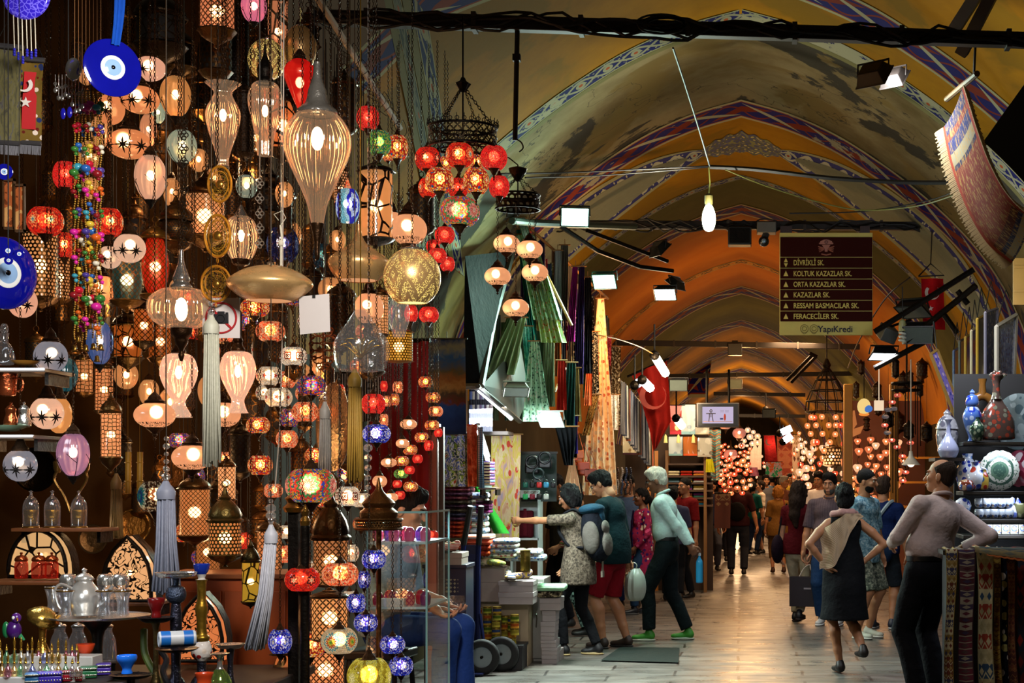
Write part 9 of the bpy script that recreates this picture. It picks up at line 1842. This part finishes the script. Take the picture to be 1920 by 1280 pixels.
part('glass_bulb',lobed(sp([(.001,-31),(8,-28),(12.5,-14),(12,2),(8,14),(5,20)],4),20).xf(Matrix.Scale(k,4)),glow((.88,1,.72),14),root,180);part('socket',lobed([(6,18),(8,22),(8,36),(4,40)],14).xf(Matrix.Scale(k,4)),flat('4a4420',.5),root);part('cord',B().tube([(0,0,38*k),(.01,0,60*k),(0,0,91*k)],.006,5),flat('8a8a3a',.5),root)
light('bulb_light','POINT',W(1329,408,12.93),55,(1,.97,.78),.05)
Yb=16.4;k=Yb/F;root=thing('hanging_loudspeaker','black square loudspeaker under the tie beam','loudspeaker',W(1387,444,Yb));part('cabinet',B().cbox((0,0,0),(44*k,.2,34*k)),flat('0c0c0c',.5),root,bevel=.01);part('grille',B().cbox((0,-.102,0),(38*k,.006,28*k)),cloth('141414','check','080808',scale=2),root);part('bracket',B().cbox((0,0,20*k),(24*k,.05,8*k)),BLK,root)
root=thing('hanging_security_camera','grey security camera with a round lens beside the loudspeaker','camera',W(1437,428,Yb));part('housing',B().cbox((0,0,0),(36*k,.2,20*k)),flat('5a5a54',.5),root,bevel=.008);part('neck',B().tube([(0,-.02,-10*k),(-4*k,-.03,-20*k)],.035,8),flat('2a2a2a',.5),root);part('head',B().ball((-5*k,-.05,-26*k),10*k,n=14,m=10),flat('16161a',.3),root,180);part('lens',B().ball((-5*k,-.05-9*k,-26*k),4.5*k,(1,.5,1)),flat('8aa8c0',.1,.3),root,180)
root=thing('hanging_box_fitting','small black box under the second tie beam','fixture',W(1378,655,26.9));part('box',B().cbox((0,0,0),(.24,.2,.2)),flat('0c0a0a',.5),root,bevel=.01);part('bracket',B().cbox((0,0,.12),(.1,.06,.06)),BLK,root)
sx0,sx1,sz0,sz1=1461.5,1636,628,436;k=Yb/F;Ys_=16.3;k=Ys_/F
root=thing('hanging_street_sign','maroon and cream sign listing six street names with arrows','sign',W(1549,532,Ys_));wS,hS=(sx1-sx0)*k,(sz0-sz1)*k
CRM,MAR,INK,NVY=flat('d0c470',.8,0,.1,6),flat('34100c',.9,0,.05,**{'Specular IOR Level':.1}),flat('dccc70',.8,noise=0),flat('14163a',.8,noise=0)
part('board',B().cbox((0,.02,0),(wS,.04,hS)),CRM,root,bevel=.004);zt=lambda v:(532-v)*k;xs_=lambda u:(u-1549)*k
def slab(v0,v1):return B().box(xs_(1463),xs_(1635.5),-.006,-.001,zt(v1),zt(v0))
part('emblem_field',slab(444.5,481.5),MAR,root)
rowsv=[(483,502),(503.2,522.4),(523.6,542.4),(543.6,562.2),(563.4,582.4),(583.6,602.4)]
for a,b_ in rowsv:part('name_strip',slab(a,b_),MAR,root)
def text(s,u,vb,px,m,bold=0,sxx=.82,y=-.008,parent=None,name='lettering',wpx=None):
 cu=bpy.data.curves.new(name,'FONT');cu.body=s;cu.size=px*k/.69;cu.extrude=.0015;cu.offset=bold*k
 o=bpy.data.objects.new(name,cu);C.objects.link(o);bpy.context.view_layer.update()
 me=bpy.data.meshes.new_from_object(o.evaluated_get(bpy.context.evaluated_depsgraph_get()));bpy.data.objects.remove(o);bpy.data.curves.remove(cu)
 xs=[v.co.x for v in me.vertices];w_=max(xs)-min(xs);f=(wpx*k/w_)if wpx else sxx
 for v in me.vertices:v.co=(v.co.x*f,-v.co.z,v.co.y)
 me.materials.clear();me.materials.append(m);return part(name,me,m,parent or root,loc=(xs_(u),y,zt(vb)))
for(a,b_),s,wp in zip(rowsv,('DİVRİKLİ SK.','KOLTUK KAZAZLAR SK.','ORTA KAZAZLAR SK.','KAZAZLAR SK.','RESSAM BASMACILAR SK.','FERACECİLER SK.'),(57,109,97,68,122,84)):
 text(s,1487.5,b_-4.8,9.4,INK,.2,wpx=wp)
tri=lambda c,d,up_=1:B().prism([(-4.6*k,-4.8*k*up_),(4.6*k,-4.8*k*up_),(0,5.2*k*up_)],.004,Matrix.Translation((xs_(1473.5),-.01,zt(c))))
for i,(a,b_)in enumerate(rowsv):
 c=(a+b_)/2
 if i==0:part('arrow',B().prism([(-3.8*k,1*k),(3.8*k,1*k),(0,8.6*k)],.004,Matrix.Translation((xs_(1473.5),-.01,zt(c)))),INK,root);part('arrow',B().prism([(-3.8*k,-1*k),(3.8*k,-1*k),(0,-8.6*k)],.004,Matrix.Translation((xs_(1473.5),-.01,zt(c)))),INK,root)
 else:part('arrow',tri(c,0),INK,root)
text('YapıKredi',1533.5,622.5,11.6,NVY,.15,wpx=65)
q=B()
for s_ in(-1,1):
 for r_ in(4,7.5):q.ring((xs_(1517+s_*9),-.004,zt(616)),r_*k,.5*k,20,4,'y')
 q.tube(smooth_curve([(xs_(1517+s_*2),-.004,zt(620)),(xs_(1517+s_*9),-.004,zt(626)),(xs_(1517+s_*16),-.004,zt(620))],5),.5*k,4)
part('sponsor_emblem',q,flat('8a7c44',.5,noise=0),root)
EMB,EMB2=flat('a86a5a',.5,noise=0),flat('6a3a34',.5,noise=0);e=Matrix.Translation((xs_(1549),-.008,zt(463)))
q=B().prism([(math.cos(a)*14*k*(1 if i%2 else .88),(5+math.sin(a)*9)*k)for i,a in enumerate([PI*j/14 for j in range(15)])],.003,e).prism([(-8*k,4*k),(8*k,4*k),(3*k,-4*k),(2.4*k,-9*k),(-2.4*k,-9*k),(-3*k,-4*k)],.003,e)
for s_ in(-1,1):
 for j in range(4):q.tube([e@Vector((s_*4*k,0,(-2-j)*k)),e@Vector((s_*(15-j*.6)*k,0,(1-j*3.4)*k))],.9*k,4)
q.tube([e@Vector((-9*k,0,-13*k)),e@Vector((0,0,-15*k)),e@Vector((9*k,0,-13*k))],1.2*k,4);part('crest',q,EMB,root);part('crest_disc',B().ring(e@Vector((0,-.003,9*k)),2.6*k,1*k,14,5,'y'),EMB2,root)
for u in(1474,1622):part('hanger',B().cbox((xs_(u),.02,zt(430)),(22*k if u<1500 else 18*k,.03,13*k)),flat('2a0e0c',.5),root)
root=thing('hanging_bracket','black forked bracket sticking out below the second tie beam','bracket',(0,0,0));part('arm',B().tube([W(1476,712,26),W(1524,664,25.5)],.03,5).tube([W(1484,716,26),W(1530,668,25.5)],.03,5).tube([W(1518,662,25.5),W(1532,669,25.5)],.03,5),BLK,root)
floodlight(1272,722,22,34,W(1272,900,20),(1,1,1),False,'black box-shaped floodlight above the pale towels',0,'0c0a0a');floodlight(1378,720,34,26,W(1390,880,30),(1,1,1),False,'grey floodlight on the pale tie beam',0,'6a6660');floodlight(1442,775,33,24,W(1440,880,30),(1,1,1),False,'black floodlight just past the television',0,'14120f')
# -- unseen fill lights added for stall, vault and aisle
light('stall_front_fill','SPOT',(-.9,4.0,3.3),430,(1,.93,.86),.25,aim=(-2.75,7.0,1.9),spot_size=1.15,spot_blend=.5)  # front fill with no fixture, added to light the stall wares
for Y,e,c in((24.5,80,(1,.5,.14)),(27.5,60,(1,.5,.16)),(33,80,(1,.55,.2)),(40,130,(1,.6,.28)),(50,220,(1,.6,.3)),(58,260,(1,.6,.3)),(70,320,(1,.6,.3))):light('vault_fill','POINT',(0,Y,3.5),e,c,.2)  # orange light on the vault, with farther points added to brighten the end
for Y,x,e,c in((11.5,.6,20,(.95,.95,.9)),(17.6,.2,48,(1,.92,.78)),(22,.7,80,(1,.72,.42)),(27,.9,120,(1,.62,.32)),(34,.9,180,(1,.62,.32)),(43,0,250,(1,.65,.35))):light('aisle_fill','AREA',(x,Y,4.0),e,c,.7,aim=(x,Y+.3,0))  # downlights without fixtures, added to brighten the floor and shoppers
